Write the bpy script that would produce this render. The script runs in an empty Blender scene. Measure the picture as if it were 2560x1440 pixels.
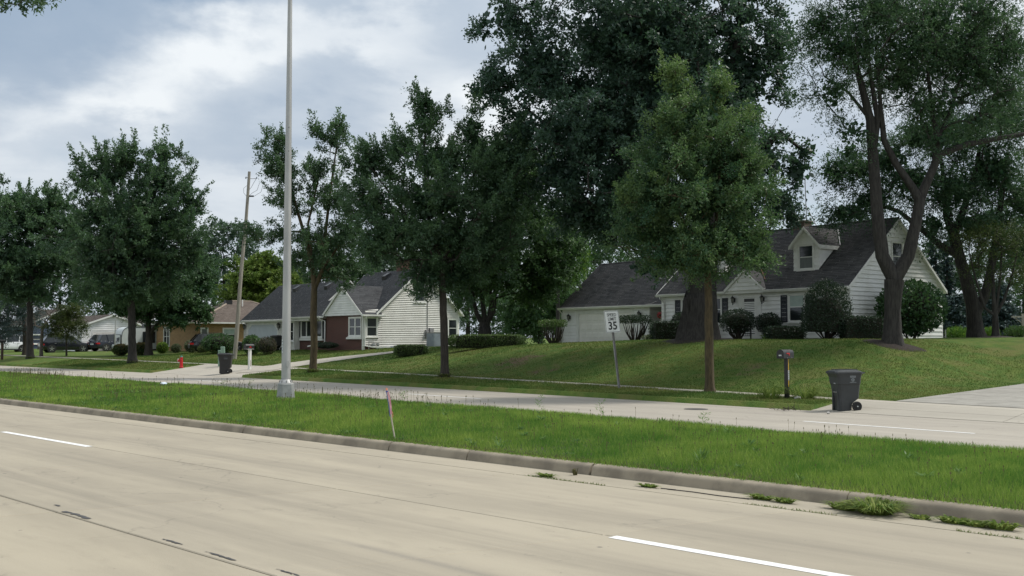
import bpy, bmesh, math, random
import numpy as np
from mathutils import Vector, Matrix

C = bpy.context.scene
COL = C.collection
R = math.radians
rng = np.random.default_rng(7)
random.seed(7)

# ------------------------------------------------------------------ camera
EYE = 1.95                                   # eye height over the road, metres
FPX = 2600.0                                 # focal length in photo pixels (2560 wide)
PITCH = math.atan(130 / FPX)
cam_d = bpy.data.cameras.new('camera')
cam_d.sensor_width = 36.0
cam_d.lens = 36.0 * FPX / 2560
cam_d.clip_start = 0.1
cam_d.clip_end = 3000
cam = bpy.data.objects.new('camera', cam_d)
COL.objects.link(cam)
cam.location = (0, 0, EYE)
cam.rotation_euler = (math.pi / 2 + PITCH, 0, 0)
C.camera = cam

# ------------------------------------------------------------------ light
SUN_EL, SUN_AZ = 54.0, 78.0                  # azimuth clockwise from +Y (the view direction)
sun_d = bpy.data.lights.new('sun', 'SUN')
sun_d.energy = 3.2
sun_d.angle = R(11)                          # veiled by thin cloud
sun_d.color = (1.0, 0.955, 0.88)
sun = bpy.data.objects.new('sun', sun_d)
COL.objects.link(sun)
sd = Vector((math.sin(R(SUN_AZ)) * math.cos(R(SUN_EL)), math.cos(R(SUN_AZ)) * math.cos(R(SUN_EL)), math.sin(R(SUN_EL))))
sun.rotation_euler = sd.to_track_quat('Z', 'Y').to_euler()

C.view_settings.view_transform = 'Standard'
C.view_settings.look = 'None'
C.view_settings.exposure = 0.10
C.view_settings.gamma = 1.0
C.view_settings.use_curve_mapping = False
C.cycles.max_bounces = 8
C.cycles.transparent_max_bounces = 8

# ------------------------------------------------------------------ sky
W = bpy.data.worlds.new('World')
C.world = W
W.use_nodes = True
nt = W.node_tree
nt.nodes.clear()

class NT:
    """small helper for building node graphs"""
    def __init__(self, tree): self.t = tree
    def n(self, kind, **kw):
        x = self.t.nodes.new(kind)
        for k, v in kw.items(): setattr(x, k, v)
        return x
    def link(self, a, b): self.t.links.new(a, b)
    def put(self, sock, v):
        if isinstance(v, bpy.types.NodeSocket): self.t.links.new(v, sock)
        else: sock.default_value = v
    def math(self, op, a, b=0.0, c=0.0, clamp=False):
        x = self.n('ShaderNodeMath', operation=op, use_clamp=clamp)
        self.put(x.inputs[0], a); self.put(x.inputs[1], b); self.put(x.inputs[2], c)
        return x.outputs[0]
    def noise(self, vec, scale, detail=4.0, rough=0.55, dist=0.0):
        x = self.n('ShaderNodeTexNoise')
        self.put(x.inputs['Vector'], vec)
        x.inputs['Scale'].default_value = scale; x.inputs['Detail'].default_value = detail
        x.inputs['Roughness'].default_value = rough; x.inputs['Distortion'].default_value = dist
        return x.outputs['Fac']
    def mix(self, f, a, b, blend='MIX'):
        x = self.n('ShaderNodeMix', data_type='RGBA', blend_type=blend)
        self.put(x.inputs[0], f); self.put(x.inputs[6], a); self.put(x.inputs[7], b)
        return x.outputs[2]
    def ramp(self, f, lo, hi):
        x = self.n('ShaderNodeMapRange', interpolation_type='SMOOTHSTEP')
        self.put(x.inputs[0], f); x.inputs[1].default_value = lo; x.inputs[2].default_value = hi
        return x.outputs[0]
    def comb(self, x, y, z):
        c = self.n('ShaderNodeCombineXYZ')
        self.put(c.inputs[0], x); self.put(c.inputs[1], y); self.put(c.inputs[2], z)
        return c.outputs[0]
    def mapping(self, vec, scale=(1, 1, 1), rot=(0, 0, 0), loc=(0, 0, 0)):
        m = self.n('ShaderNodeMapping')
        self.put(m.inputs[0], vec); m.inputs['Scale'].default_value = scale
        m.inputs['Rotation'].default_value = rot; m.inputs['Location'].default_value = loc
        return m.outputs[0]

g = NT(nt)
sky = g.n('ShaderNodeTexSky', sky_type='NISHITA')
sky.sun_disc = False
sky.sun_elevation = R(SUN_EL)
sky.sun_rotation = R(SUN_AZ)
sky.altitude = 200; sky.air_density = 1.0; sky.dust_density = 1.6; sky.ozone_density = 1.0
tc = g.n('ShaderNodeTexCoord')
sep = g.n('ShaderNodeSeparateXYZ'); g.link(tc.outputs['Generated'], sep.inputs[0])
dx, dy, dz = sep.outputs
zc = g.math('MAXIMUM', dz, 0.0)
az = g.math('ARCTAN2', dx, dy)                      # radians right of the view direction
el = g.math('ARCSINE', dz)
# cloud layers: one deck seen in perspective, one puffier field in angular space
inv = g.math('DIVIDE', 1.0, g.math('ADD', zc, 0.22))
deck = g.comb(g.math('MULTIPLY', dx, inv), g.math('MULTIPLY', dy, inv), 0.0)
n1 = g.noise(g.mapping(deck, loc=(3.1, 1.7, 0)), 1.15, 6, 0.5, 0.3)
ang = g.comb(az, g.math('MULTIPLY', el, 1.9), 0.0)
n2 = g.noise(g.mapping(ang, loc=(0.4, 2.2, 0)), 5.2, 7, 0.55, 0.4)
n3 = g.noise(g.mapping(ang, loc=(4.4, 0.2, 1)), 12.0, 5, 0.55)
wob = g.math('MULTIPLY', g.math('SUBTRACT', n2, 0.5), 0.34)
azw = g.math('ADD', az, wob)
elw = g.math('ADD', el, g.math('MULTIPLY', g.math('SUBTRACT', n3, 0.5), 0.10))
elw = g.math('ADD', elw, g.math('MULTIPLY', g.math('SUBTRACT', n2, 0.5), 0.12))
def blob(a0, e0, sa, se, tilt=0.0):
    da = g.math('SUBTRACT', azw, a0)
    de = g.math('SUBTRACT', g.math('SUBTRACT', elw, e0), g.math('MULTIPLY', da, tilt))
    q = g.math('ADD', g.math('POWER', g.math('ABSOLUTE', g.math('DIVIDE', da, sa)), 2.0),
               g.math('POWER', g.math('ABSOLUTE', g.math('DIVIDE', de, se)), 2.0))
    return g.math('EXPONENT', g.math('MULTIPLY', q, -1.0))
base = g.math('ADD', g.math('MULTIPLY', n1, 0.5), g.math('MULTIPLY', n2, 0.5))
n4 = g.noise(g.mapping(ang, scale=(0.75, 1.5, 1), loc=(7.4, 3.2, 1)), 3.6, 8, 0.58, 0.5)
light = g.ramp(base, 0.34, 0.64)
puff = g.ramp(n4, 0.40, 0.62)
# the heavy grey cloud upper left, the bright break beside it, grey bands to its right and below
dark = g.math('MULTIPLY', g.ramp(blob(-0.46, 0.262, 0.23, 0.070, 0.36), 0.15, 0.85), 0.80)
dark = g.math('ADD', dark, g.math('MULTIPLY', g.ramp(blob(-0.215, 0.225, 0.11, 0.045, 0.0), 0.1, 0.9), 0.58))
dark = g.math('ADD', dark, g.math('MULTIPLY', blob(-0.04, 0.292, 0.15, 0.045, -0.1), 0.72))
dark = g.math('ADD', dark, g.math('MULTIPLY', blob(-0.27, 0.178, 0.24, 0.024, 0.0), 0.66))
dark = g.math('ADD', dark, g.math('MULTIPLY', blob(-0.25, 0.318, 0.20, 0.022, 0.0), 0.5))
dark = g.math('ADD', dark, g.math('MULTIPLY', blob(0.28, 0.20, 0.12, 0.06, 0.0), 0.4))
dark = g.math('MULTIPLY', dark, g.math('ADD', 0.45, g.math('ADD', g.math('MULTIPLY', n2, 0.55), g.math('MULTIPLY', puff, 0.35))))
bright = g.math('MULTIPLY', blob(-0.28, 0.262, 0.075, 0.036, 0.5), 0.48)
bright = g.math('ADD', bright, g.math('MULTIPLY', blob(-0.15, 0.280, 0.08, 0.022, 0.1), 0.36))
bright = g.math('ADD', bright, g.math('MULTIPLY', blob(-0.40, 0.203, 0.12, 0.016, 0.25), 0.26))
bright = g.math('ADD', bright, g.math('MULTIPLY', blob(-0.03, 0.225, 0.05, 0.03, 0.0), 0.30))
light = g.math('ADD', g.math('MULTIPLY', light, 0.34), g.math('MULTIPLY', puff, 0.20))
light = g.math('ADD', g.math('SUBTRACT', g.math('ADD', light, 0.36), g.math('MULTIPLY', dark, 0.62)), bright, clamp=True)
ccol = g.mix(light, (2.85, 3.75, 4.95, 1), (7.9, 8.3, 8.6, 1))
# overcast luminance rises towards the zenith
zen = g.math('ADD', 1.0, g.math('MULTIPLY', g.math('POWER', zc, 1.5), 0.40))
vm = g.n('ShaderNodeVectorMath', operation='SCALE'); g.link(ccol, vm.inputs[0]); g.put(vm.inputs['Scale'], zen)
gap = g.math('MULTIPLY', g.ramp(n2, 0.48, 0.66), g.ramp(el, 0.21, 0.12))
cover = g.math('SUBTRACT', 1.0, g.math('MULTIPLY', gap, 0.55))
low = g.mix(cover, g.mix(0.5, sky.outputs[0], (5.6, 7.0, 8.0, 1)), vm.outputs[0])
bg = g.n('ShaderNodeBackground'); bg.inputs['Strength'].default_value = 0.1
g.link(low, bg.inputs[0])
wo = g.n('ShaderNodeOutputWorld'); g.link(bg.outputs[0], wo.inputs[0])

# ------------------------------------------------------------------ where things stand
S2 = math.sqrt(2)
def tmed(s):                                  # far edge of the grass median, measured across the road
    s = np.asarray(s, float)
    x = np.clip(s - 3, -60, 60)
    return np.where(x < 0, 17.4 + 0.12 * x, 17.4 + 0.12 * x - 0.001 * x * x)
def kerb_far(s): return tmed(s) + 7.6
def walk0(s): return tmed(s) + np.interp(s, [0, 13, 28, 47, 70, 110], [9.3, 9.5, 10.2, 11.0, 11.2, 11.2])
def walk1(s): return walk0(s) + 0.85
def terr(s): return np.clip(0.2 + 0.0057 * (np.asarray(s, float) - 15), 0.17, 0.72)
def ztop(s): return np.interp(s, [-30, 0, 12, 22, 30, 38, 46, 54, 62, 72, 82, 96, 130], [2.6, 2.3, 2.12, 2.0, 1.9, 1.74, 1.56, 1.43, 1.38, 1.22, 1.08, 0.92, 0.9])
def ramplen(s): return np.interp(s, [0, 12, 24, 38, 50, 62, 78, 110], [13, 12, 8.6, 8.2, 12, 13, 14, 12])
def open_right(s): return np.asarray(s) < 14.6
def open_left(s): return (np.asarray(s) > 48.2) & (np.asarray(s) < 58.8)
def smooth(x):
    x = np.clip(x, 0, 1); return x * x * (3 - 2 * x)
def height(s, t):
    s = np.asarray(s, float); t = np.asarray(t, float)
    kf = kerb_far(s); w0 = walk0(s); w1 = walk1(s); te = terr(s)
    opening = open_right(s) | open_left(s)
    k0 = np.where(opening, 0.0, 0.15)
    u = np.clip((t - kf - 0.1) / np.maximum(w0 - kf - 0.1, 0.1), 0, 1)
    bank = k0 + (te - k0) * u
    v = (t - w1 - 0.05) / ramplen(s)
    lawn = te + (ztop(s) - te) * smooth(v)
    far = np.maximum(t - 62, 0) * 0.006
    roll = 0.05 * np.sin(s * 0.31 + 1.3) * np.sin(t * 0.27) * smooth((t - w1) / 4)
    full = np.where(t < w1 + 0.05, bank, lawn + far + roll)
    # the driveway at the right runs back almost level, cut into the bank
    low = np.where(t < w1 + 0.05, bank, te + 0.018 * np.maximum(t - w1, 0) + far)
    low = low + np.maximum(full - low, 0) * smooth((t - w1 - 10.0) / 9.0)
    q = smooth((s - 13.2) / 6.8)
    h = low + (full - low) * q
    return np.where(t < kf - 0.02, -0.12, h)
def st2xy(s, t): return ((t - s) / S2, (t + s) / S2)
def xy2st(x, y): return ((y - x) / S2, (x + y) / S2)
def hxy(x, y):
    s, t = xy2st(x, y); return float(height(s, t))
def ray(u, v):
    yc = (720 - v) / FPX
    return np.array([(u - 1280) / FPX, math.cos(PITCH) - yc * math.sin(PITCH), math.sin(PITCH) + yc * math.cos(PITCH)])
def at(u, v, depth):                          # the point seen at photo pixel (u, v), that far away
    d = ray(u, v); k = depth / d[1]
    return Vector((d[0] * k, depth, EYE + d[2] * k))
def foot(u, depth):                           # ground point at that bearing and distance
    x = (u - 1280) / FPX * depth
    for _ in range(3):
        z = hxy(x, depth)
        zc_ = depth * math.cos(PITCH) + (z - EYE) * math.sin(PITCH)
        x = (u - 1280) / FPX * zc_
    return Vector((x, depth, hxy(x, depth)))
def ground(u, v, d0=20.0):                    # first ground point along the sight line
    d = ray(u, v)
    y = d0
    while y < 200:
        p = d * (y / d[1])
        if EYE + p[2] <= hxy(p[0], y): return Vector((p[0], y, hxy(p[0], y)))
        y += 0.05
    return foot(u, 90)

# ------------------------------------------------------------------ object helpers
def tag(o, label=None, cat=None, group=None, kind=None):
    for k, v in (('label', label), ('category', cat), ('group', group), ('kind', kind)):
        if v: o[k] = v
    return o
def empty(name, loc=(0, 0, 0), rz=0.0):
    o = bpy.data.objects.new(name, None); COL.objects.link(o)
    o.empty_display_size = 0.2
    o.location = loc; o.rotation_euler = (0, 0, rz)
    return o
def thing(name, label, cat, loc=(0, 0, 0), rz=0.0, group=None):
    return tag(empty(name, loc, rz), label, cat, group)
def link_mesh(name, me, mat=None, parent=None):
    o = bpy.data.objects.new(name, me); COL.objects.link(o)
    if mat is not None and not me.materials: me.materials.append(mat)
    if parent is not None: o.parent = parent
    return o
def np_mesh(name, V, F, k, smooth_=False):
    """mesh from arrays; every face has k corners"""
    me = bpy.data.meshes.new(name)
    V = np.ascontiguousarray(V, np.float32); F = np.ascontiguousarray(F, np.int32)
    me.vertices.add(len(V)); me.vertices.foreach_set('co', V.ravel())
    me.loops.add(F.size); me.loops.foreach_set('vertex_index', F.ravel())
    me.polygons.add(len(F))
    me.polygons.foreach_set('loop_start', np.arange(0, F.size, k, dtype=np.int32))
    if smooth_: me.polygons.foreach_set('use_smooth', np.ones(len(F), bool))
    me.update(calc_edges=True)
    return me
def set_tone(me, tone):
    a = me.attributes.new('tone', 'FLOAT', 'POINT')
    a.data.foreach_set('value', np.ascontiguousarray(tone, np.float32))

class MB:
    """collects simple solids; build() links them as one mesh object"""
    def __init__(self): self.v = []; self.f = []
    def add(self, vs, fs):
        n = len(self.v); self.v += [tuple(p) for p in vs]; self.f += [tuple(i + n for i in q) for q in fs]
        return self
    def box(self, x0, x1, y0, y1, z0, z1):
        return self.add([(x0, y0, z0), (x1, y0, z0), (x1, y1, z0), (x0, y1, z0), (x0, y0, z1), (x1, y0, z1), (x1, y1, z1), (x0, y1, z1)],
                        [(0, 3, 2, 1), (4, 5, 6, 7), (0, 1, 5, 4), (1, 2, 6, 5), (2, 3, 7, 6), (3, 0, 4, 7)])
    def frame(self, O, ux, uy, uz, a, b):
        """box from corner a to corner b in the frame (O; ux, uy, uz)"""
        O = Vector(O); ux = Vector(ux); uy = Vector(uy); uz = Vector(uz)
        P = lambda x, y, z: O + ux * x + uy * y + uz * z
        (x0, y0, z0), (x1, y1, z1) = a, b
        return self.add([P(x0, y0, z0), P(x1, y0, z0), P(x1, y1, z0), P(x0, y1, z0), P(x0, y0, z1), P(x1, y0, z1), P(x1, y1, z1), P(x0, y1, z1)],
                        [(0, 3, 2, 1), (4, 5, 6, 7), (0, 1, 5, 4), (1, 2, 6, 5), (2, 3, 7, 6), (3, 0, 4, 7)])
    def hexa(self, low, top):
        n = len(low)
        fs = [tuple(range(n))[::-1], tuple(range(n, 2 * n))] + [(i, (i + 1) % n, n + (i + 1) % n, n + i) for i in range(n)]
        return self.add(list(low) + list(top), fs)
    def prism(self, poly, p0, p1, ax='y'):
        """2-D polygon extruded between p0 and p1 along an axis"""
        if ax == 'y': a = [(x, p0, z) for x, z in poly]; b = [(x, p1, z) for x, z in poly]
        elif ax == 'x': a = [(p0, y, z) for y, z in poly]; b = [(p1, y, z) for y, z in poly]
        else: a = [(x, y, p0) for x, y in poly]; b = [(x, y, p1) for x, y in poly]
        return self.hexa(a, b)
    def tube(self, pts, r, n=8, cap=True):
        pts = [Vector(p) for p in pts]
        rs = r if hasattr(r, '__len__') else [r] * len(pts)
        rings = []
        u = None
        for i, p in enumerate(pts):
            d = (pts[min(i + 1, len(pts) - 1)] - pts[max(i - 1, 0)])
            d = d.normalized() if d.length > 1e-9 else Vector((0, 0, 1))
            if u is None: u = d.orthogonal().normalized()
            u = (u - d * u.dot(d)); u = u.normalized() if u.length > 1e-6 else d.orthogonal().normalized()
            w = d.cross(u)
            rings.append([p + (u * math.cos(2 * math.pi * k / n) + w * math.sin(2 * math.pi * k / n)) * rs[i] for k in range(n)])
        vs = [q for ring in rings for q in ring]
        fs = []
        for i in range(len(pts) - 1):
            for k in range(n):
                fs.append((i * n + k, i * n + (k + 1) % n, (i + 1) * n + (k + 1) % n, (i + 1) * n + k))
        if cap: fs += [tuple(range(n))[::-1], tuple(range((len(pts) - 1) * n, len(pts) * n))]
        return self.add(vs, fs)
    def lathe(self, prof, n=16, c=(0, 0, 0), ax='z'):
        cx, cy, cz = c
        vs = []
        for r_, h in prof:
            for k in range(n):
                a = 2 * math.pi * k / n
                q = (r_ * math.cos(a), r_ * math.sin(a), h)
                if ax == 'y': q = (q[0], q[2], q[1])
                elif ax == 'x': q = (q[2], q[0], q[1])
                vs.append((cx + q[0], cy + q[1], cz + q[2]))
        m = len(prof)
        fs = [(i * n + k, i * n + (k + 1) % n, (i + 1) * n + (k + 1) % n, (i + 1) * n + k) for i in range(m - 1) for k in range(n)]
        fs += [tuple(range(n))[::-1], tuple(range((m - 1) * n, m * n))]
        return self.add(vs, fs)
    def mesh(self, name, smooth_=False, bevel=0.0, merge=True):
        bm = bmesh.new()
        vs = [bm.verts.new(p) for p in self.v]
        for q in self.f:
            try: bm.faces.new([vs[i] for i in q])
            except ValueError: pass
        if merge: bmesh.ops.remove_doubles(bm, verts=bm.verts, dist=1e-5)
        bmesh.ops.recalc_face_normals(bm, faces=bm.faces)
        if bevel:
            bmesh.ops.bevel(bm, geom=list(bm.edges), offset=bevel, segments=1, affect='EDGES', profile=0.5)
        me = bpy.data.meshes.new(name)
        bm.to_mesh(me); bm.free()
        if smooth_:
            me.polygons.foreach_set('use_smooth', np.ones(len(me.polygons), bool))
            try: me.set_sharp_from_angle(angle=R(40))
            except Exception: pass
        return me
    def build(self, name, mat, parent=None, smooth_=False, bevel=0.0, kind=None, label=None):
        o = link_mesh(name, self.mesh(name, smooth_, bevel), mat, parent)
        if kind: o['kind'] = kind
        if label: o['label'] = label
        return o
def text_mesh(body, size, depth=0.002, bold=0.0, align='CENTER'):
    cu = bpy.data.curves.new('lettering', 'FONT')
    cu.body = body; cu.size = size; cu.extrude = depth; cu.offset = bold; cu.align_x = align; cu.align_y = 'CENTER'
    cu.resolution_u = 3
    o = bpy.data.objects.new('lettering', cu); COL.objects.link(o)
    dg = bpy.context.evaluated_depsgraph_get(); dg.update()
    me = bpy.data.meshes.new_from_object(o.evaluated_get(dg))
    bpy.data.objects.remove(o); bpy.data.curves.remove(cu)
    return me
def place_text(name, body, size, mat, parent, O, ux, uz, sx=1.0, bold=0.0, depth=0.002):
    """flat lettering in the plane (ux right, uz up) of the parent's frame"""
    me = text_mesh(body, size, depth, bold)
    ux = Vector(ux).normalized(); uz = Vector(uz).normalized(); n = ux.cross(uz)
    M = Matrix(((ux.x * sx, uz.x, n.x, O[0]), (ux.y * sx, uz.y, n.y, O[1]), (ux.z * sx, uz.z, n.z, O[2]), (0, 0, 0, 1)))
    me.transform(M); me.materials.clear()
    return link_mesh(name, me, mat, parent)

# ------------------------------------------------------------------ materials
MATS = {}
def pmat(name, c1, c2=None, scale=3.0, rough=0.7, bump=0.0, bscale=40.0, spec=0.5, metal=0.0, coat=0.0, stretch=(1, 1, 1), obj_var=0.0, coords='Object', detail=5, lo=0.35, hi=0.65, trans=0.0):
    """two-tone noisy surface"""
    m = bpy.data.materials.new(name); m.use_nodes = True
    t = m.node_tree; t.nodes.clear(); g = NT(t)
    out = g.n('ShaderNodeOutputMaterial'); b = g.n('ShaderNodeBsdfPrincipled')
    g.link(b.outputs[0], out.inputs[0])
    tc = g.n('ShaderNodeTexCoord')
    vec = g.mapping(tc.outputs[coords], scale=stretch) if coords != 'World' else None
    if coords == 'World':
        ge = g.n('ShaderNodeNewGeometry'); vec = g.mapping(ge.outputs['Position'], scale=stretch)
    col = (*c1, 1)
    if c2 is not None:
        col = g.mix(g.ramp(g.noise(vec, scale, detail, 0.6), lo, hi), (*c1, 1), (*c2, 1))
    if obj_var:
        oi = g.n('ShaderNodeObjectInfo')
        k = g.math('ADD', 1 - obj_var / 2, g.math('MULTIPLY', oi.outputs['Random'], obj_var))
        vmn = g.n('ShaderNodeVectorMath', operation='SCALE'); g.put(vmn.inputs[0], col); g.put(vmn.inputs['Scale'], k)
        col = vmn.outputs[0]
    g.put(b.inputs['Base Color'], col)
    b.inputs['Roughness'].default_value = rough
    b.inputs['Metallic'].default_value = metal
    b.inputs['Specular IOR Level'].default_value = spec
    b.inputs['Coat Weight'].default_value = coat
    if bump:
        bn = g.n('ShaderNodeBump'); bn.inputs['Strength'].default_value = bump; bn.inputs['Distance'].default_value = 0.02
        g.put(bn.inputs['Height'], g.noise(vec, bscale, 4, 0.6)); g.link(bn.outputs[0], b.inputs['Normal'])
    MATS[name] = m
    return m
def leafmat(name, c_dark, c_light, trans=0.35, rough=0.5, spec=0.35):
    """foliage: per-leaf tone attribute, shiny front, light coming through"""
    m = bpy.data.materials.new(name); m.use_nodes = True
    t = m.node_tree; t.nodes.clear(); g = NT(t)
    out = g.n('ShaderNodeOutputMaterial')
    at_ = g.n('ShaderNodeAttribute', attribute_name='tone')
    col = g.mix(at_.outputs['Fac'], (*c_dark, 1), (*c_light, 1))
    b = g.n('ShaderNodeBsdfPrincipled')
    g.link(col, b.inputs['Base Color']); b.inputs['Roughness'].default_value = rough
    b.inputs['Specular IOR Level'].default_value = spec
    tr = g.n('ShaderNodeBsdfTranslucent'); g.link(g.mix(0.4, col, (0.09, 0.20, 0.045, 1)), tr.inputs[0])
    mx = g.n('ShaderNodeMixShader'); mx.inputs[0].default_value = trans
    g.link(b.outputs[0], mx.inputs[1]); g.link(tr.outputs[0], mx.inputs[2]); g.link(mx.outputs[0], out.inputs[0])
    MATS[name] = m
    return m

M = {}
M['white'] = pmat('white_paint', (0.74, 0.74, 0.71), (0.66, 0.66, 0.62), 2.0, 0.5, 0.05, 60)
M['siding'] = pmat('white_siding', (0.80, 0.80, 0.78), (0.71, 0.71, 0.67), 1.2, 0.5, 0.05, 80, obj_var=0.07)
M['vinyl'] = pmat('vinyl_siding', (0.70, 0.69, 0.64), (0.63, 0.62, 0.57), 1.0, 0.5, 0.04, 80, obj_var=0.06)
M['shake'] = pmat('white_shake', (0.72, 0.73, 0.71), (0.64, 0.65, 0.63), 2.0, 0.6, 0.05, 60, obj_var=0.06)
M['door_white'] = pmat('garage_door_paint', (0.79, 0.77, 0.71), (0.73, 0.71, 0.65), 1.5, 0.45)
M['door_grey'] = pmat('pale_grey_door_paint', (0.50, 0.54, 0.57), (0.46, 0.50, 0.53), 1.5, 0.45)
M['shutter'] = pmat('dark_shutter', (0.022, 0.026, 0.034), (0.03, 0.034, 0.042), 4, 0.5)
M['glass'] = pmat('window_glass', (0.018, 0.022, 0.024), None, rough=0.06, spec=0.6)
M['blind'] = pmat('window_blind', (0.34, 0.42, 0.38), (0.30, 0.37, 0.33), 3, 0.25)
M['curtain'] = pmat('window_curtain', (0.16, 0.18, 0.17), (0.09, 0.10, 0.10), 6, 0.3, stretch=(9, 9, 0.3))
M['black'] = pmat('black_metal', (0.012, 0.012, 0.013), (0.02, 0.02, 0.02), 8, 0.4)
M['lampglass'] = pmat('lantern_glass', (0.25, 0.25, 0.22), None, rough=0.15)
M['brown'] = pmat('brown_wood', (0.06, 0.035, 0.02), (0.04, 0.025, 0.016), 6, 0.8)
M['conc'] = pmat('old_concrete', (0.32, 0.30, 0.25), (0.22, 0.21, 0.165), 3.0, 0.9, 0.25, 90, coords='World', obj_var=0.08)
M['alu'] = pmat('dull_aluminium', (0.47, 0.47, 0.455), (0.36, 0.36, 0.35), 2.0, 0.5, 0.06, 60, metal=0.35, stretch=(1, 1, 0.25))
M['alu_cast'] = pmat('cast_aluminium', (0.34, 0.35, 0.34), (0.25, 0.26, 0.25), 4.0, 0.6, 0.12, 60, metal=0.3)
M['galv'] = pmat('galvanised_steel', (0.33, 0.33, 0.33), (0.22, 0.21, 0.20), 6, 0.55, metal=0.35, stretch=(1, 1, 0.3))
M['rust'] = pmat('rusty_steel', (0.20, 0.10, 0.055), (0.11, 0.055, 0.03), 10, 0.8)
M['post_wood'] = pmat('weathered_pole_wood', (0.36, 0.33, 0.28), (0.22, 0.20, 0.17), 5, 0.9, 0.3, 40, stretch=(3, 3, 0.15))
M['plastic_bin'] = pmat('charcoal_plastic', (0.035, 0.040, 0.043), (0.026, 0.030, 0.032), 3, 0.5, 0.04, 200)
M['plastic_black'] = pmat('black_plastic', (0.014, 0.014, 0.015), (0.02, 0.02, 0.02), 3, 0.5)
M['rubber'] = pmat('black_rubber', (0.014, 0.014, 0.015), None, rough=0.75)
M['print'] = pmat('grey_print', (0.32, 0.35, 0.36), (0.2, 0.22, 0.23), 60, 0.6)
M['sign_white'] = pmat('sign_sheeting', (0.62, 0.65, 0.64), (0.56, 0.59, 0.58), 3, 0.35)
M['sign_black'] = pmat('sign_black', (0.01, 0.01, 0.01), None, rough=0.4)
M['red'] = pmat('red_paint', (0.52, 0.012, 0.018), (0.44, 0.012, 0.016), 5, 0.4)
M['green_cap'] = pmat('green_paint', (0.035, 0.16, 0.11), (0.03, 0.12, 0.09), 6, 0.5)
M['green_box'] = pmat('pale_green_plastic', (0.19, 0.29, 0.22), (0.16, 0.25, 0.19), 4, 0.5)
M['yellow'] = pmat('yellow_strip', (0.62, 0.40, 0.02), (0.55, 0.34, 0.02), 10, 0.5)
M['pink'] = pmat('pink_ribbon', (0.62, 0.26, 0.38), (0.70, 0.34, 0.36), 6, 0.55)
M['blue'] = pmat('blue_ribbon', (0.06, 0.09, 0.34), None, rough=0.6)
M['orange'] = pmat('salmon_ribbon', (0.72, 0.26, 0.16), None, rough=0.6)
M['lath'] = pmat('pale_lath', (0.5, 0.46, 0.36), (0.38, 0.34, 0.26), 10, 0.85, stretch=(3, 3, 0.3))
M['mark'] = pmat('road_paint', (0.78, 0.78, 0.76), (0.70, 0.70, 0.68), 9, 0.6, 0.1, 200)
M['tar'] = pmat('joint_sealant', (0.045, 0.045, 0.046), (0.07, 0.066, 0.06), 14, 0.7)
M['bark'] = pmat('grey_bark', (0.060, 0.050, 0.040), (0.030, 0.025, 0.020), 7, 0.95, 0.9, 16, stretch=(3, 3, 0.5))
M['bark_dark'] = pmat('dark_bark', (0.045, 0.041, 0.036), (0.020, 0.018, 0.016), 6, 0.95, 1.0, 14, stretch=(3, 3, 0.45))
M['bark_brown'] = pmat('olive_brown_bark', (0.095, 0.072, 0.036), (0.05, 0.038, 0.02), 5, 0.95, 0.8, 18, stretch=(3, 3, 0.7))
M['twig'] = pmat('bare_twig', (0.055, 0.042, 0.034), (0.03, 0.024, 0.02), 10, 0.95)
M['twig_grey'] = pmat('grey_twig', (0.17, 0.15, 0.13), (0.10, 0.085, 0.075), 10, 0.95)
M['mulch'] = pmat('brown_mulch', (0.032, 0.022, 0.015), (0.016, 0.012, 0.009), 12, 1.0, 1.0, 30, coords='World')
M['foundation'] = pmat('blue_grey_foundation', (0.30, 0.34, 0.39), (0.25, 0.28, 0.33), 3, 0.8)
M['asphalt'] = pmat('pale_asphalt', (0.31, 0.295, 0.26), (0.24, 0.228, 0.20), 2.0, 0.95, 0.3, 120, coords='World')
M['carblack'] = pmat('black_car_paint', (0.008, 0.009, 0.014), None, rough=0.22, coat=0.7)
M['carwhite'] = pmat('white_car_paint', (0.78, 0.79, 0.81), None, rough=0.3, coat=0.5)
M['cargrey'] = pmat('dark_blue_grey_car_paint', (0.022, 0.026, 0.04), None, rough=0.25, coat=0.6)
M['trailer'] = pmat('trailer_panel', (0.52, 0.55, 0.54), (0.48, 0.51, 0.50), 2, 0.35)
M['chrome'] = pmat('bright_rim', (0.5, 0.5, 0.5), None, rough=0.3, metal=0.7)
M['taillight'] = pmat('red_lens', (0.42, 0.015, 0.015), None, rough=0.15)
M['amber'] = pmat('amber_lens', (0.7, 0.2, 0.02), None, rough=0.2)
M['headlight'] = pmat('clear_lens', (0.5, 0.5, 0.5), None, rough=0.1)
M['bluesiding'] = pmat('blue_siding', (0.05, 0.07, 0.12), (0.04, 0.06, 0.10), 2, 0.6)
M['flower'] = pmat('red_flower', (0.5, 0.03, 0.06), (0.6, 0.12, 0.14), 20, 0.6)
M['petal_white'] = pmat('white_flower', (0.7, 0.7, 0.65), None, rough=0.6)
M['litter'] = pmat('white_litter', (0.72, 0.76, 0.8), (0.5, 0.58, 0.7), 20, 0.5)
M['gravel'] = pmat('pale_stone', (0.45, 0.44, 0.42), (0.3, 0.29, 0.27), 8, 0.9)

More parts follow.
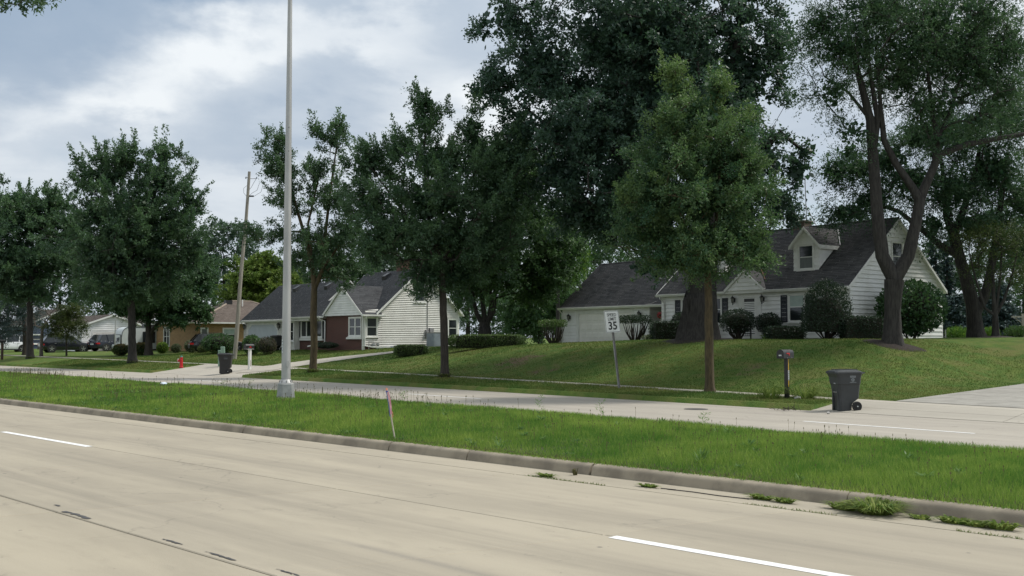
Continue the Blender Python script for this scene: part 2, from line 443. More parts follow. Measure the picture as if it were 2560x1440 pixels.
def brickmat(name, c1, c2, mortar, bw=0.21, bh=0.07, patch=None):
    m = bpy.data.materials.new(name); m.use_nodes = True
    t = m.node_tree; t.nodes.clear(); g = NT(t)
    out = g.n('ShaderNodeOutputMaterial'); b = g.n('ShaderNodeBsdfPrincipled'); g.link(b.outputs[0], out.inputs[0])
    tc = g.n('ShaderNodeTexCoord'); sp = g.n('ShaderNodeSeparateXYZ'); g.link(tc.outputs['Object'], sp.inputs[0])
    u = g.math('ADD', sp.outputs[0], sp.outputs[1])
    v = g.comb(u, sp.outputs[2], 0.0)
    br = g.n('ShaderNodeTexBrick'); g.link(v, br.inputs['Vector'])
    br.inputs['Color1'].default_value = (*c1, 1); br.inputs['Color2'].default_value = (*c2, 1); br.inputs['Mortar'].default_value = (*mortar, 1)
    br.inputs['Scale'].default_value = 1.0; br.inputs['Mortar Size'].default_value = 0.012
    br.inputs['Brick Width'].default_value = bw; br.inputs['Row Height'].default_value = bh; br.inputs['Bias'].default_value = 0.0
    col = br.outputs['Color']
    nz = g.noise(tc.outputs['Object'], 1.3, 4, 0.6)
    col = g.mix(g.math('MULTIPLY', g.ramp(nz, 0.45, 0.75), 0.35), col, (*(patch or c2), 1))
    g.link(col, b.inputs['Base Color']); b.inputs['Roughness'].default_value = 0.9
    bn = g.n('ShaderNodeBump'); bn.inputs['Strength'].default_value = 0.6; bn.inputs['Distance'].default_value = 0.01
    g.link(g.math('SUBTRACT', 1.0, br.outputs['Fac']), bn.inputs['Height']); g.link(bn.outputs[0], b.inputs['Normal'])
    return m
M['brick_red'] = brickmat('red_brick', (0.105, 0.034, 0.025), (0.070, 0.026, 0.021), (0.125, 0.085, 0.070), 0.21, 0.075)
M['brick_tan'] = brickmat('tan_brick', (0.36, 0.215, 0.095), (0.26, 0.155, 0.07), (0.36, 0.26, 0.15), 0.30, 0.10, (0.24, 0.14, 0.06))
M['brick_chim'] = brickmat('brown_brick', (0.085, 0.055, 0.038), (0.06, 0.042, 0.03), (0.19, 0.155, 0.12), 0.22, 0.08)

def roofmat(name, c1, c2, streak):
    m = bpy.data.materials.new(name); m.use_nodes = True
    t = m.node_tree; t.nodes.clear(); g = NT(t)
    out = g.n('ShaderNodeOutputMaterial'); b = g.n('ShaderNodeBsdfPrincipled'); g.link(b.outputs[0], out.inputs[0])
    at_ = g.n('ShaderNodeAttribute', attribute_name='tone')
    tc = g.n('ShaderNodeTexCoord')
    nz = g.noise(g.mapping(tc.outputs['Object'], scale=(1, 0.25, 0.25)), 1.1, 5, 0.65)
    col = g.mix(at_.outputs['Fac'], (*c1, 1), (*c2, 1))
    col = g.mix(g.math('MULTIPLY', g.ramp(nz, 0.42, 0.72), 0.55), col, (*streak, 1))
    g.link(col, b.inputs['Base Color']); b.inputs['Roughness'].default_value = 0.9; b.inputs['Specular IOR Level'].default_value = 0.25
    bn = g.n('ShaderNodeBump'); bn.inputs['Strength'].default_value = 0.5; bn.inputs['Distance'].default_value = 0.006
    g.put(bn.inputs['Height'], g.noise(tc.outputs['Object'], 160, 2, 0.5)); g.link(bn.outputs[0], b.inputs['Normal'])
    return m
M['roof_grey'] = roofmat('charcoal_shingle', (0.052, 0.052, 0.055), (0.108, 0.106, 0.108), (0.120, 0.114, 0.112))
M['roof_blue'] = roofmat('slate_grey_shingle', (0.048, 0.050, 0.054), (0.100, 0.102, 0.106), (0.065, 0.065, 0.068))
M['roof_brown'] = roofmat('brown_shingle', (0.10, 0.08, 0.068), (0.17, 0.14, 0.12), (0.13, 0.105, 0.09))

# concrete carriageway: sand coloured, greyer where the wheels run, fine aggregate, odd stains
def roadmat(name, c1, c2, dark, tracks, skid=False):
    m = bpy.data.materials.new(name); m.use_nodes = True
    t = m.node_tree; t.nodes.clear(); g = NT(t)
    out = g.n('ShaderNodeOutputMaterial'); b = g.n('ShaderNodeBsdfPrincipled'); g.link(b.outputs[0], out.inputs[0])
    ge = g.n('ShaderNodeNewGeometry'); sp = g.n('ShaderNodeSeparateXYZ'); g.link(ge.outputs['Position'], sp.inputs[0])
    T = g.math('MULTIPLY', g.math('ADD', sp.outputs[0], sp.outputs[1]), 1 / S2)
    Sx = g.math('MULTIPLY', g.math('SUBTRACT', sp.outputs[1], sp.outputs[0]), 1 / S2)
    road = g.comb(Sx, T, 0.0)
    big = g.noise(g.mapping(road, scale=(0.22, 1.0, 1)), 1.0, 6, 0.62, 0.3)
    mid = g.noise(g.mapping(road, scale=(0.6, 1.6, 1)), 2.4, 6, 0.65)
    fine = g.noise(road, 70, 3, 0.7)
    col = g.mix(g.ramp(big, 0.3, 0.7), (*c1, 1), (*c2, 1))
    col = g.mix(g.math('MULTIPLY', g.ramp(mid, 0.50, 0.78), 0.35), col, (*dark, 1))
    tr = None
    for t0, w, a in tracks:
        q = g.math('EXPONENT', g.math('MULTIPLY', g.math('POWER', g.math('ABSOLUTE', g.math('DIVIDE', g.math('SUBTRACT', T, t0), w)), 2.0), -1.0))
        q = g.math('MULTIPLY', q, a)
        tr = q if tr is None else g.math('ADD', tr, q)
    streak = g.noise(g.mapping(road, scale=(0.1, 3.0, 1)), 1.6, 5, 0.6)
    if tr is not None:
        col = g.mix(g.math('MULTIPLY', tr, g.ramp(streak, 0.2, 0.8), clamp=True), col, (*dark, 1))
    if skid:
        tt = g.math('SUBTRACT', T, g.math('ADD', 6.02, g.math('MULTIPLY', g.math('SUBTRACT', Sx, 7.0), 0.012)))
        q = g.math('EXPONENT', g.math('MULTIPLY', g.math('POWER', g.math('ABSOLUTE', g.math('DIVIDE', tt, 0.07)), 2.0), -1.0))
        q = g.math('MULTIPLY', q, g.math('MULTIPLY', g.ramp(Sx, 9.4, 7.6), g.ramp(Sx, 4.2, 6.0)))
        col = g.mix(g.math('MULTIPLY', q, g.math('MULTIPLY', g.ramp(fine, 0.2, 0.7), 0.7)), col, (0.15, 0.14, 0.125, 1))
    vz = g.n('ShaderNodeTexVoronoi'); g.link(road, vz.inputs['Vector']); vz.inputs['Scale'].default_value = 1.3
    col = g.mix(g.math('MULTIPLY', g.ramp(vz.outputs['Distance'], 0.05, 0.02), 0.75), col, (0.12, 0.11, 0.10, 1))
    vz2 = g.n('ShaderNodeTexVoronoi'); g.link(road, vz2.inputs['Vector']); vz2.inputs['Scale'].default_value = 4.5
    col = g.mix(g.math('MULTIPLY', g.ramp(vz2.outputs['Distance'], 0.07, 0.03), g.math('MULTIPLY', g.ramp(mid, 0.45, 0.6), 0.55)), col, (0.10, 0.09, 0.08, 1))
    wv = g.n('ShaderNodeVectorMath', operation='ADD'); g.link(road, wv.inputs[0])
    nz3 = g.n('ShaderNodeTexNoise'); g.link(road, nz3.inputs['Vector']); nz3.inputs['Scale'].default_value = 1.7; nz3.inputs['Detail'].default_value = 6
    g.link(nz3.outputs['Color'], wv.inputs[1])
    vz3 = g.n('ShaderNodeTexVoronoi', feature='DISTANCE_TO_EDGE'); g.link(wv.outputs[0], vz3.inputs['Vector']); vz3.inputs['Scale'].default_value = 0.23
    col = g.mix(g.math('MULTIPLY', g.ramp(vz3.outputs['Distance'], 0.006, 0.002), g.math('MULTIPLY', g.ramp(big, 0.46, 0.56), 0.28)), col, (0.13, 0.12, 0.10, 1))
    stain = g.ramp(g.noise(g.mapping(road, scale=(0.35, 1.0, 1), loc=(3, 8, 0)), 0.9, 5, 0.7, 0.8), 0.60, 0.74)
    col = g.mix(g.math('MULTIPLY', stain, 0.30), col, (*dark, 1))
    oi = g.n('ShaderNodeObjectInfo')
    k = g.math('ADD', 0.955, g.math('MULTIPLY', oi.outputs['Random'], 0.07))
    k = g.math('MULTIPLY', k, g.math('ADD', 0.86, g.math('MULTIPLY', fine, 0.28)))
    vs = g.n('ShaderNodeVectorMath', operation='SCALE'); g.link(col, vs.inputs[0]); g.put(vs.inputs['Scale'], k)
    g.link(vs.outputs[0], b.inputs['Base Color'])
    b.inputs['Roughness'].default_value = 0.85; b.inputs['Specular IOR Level'].default_value = 0.3
    bn = g.n('ShaderNodeBump'); bn.inputs['Strength'].default_value = 0.35; bn.inputs['Distance'].default_value = 0.01
    g.put(bn.inputs['Height'], fine); g.link(bn.outputs[0], b.inputs['Normal'])
    return m
M['road'] = roadmat('sandy_concrete', (0.368, 0.326, 0.250), (0.300, 0.266, 0.206), (0.222, 0.198, 0.157), [(5.5, 0.45, 0.75), (7.1, 0.4, 0.75), (8.95, 0.4, 0.7), (10.2, 0.35, 0.5)], True)
M['road_old'] = roadmat('weathered_concrete', (0.372, 0.328, 0.248), (0.300, 0.265, 0.202), (0.225, 0.20, 0.157), [])
M['road_far'] = roadmat('grey_concrete', (0.365, 0.333, 0.280), (0.322, 0.293, 0.248), (0.24, 0.22, 0.19), [(20.4, 0.4, 0.3), (22.0, 0.4, 0.3), (24.3, 0.4, 0.5), (25.8, 0.35, 0.6)])
M['drive'] = roadmat('pale_drive_concrete', (0.385, 0.355, 0.298), (0.345, 0.318, 0.268), (0.275, 0.25, 0.212), [])

# mown lawn and the soil beneath the long grass
def lawnmat():
    m = bpy.data.materials.new('mown_lawn'); m.use_nodes = True
    t = m.node_tree; t.nodes.clear(); g = NT(t)
    out = g.n('ShaderNodeOutputMaterial'); b = g.n('ShaderNodeBsdfPrincipled'); g.link(b.outputs[0], out.inputs[0])
    ge = g.n('ShaderNodeNewGeometry'); pos = ge.outputs['Position']
    big = g.noise(pos, 0.35, 5, 0.6); mid = g.noise(pos, 1.6, 6, 0.65); fine = g.noise(pos, 22, 4, 0.7)
    at_ = g.n('ShaderNodeAttribute', attribute_name='tone')
    col = g.mix(g.ramp(mid, 0.32, 0.68), (0.058, 0.112, 0.024, 1), (0.110, 0.148, 0.036, 1))
    dry = g.math('MULTIPLY', g.ramp(g.noise(pos, 0.8, 5, 0.6, 0.6), 0.46, 0.68), 0.7)
    col = g.mix(dry, col, (0.135, 0.130, 0.048, 1))
    bare = g.ramp(g.math('ADD', at_.outputs['Fac'], g.math('MULTIPLY', g.math('SUBTRACT', mid, 0.5), 1.2)), 0.55, 0.80)
    col = g.mix(bare, col, g.mix(fine, (0.085, 0.062, 0.040, 1), (0.15, 0.115, 0.075, 1)))
    k = g.math('ADD', 0.62, g.math('MULTIPLY', fine, 0.76))
    vs = g.n('ShaderNodeVectorMath', operation='SCALE'); g.link(col, vs.inputs[0]); g.put(vs.inputs['Scale'], k)
    g.link(vs.outputs[0], b.inputs['Base Color']); b.inputs['Roughness'].default_value = 0.95; b.inputs['Specular IOR Level'].default_value = 0.1
    bn = g.n('ShaderNodeBump'); bn.inputs['Strength'].default_value = 0.8; bn.inputs['Distance'].default_value = 0.05
    g.put(bn.inputs['Height'], fine); g.link(bn.outputs[0], b.inputs['Normal'])
    return m
M['lawn'] = lawnmat()
M['soil'] = pmat('grassy_soil', (0.030, 0.040, 0.012), (0.05, 0.045, 0.02), 6, 1.0, 0.6, 40, coords='World')
M['blade'] = leafmat('long_grass', (0.085, 0.205, 0.026), (0.370, 0.470, 0.090), 0.45, 0.6, 0.22)
M['blade_lawn'] = leafmat('short_grass', (0.062, 0.125, 0.024), (0.215, 0.205, 0.066), 0.35, 0.6, 0.15)
M['weed'] = leafmat('broad_weed', (0.05, 0.125, 0.022), (0.13, 0.23, 0.05), 0.35, 0.5, 0.3)
M['straw'] = leafmat('dry_seed_stalk', (0.075, 0.075, 0.030), (0.20, 0.17, 0.085), 0.2, 0.8, 0.1)
# foliage kinds
M['leaf_elm'] = leafmat('elm_leaf', (0.026, 0.064, 0.040), (0.095, 0.165, 0.072), 0.36, 0.52, 0.42)
M['leaf_elm_bright'] = leafmat('fresh_elm_leaf', (0.032, 0.088, 0.050), (0.145, 0.215, 0.066), 0.38, 0.52, 0.38)
M['leaf_oak'] = leafmat('oak_leaf', (0.018, 0.048, 0.040), (0.075, 0.135, 0.090), 0.30, 0.50, 0.45)
M['leaf_locust'] = leafmat('locust_leaflet', (0.026, 0.070, 0.044), (0.090, 0.152, 0.064), 0.35, 0.5, 0.3)
M['leaf_maple'] = leafmat('maple_leaf', (0.022, 0.062, 0.028), (0.090, 0.155, 0.050), 0.35, 0.5, 0.3)
M['leaf_yellow'] = leafmat('yellow_green_leaf', (0.070, 0.125, 0.024), (0.215, 0.270, 0.050), 0.35, 0.5, 0.25)
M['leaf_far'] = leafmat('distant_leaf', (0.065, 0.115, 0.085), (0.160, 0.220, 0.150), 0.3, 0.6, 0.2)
M['leaf_dark'] = leafmat('dark_wood_leaf', (0.022, 0.060, 0.030), (0.085, 0.155, 0.055), 0.3, 0.5, 0.3)
M['leaf_yew'] = leafmat('yew_needle', (0.010, 0.022, 0.014), (0.032, 0.058, 0.030), 0.15, 0.5, 0.35)
M['leaf_box'] = leafmat('hedge_leaf', (0.030, 0.072, 0.018), (0.125, 0.175, 0.048), 0.3, 0.45, 0.4)
M['leaf_redtip'] = leafmat('red_tipped_leaf', (0.030, 0.075, 0.020), (0.26, 0.15, 0.045), 0.3, 0.5, 0.3)
M['leaf_lime'] = leafmat('lime_leaf', (0.050, 0.130, 0.018), (0.24, 0.34, 0.04), 0.35, 0.5, 0.3)
M['leaf_cream'] = leafmat('variegated_leaf', (0.060, 0.085, 0.040), (0.36, 0.38, 0.24), 0.3, 0.5, 0.3)
M['leaf_purple'] = leafmat('purple_leaf', (0.028, 0.030, 0.020), (0.11, 0.072, 0.060), 0.3, 0.5, 0.3)
M['leaf_spruce'] = leafmat('blue_spruce_needle', (0.030, 0.055, 0.055), (0.090, 0.135, 0.130), 0.1, 0.6, 0.3)
M['leaf_olive'] = leafmat('thin_olive_leaf', (0.040, 0.060, 0.018), (0.13, 0.15, 0.04), 0.3, 0.5, 0.3)
# ================================================================== ground
def grid_mesh(name, S, Tm, Z, tone=None):
    ns, ntt = Tm.shape
    Sg = np.repeat(S[:, None], ntt, 1)
    X, Y = st2xy(Sg, Tm)
    V = np.stack([X, Y, Z], -1).reshape(-1, 3)
    i = np.arange(ns - 1)[:, None] * ntt + np.arange(ntt - 1)[None, :]
    F = np.stack([i, i + 1, i + ntt + 1, i + ntt], -1).reshape(-1, 4)[:, ::-1]
    me = np_mesh(name, V, F, 4, True)
    if tone is not None: set_tone(me, tone.ravel())
    return me

PATCHES = [(ground(1290, 905), 2.5, 0.78), (ground(1370, 925), 2.1, 0.68), (ground(1235, 912), 1.6, 0.58), (ground(1880, 925), 1.7, 0.7), (ground(1840, 912), 1.3, 0.6), (ground(1400, 955), 1.5, 0.45), (ground(2050, 890), 1.4, 0.5), (ground(1960, 940), 1.2, 0.45)]
def bare(x, y):
    b = np.zeros_like(x)
    for p, r_, a in PATCHES:
        b = np.maximum(b, a * np.exp(-((x - p.x) ** 2 + (y - p.y) ** 2) / r_ ** 2))
    return b
def build_ground():
    S = np.unique(np.concatenate([np.linspace(-260, -30, 14), np.arange(-30, 120, 0.75), np.linspace(120, 420, 26), [14.59, 14.61, 48.19, 48.21, 58.79, 58.81]]))
    cols = []
    kf, w0, w1 = kerb_far(S), walk0(S), walk1(S)
    cols.append(np.full_like(S, -260)); cols.append(kf - 0.06); cols.append(kf + 0.03); cols.append(kf + 0.12)
    for k in (0.25, 0.5, 0.75): cols.append(kf + 0.12 + (w0 - kf - 0.12) * k)
    cols += [w0, w1, w1 + 0.06]
    for k in np.arange(0.5, 24, 0.6): cols.append(w1 + k)
    for k in (26, 30, 36, 45, 60, 90, 150, 260, 420): cols.append(w1 + k)
    T = np.stack(cols, 1)
    Sg = np.repeat(S[:, None], T.shape[1], 1)
    Z = height(Sg, T)
    # bed of the aprons, walks and drives lies a little lower than the turf
    X, Y = st2xy(Sg, T)
    low = ((open_right(Sg) & (Sg > -14)) | open_left(Sg)) & (T < w1[:, None] + 0.03) & (T > kf[:, None])
    Z = Z - np.where(low, 0.05, 0.0)
    onwalk = (T >= w0[:, None] - 1e-6) & (T <= w1[:, None] + 1e-6) & ~low
    Z = Z - np.where(onwalk, 0.03, 0.0)
    me = grid_mesh('ground', S, T, Z, bare(X, Y))
    tag(link_mesh('ground', me, M['lawn']), kind='structure')
build_ground()

def slab(name, corners, z, thick, mat, parent):
    """four st corners (counter-clockwise) with heights; a thin slab with chamfered rim"""
    zs = z if hasattr(z, '__len__') else [z] * 4
    top = [Vector((*st2xy(s, t), zz)) for (s, t), zz in zip(corners, zs)]
    c = sum(top, Vector()) / 4
    inner = [p + (c - p).normalized() * 0.018 for p in top]
    rim = [p - Vector((0, 0, 0.008)) for p in top]
    lowv = [p - Vector((0, 0, thick)) for p in top]
    mb = MB().add(inner + rim + lowv, [(0, 1, 2, 3)] + [(4 + i, 4 + (i + 1) % 4, (i + 1) % 4, i) for i in range(4)] + [(8 + i, 8 + (i + 1) % 4, 4 + (i + 1) % 4, 4 + i) for i in range(4)])
    return mb.build(name, mat, parent)

# ------------------------------------------------------------------ near carriageway
near_road = tag(link_mesh('near_road', MB().add([(*st2xy(s, t), -0.03) for s, t in ((-200, -12), (-200, 11.75), (260, 11.75), (260, -12))], [(0, 3, 2, 1)]).mesh('near_road'), M['tar']), kind='structure')
ROWS = [(-3.2, 1.1, 'road_old', 0.010), (1.1, 4.76, 'road_old', 0.010), (4.785, 8.087, 'road', 0.006), (8.101, 10.80, 'road', 0.006), (10.815, 11.5, 'road', 0.006)]
for t0, t1, mt, gp in ROWS:
    for k in range(-3, 11):
        sa, sb = 6.8 + 4.55 * k, 6.8 + 4.55 * (k + 1)
        sk = -0.22
        q = lambda s, t: (s + sk * (t - 8.1), t)
        e = 0.007 if t0 > 4 else 0.005
        slab('concrete_slab', [q(sa + e, t0), q(sb - e, t0), q(sb - e, t1), q(sa + e, t1)][::-1], 0.0 + 0.0008 * ((k * 7) % 3), 0.03, M[mt], near_road)
for sa, sb in ((52.4, 260), (-200, -7.0)):
    q = [(sa, -12), (sb, -12), (sb, 11.7), (sa, 11.7)]
    slab('concrete_slab', q[::-1], -0.012, 0.015, M['road'], near_road)
def marking(parent, s0, s1, t0, t1, z, curve=None, name='lane_line'):
    n = max(2, int(abs(s1 - s0) / 1.0))
    ss = np.linspace(s0, s1, n + 1)
    f = (lambda s: 0.0) if curve is None else curve
    vs = []
    for s in ss:
        vs += [(*st2xy(s, t0 + f(s)), z), (*st2xy(s, t1 + f(s)), z)]
    MB().add(vs, [(2 * i, 2 * i + 2, 2 * i + 3, 2 * i + 1) for i in range(n)]).build(name, M['mark'], parent)
for a, b in ((2.75, 6.66), (19.0, 23.35), (34.3, 38.4)): marking(near_road, a, b, 8.00, 8.135, 0.005)
# sealant smears beside the near joint
for s0, s1, t0, t1 in ((12.6, 12.45, 4.93, 5.03), (12.05, 11.35, 4.80, 4.98), (9.7, 9.3, 4.84, 4.93), (8.85, 8.3, 4.83, 4.92), (7.75, 7.4, 4.9, 4.96)):
    pts = []; n_ = 12
    for i in range(n_): pts.append((*st2xy(s0 + (s1 - s0) * i / (n_ - 1), t0 + (t1 - t0) * 0.30 * random.random()), 0.006))
    for i in range(n_ - 1, -1, -1): pts.append((*st2xy(s0 + (s1 - s0) * i / (n_ - 1), t0 + (t1 - t0) * (0.33 + 0.20 * random.random() * math.sin(math.pi * (i + .5) / n_))), 0.006))
    MB().add(pts, [(i, i + 1, 2 * n_ - 2 - i, 2 * n_ - 1 - i) for i in range(n_ - 1)]).build('sealant_smear', M['tar'], near_road)

# ------------------------------------------------------------------ far carriageway
def poly_strip(a, b, s0, s1, z, name, mat, kind=None, parent=None, n=60):
    ss = np.linspace(s0, s1, n)
    vs = []
    for s in ss: vs += [(*st2xy(s, float(a(s))), z), (*st2xy(s, float(b(s))), z)]
    return MB().add(vs, [(2 * i, 2 * i + 1, 2 * i + 3, 2 * i + 2) for i in range(n - 1)]).build(name, mat, parent, kind=kind)
far_road = poly_strip(lambda s: tmed(s) - 0.1, lambda s: kerb_far(s) + 0.12, -200, 260, -0.028, 'far_road', M['tar'], 'structure', n=240)
for k in range(-2, 20):
    sa, sb = -1.0 + 4.6 * k, 3.6 + 4.6 * k
    for o0, o1 in ((0.0, 4.17), (4.18, 7.0), (7.01, 7.62)):
        e = 0.003
        slab('concrete_slab', [(sa + e, float(tmed(sa)) + o0), (sb - e, float(tmed(sb)) + o0), (sb - e, float(tmed(sb)) + o1), (sa + e, float(tmed(sa)) + o1)][::-1], 0.0, 0.025, M['road_far'], far_road)
for sa, sb in ((91, 260), (-200, -10.2)):
    poly_strip(lambda s: tmed(s), lambda s: kerb_far(s), sa, sb, -0.004, 'concrete_slab', M['road_far'], parent=far_road)
for a, b in ((8.6, 12.8), (25.2, 29.4), (44.0, 48.6), (62.5, 67.0)):
    marking(far_road, a, b, 4.15, 4.27, 0.005, lambda s: float(tmed(s)))

# ------------------------------------------------------------------ kerbs
KP = [(0.0, -0.02), (0.035, 0.085), (0.05, 0.118), (0.085, 0.142), (0.13, 0.150), (0.215, 0.150), (0.23, 0.135), (0.23, -0.1)]
def kerb_section(parent, s0, s1, tf, sign, mat, taper=None, n=None, name='kerb_section'):
    n = n or max(1, int(abs(s1 - s0) / 1.5))
    ss = np.linspace(s0, s1, n + 1)
    vs = []
    for i, s in enumerate(ss):
        k = 1.0
        if taper is not None:
            k = taper[0] + (taper[1] - taper[0]) * i / n
        for o, z in KP: vs.append((*st2xy(s, float(tf(s)) + sign * o), z * k if z > 0 else z))
    m = len(KP)
    fs = [(i * m + j, i * m + j + 1, (i + 1) * m + j + 1, (i + 1) * m + j) for i in range(n) for j in range(m - 1)]
    fs += [tuple(range(m))[::-1], tuple(range(n * m, n * m + m))]
    return MB().add(vs, fs).build(name, mat, parent, True)
M['kerb'] = pmat('stained_kerb_concrete', (0.285, 0.245, 0.18), (0.19, 0.162, 0.12), 2.2, 0.9, 0.3, 90, coords='World', obj_var=0.10)
M['kerb_grey'] = pmat('newer_kerb_concrete', (0.30, 0.295, 0.28), (0.25, 0.245, 0.23), 2.2, 0.9, 0.3, 90, coords='World')
near_kerb = tag(empty('median_kerb'), kind='structure')
near_kerb = None
def kerb_line(name, cuts, tf, sign, grey=()):
    root = tag(empty(name), kind='structure')
    for i in range(len(cuts) - 1):
        a, b = cuts[i], cuts[i + 1]
        kerb_section(root, a[0] + a[1] / 2, b[0] - b[1] / 2, tf, sign, M['kerb_grey'] if i in grey else M['kerb'])
    return root
bpy.data.objects.remove(bpy.data.objects['median_kerb'])
kerb_line('near_median_kerb', [(-40, .01), (-20, .02), (-8, .02), (-2, .02), (2.6, .02), (5.95, .012), (9.92, .045), (12.56, .018), (14.6, .022), (19.5, .03), (25.8, .02), (31.5, .02), (38, .02), (44, .02), (50, .02), (58, .02), (80, .02), (140, .02)], lambda s: 11.5, 1)
kerb_line('far_median_kerb', [(-40, .01)] + [(s, .015) for s in np.arange(-12, 90, 6.0)] + [(140, .02)], lambda s: tmed(s), -1)
fk = tag(empty('roadside_kerb'), kind='structure')
cuts = [(16.6, .01), (18.05, .03), (20.9, .012), (24.6, .04), (30.4, .015), (34.7, .03), (37.6, .012), (40.2, .02), (43.7, .035), (44.7, .035), (47.0, .01)]
for i in range(len(cuts) - 1):
    a, b = cuts[i], cuts[i + 1]
    kerb_section(fk, a[0] + a[1] / 2, b[0] - b[1] / 2, kerb_far, 1, M['kerb_grey'] if i == 1 else M['kerb'])
kerb_section(fk, 14.9, 16.59, kerb_far, 1, M['kerb'], taper=(0.08, 1.0), n=4)
kerb_section(fk, 47.01, 48.0, kerb_far, 1, M['kerb'], taper=(1.0, 0.25), n=4)
kerb_section(fk, 58.9, 60.2, kerb_far, 1, M['kerb_grey'], taper=(0.1, 1.0), n=4)
for a, b, mt in ((60.22, 63.0, 'kerb_grey'), (63.02, 66.5, 'kerb_grey'), (66.53, 71, 'kerb'), (71.03, 76, 'kerb'), (76.03, 84, 'kerb'), (84.03, 110, 'kerb')):
    kerb_section(fk, a, b, kerb_far, 1, M[mt])

# ------------------------------------------------------------------ walks, aprons and drives
def drape(name, s0, s1, ta, tb, dz, mat, parent, gap=0.006, nt_=3, ns=3):
    """a slab following the ground between two lines ta(s), tb(s)"""
    vs, fs = [], []
    ss = np.linspace(s0 + gap, s1 - gap, ns + 1)
    for s in ss:
        a, b = float(ta(s)) + gap, float(tb(s)) - gap
        for j in range(nt_ + 1):
            t = a + (b - a) * j / nt_
            vs.append((*st2xy(s, t), float(height(s, max(t, float(kerb_far(s)) + 0.0))) + dz))
    m = nt_ + 1
    fs = [(i * m + j, i * m + j + 1, (i + 1) * m + j + 1, (i + 1) * m + j) for i in range(ns) for j in range(nt_)]
    mb = MB().add(vs, fs)
    n = len(mb.v)
    ring = [i * m for i in range(ns + 1)] + [ns * m + j for j in range(1, m)] + [i * m + m - 1 for i in range(ns - 1, -1, -1)] + [j for j in range(m - 2, 0, -1)]
    lowv = [(vs[i][0], vs[i][1], vs[i][2] - 0.06) for i in ring]
    mb.v += lowv
    for k in range(len(ring)):
        k2 = (k + 1) % len(ring)
        mb.f.append((ring[k], n + k, n + k2, ring[k2]))
    return mb.build(name, mat, parent)
sidewalk = tag(empty('sidewalk'), kind='structure')
s = 14.6
while s < 100:
    e = s + 1.52
    if s < 48.2 < e: e = 48.2
    if not (48.2 <= s < 58.8):
        drape('paving_slab', s, e, walk0, walk1, 0.012, M['conc'], sidewalk, nt_=1, ns=1)
    elif s < 58.8: e = 58.8
    s = e
apron_r = tag(empty('driveway_apron'), kind='structure')
rows = [(lambda s: kerb_far(s) + 0.02, lambda s: (kerb_far(s) + walk0(s)) / 2), (lambda s: (kerb_far(s) + walk0(s)) / 2, walk0), (walk0, walk1)]
for a, b in ((-14, -9), (-9, -4.5), (-4.5, 0), (0, 4.6), (4.6, 9.3), (9.3, 14.6)):
    for i, (ta, tb) in enumerate(rows):
        drape('concrete_slab', a, b, ta, tb, 0.010, M['drive'], apron_r, gap=0.010)
apron_l = tag(empty('driveway_apron'), kind='structure')
for a, b in ((48.2, 51.8), (51.8, 55.3), (55.3, 58.8)):
    for ta, tb in ((lambda s: kerb_far(s) + 0.02, walk0), (walk0, walk1)):
        drape('concrete_slab', a, b, ta, tb, 0.010, M['drive'], apron_l, gap=0.008)
right_drive = drape('asphalt_driveway', -2.0, 13.35, walk1, lambda s: 58.0 + 0 * s, 0.025, M['asphalt'], None, nt_=60, ns=8, gap=0.0)
tag(right_drive, kind='structure')
def build_left_drive():
    root = tag(empty('concrete_driveway'), kind='structure')
    L = [xy2st(p.x, p.y) for p in (ground(598, 926), ground(650, 917), ground(700, 910), ground(775, 901), ground(850, 892.5), ground(905, 887), ground(960, 881.5))]
    Rr = [xy2st(p.x, p.y) for p in (ground(590, 934), ground(640, 930.5), ground(692, 925), ground(760, 914), ground(830, 904), ground(895, 895), ground(950, 887.5))]
    L.append((L[-1][0] - 1.5, L[-1][1] + 2.5)); Rr.append((Rr[-1][0] - 1.5, Rr[-1][1] + 2.5))
    for i in range(len(L) - 1):
        vs = []; n = 8; m = 5
        for a in range(n + 1):
            for b in range(m + 1):
                p = Vector(L[i]).lerp(Vector(L[i + 1]), a / n); q = Vector(Rr[i]).lerp(Vector(Rr[i + 1]), a / n)
                w = p.lerp(q, b / m)
                gap = 0.004 if a == 0 else 0
                vs.append((*st2xy(w.x, w.y), float(height(w.x, w.y)) + 0.028 - gap))
        MB().add(vs, [(a * (m + 1) + b, a * (m + 1) + b + 1, (a + 1) * (m + 1) + b + 1, (a + 1) * (m + 1) + b) for a in range(n) for b in range(m)]).build('concrete_slab', M['drive'], root, True)
    return L, Rr
LDL, LDR = build_left_drive()
def on_left_drive(s, t):
    """boolean mask of points lying on the pale drive"""
    poly = np.array(LDL + LDR[::-1])
    inside = np.zeros(s.shape, bool)
    j = len(poly) - 1
    for i in range(len(poly)):
        a, b = poly[i], poly[j]
        c = ((a[1] > t) != (b[1] > t)) & (s < (b[0] - a[0]) * (t - a[1]) / (b[1] - a[1] + 1e-12) + a[0])
        inside ^= c; j = i
    return inside

# ------------------------------------------------------------------ the median
def med_z(s, t):
    w = tmed(s) - 0.22 - 11.72
    k = np.clip((t - 11.72) / w, 0, 1)
    return 0.125 + 0.10 * np.sin(np.pi * k) + 0.015 * np.sin(s * 1.7) * np.sin(np.pi * k)
def build_median():
    S = np.concatenate([np.linspace(-200, -14, 8), np.arange(-13, 90, 0.8), np.linspace(92, 260, 20)])
    K = np.linspace(0, 1, 14)
    T = 11.715 + (tmed(S) - 0.215 - 11.715)[:, None] * K[None, :]
    Sg = np.repeat(S[:, None], len(K), 1)
    tag(link_mesh('grass_median', grid_mesh('grass_median', S, T, med_z(Sg, T)), M['soil']), kind='structure')
build_median()

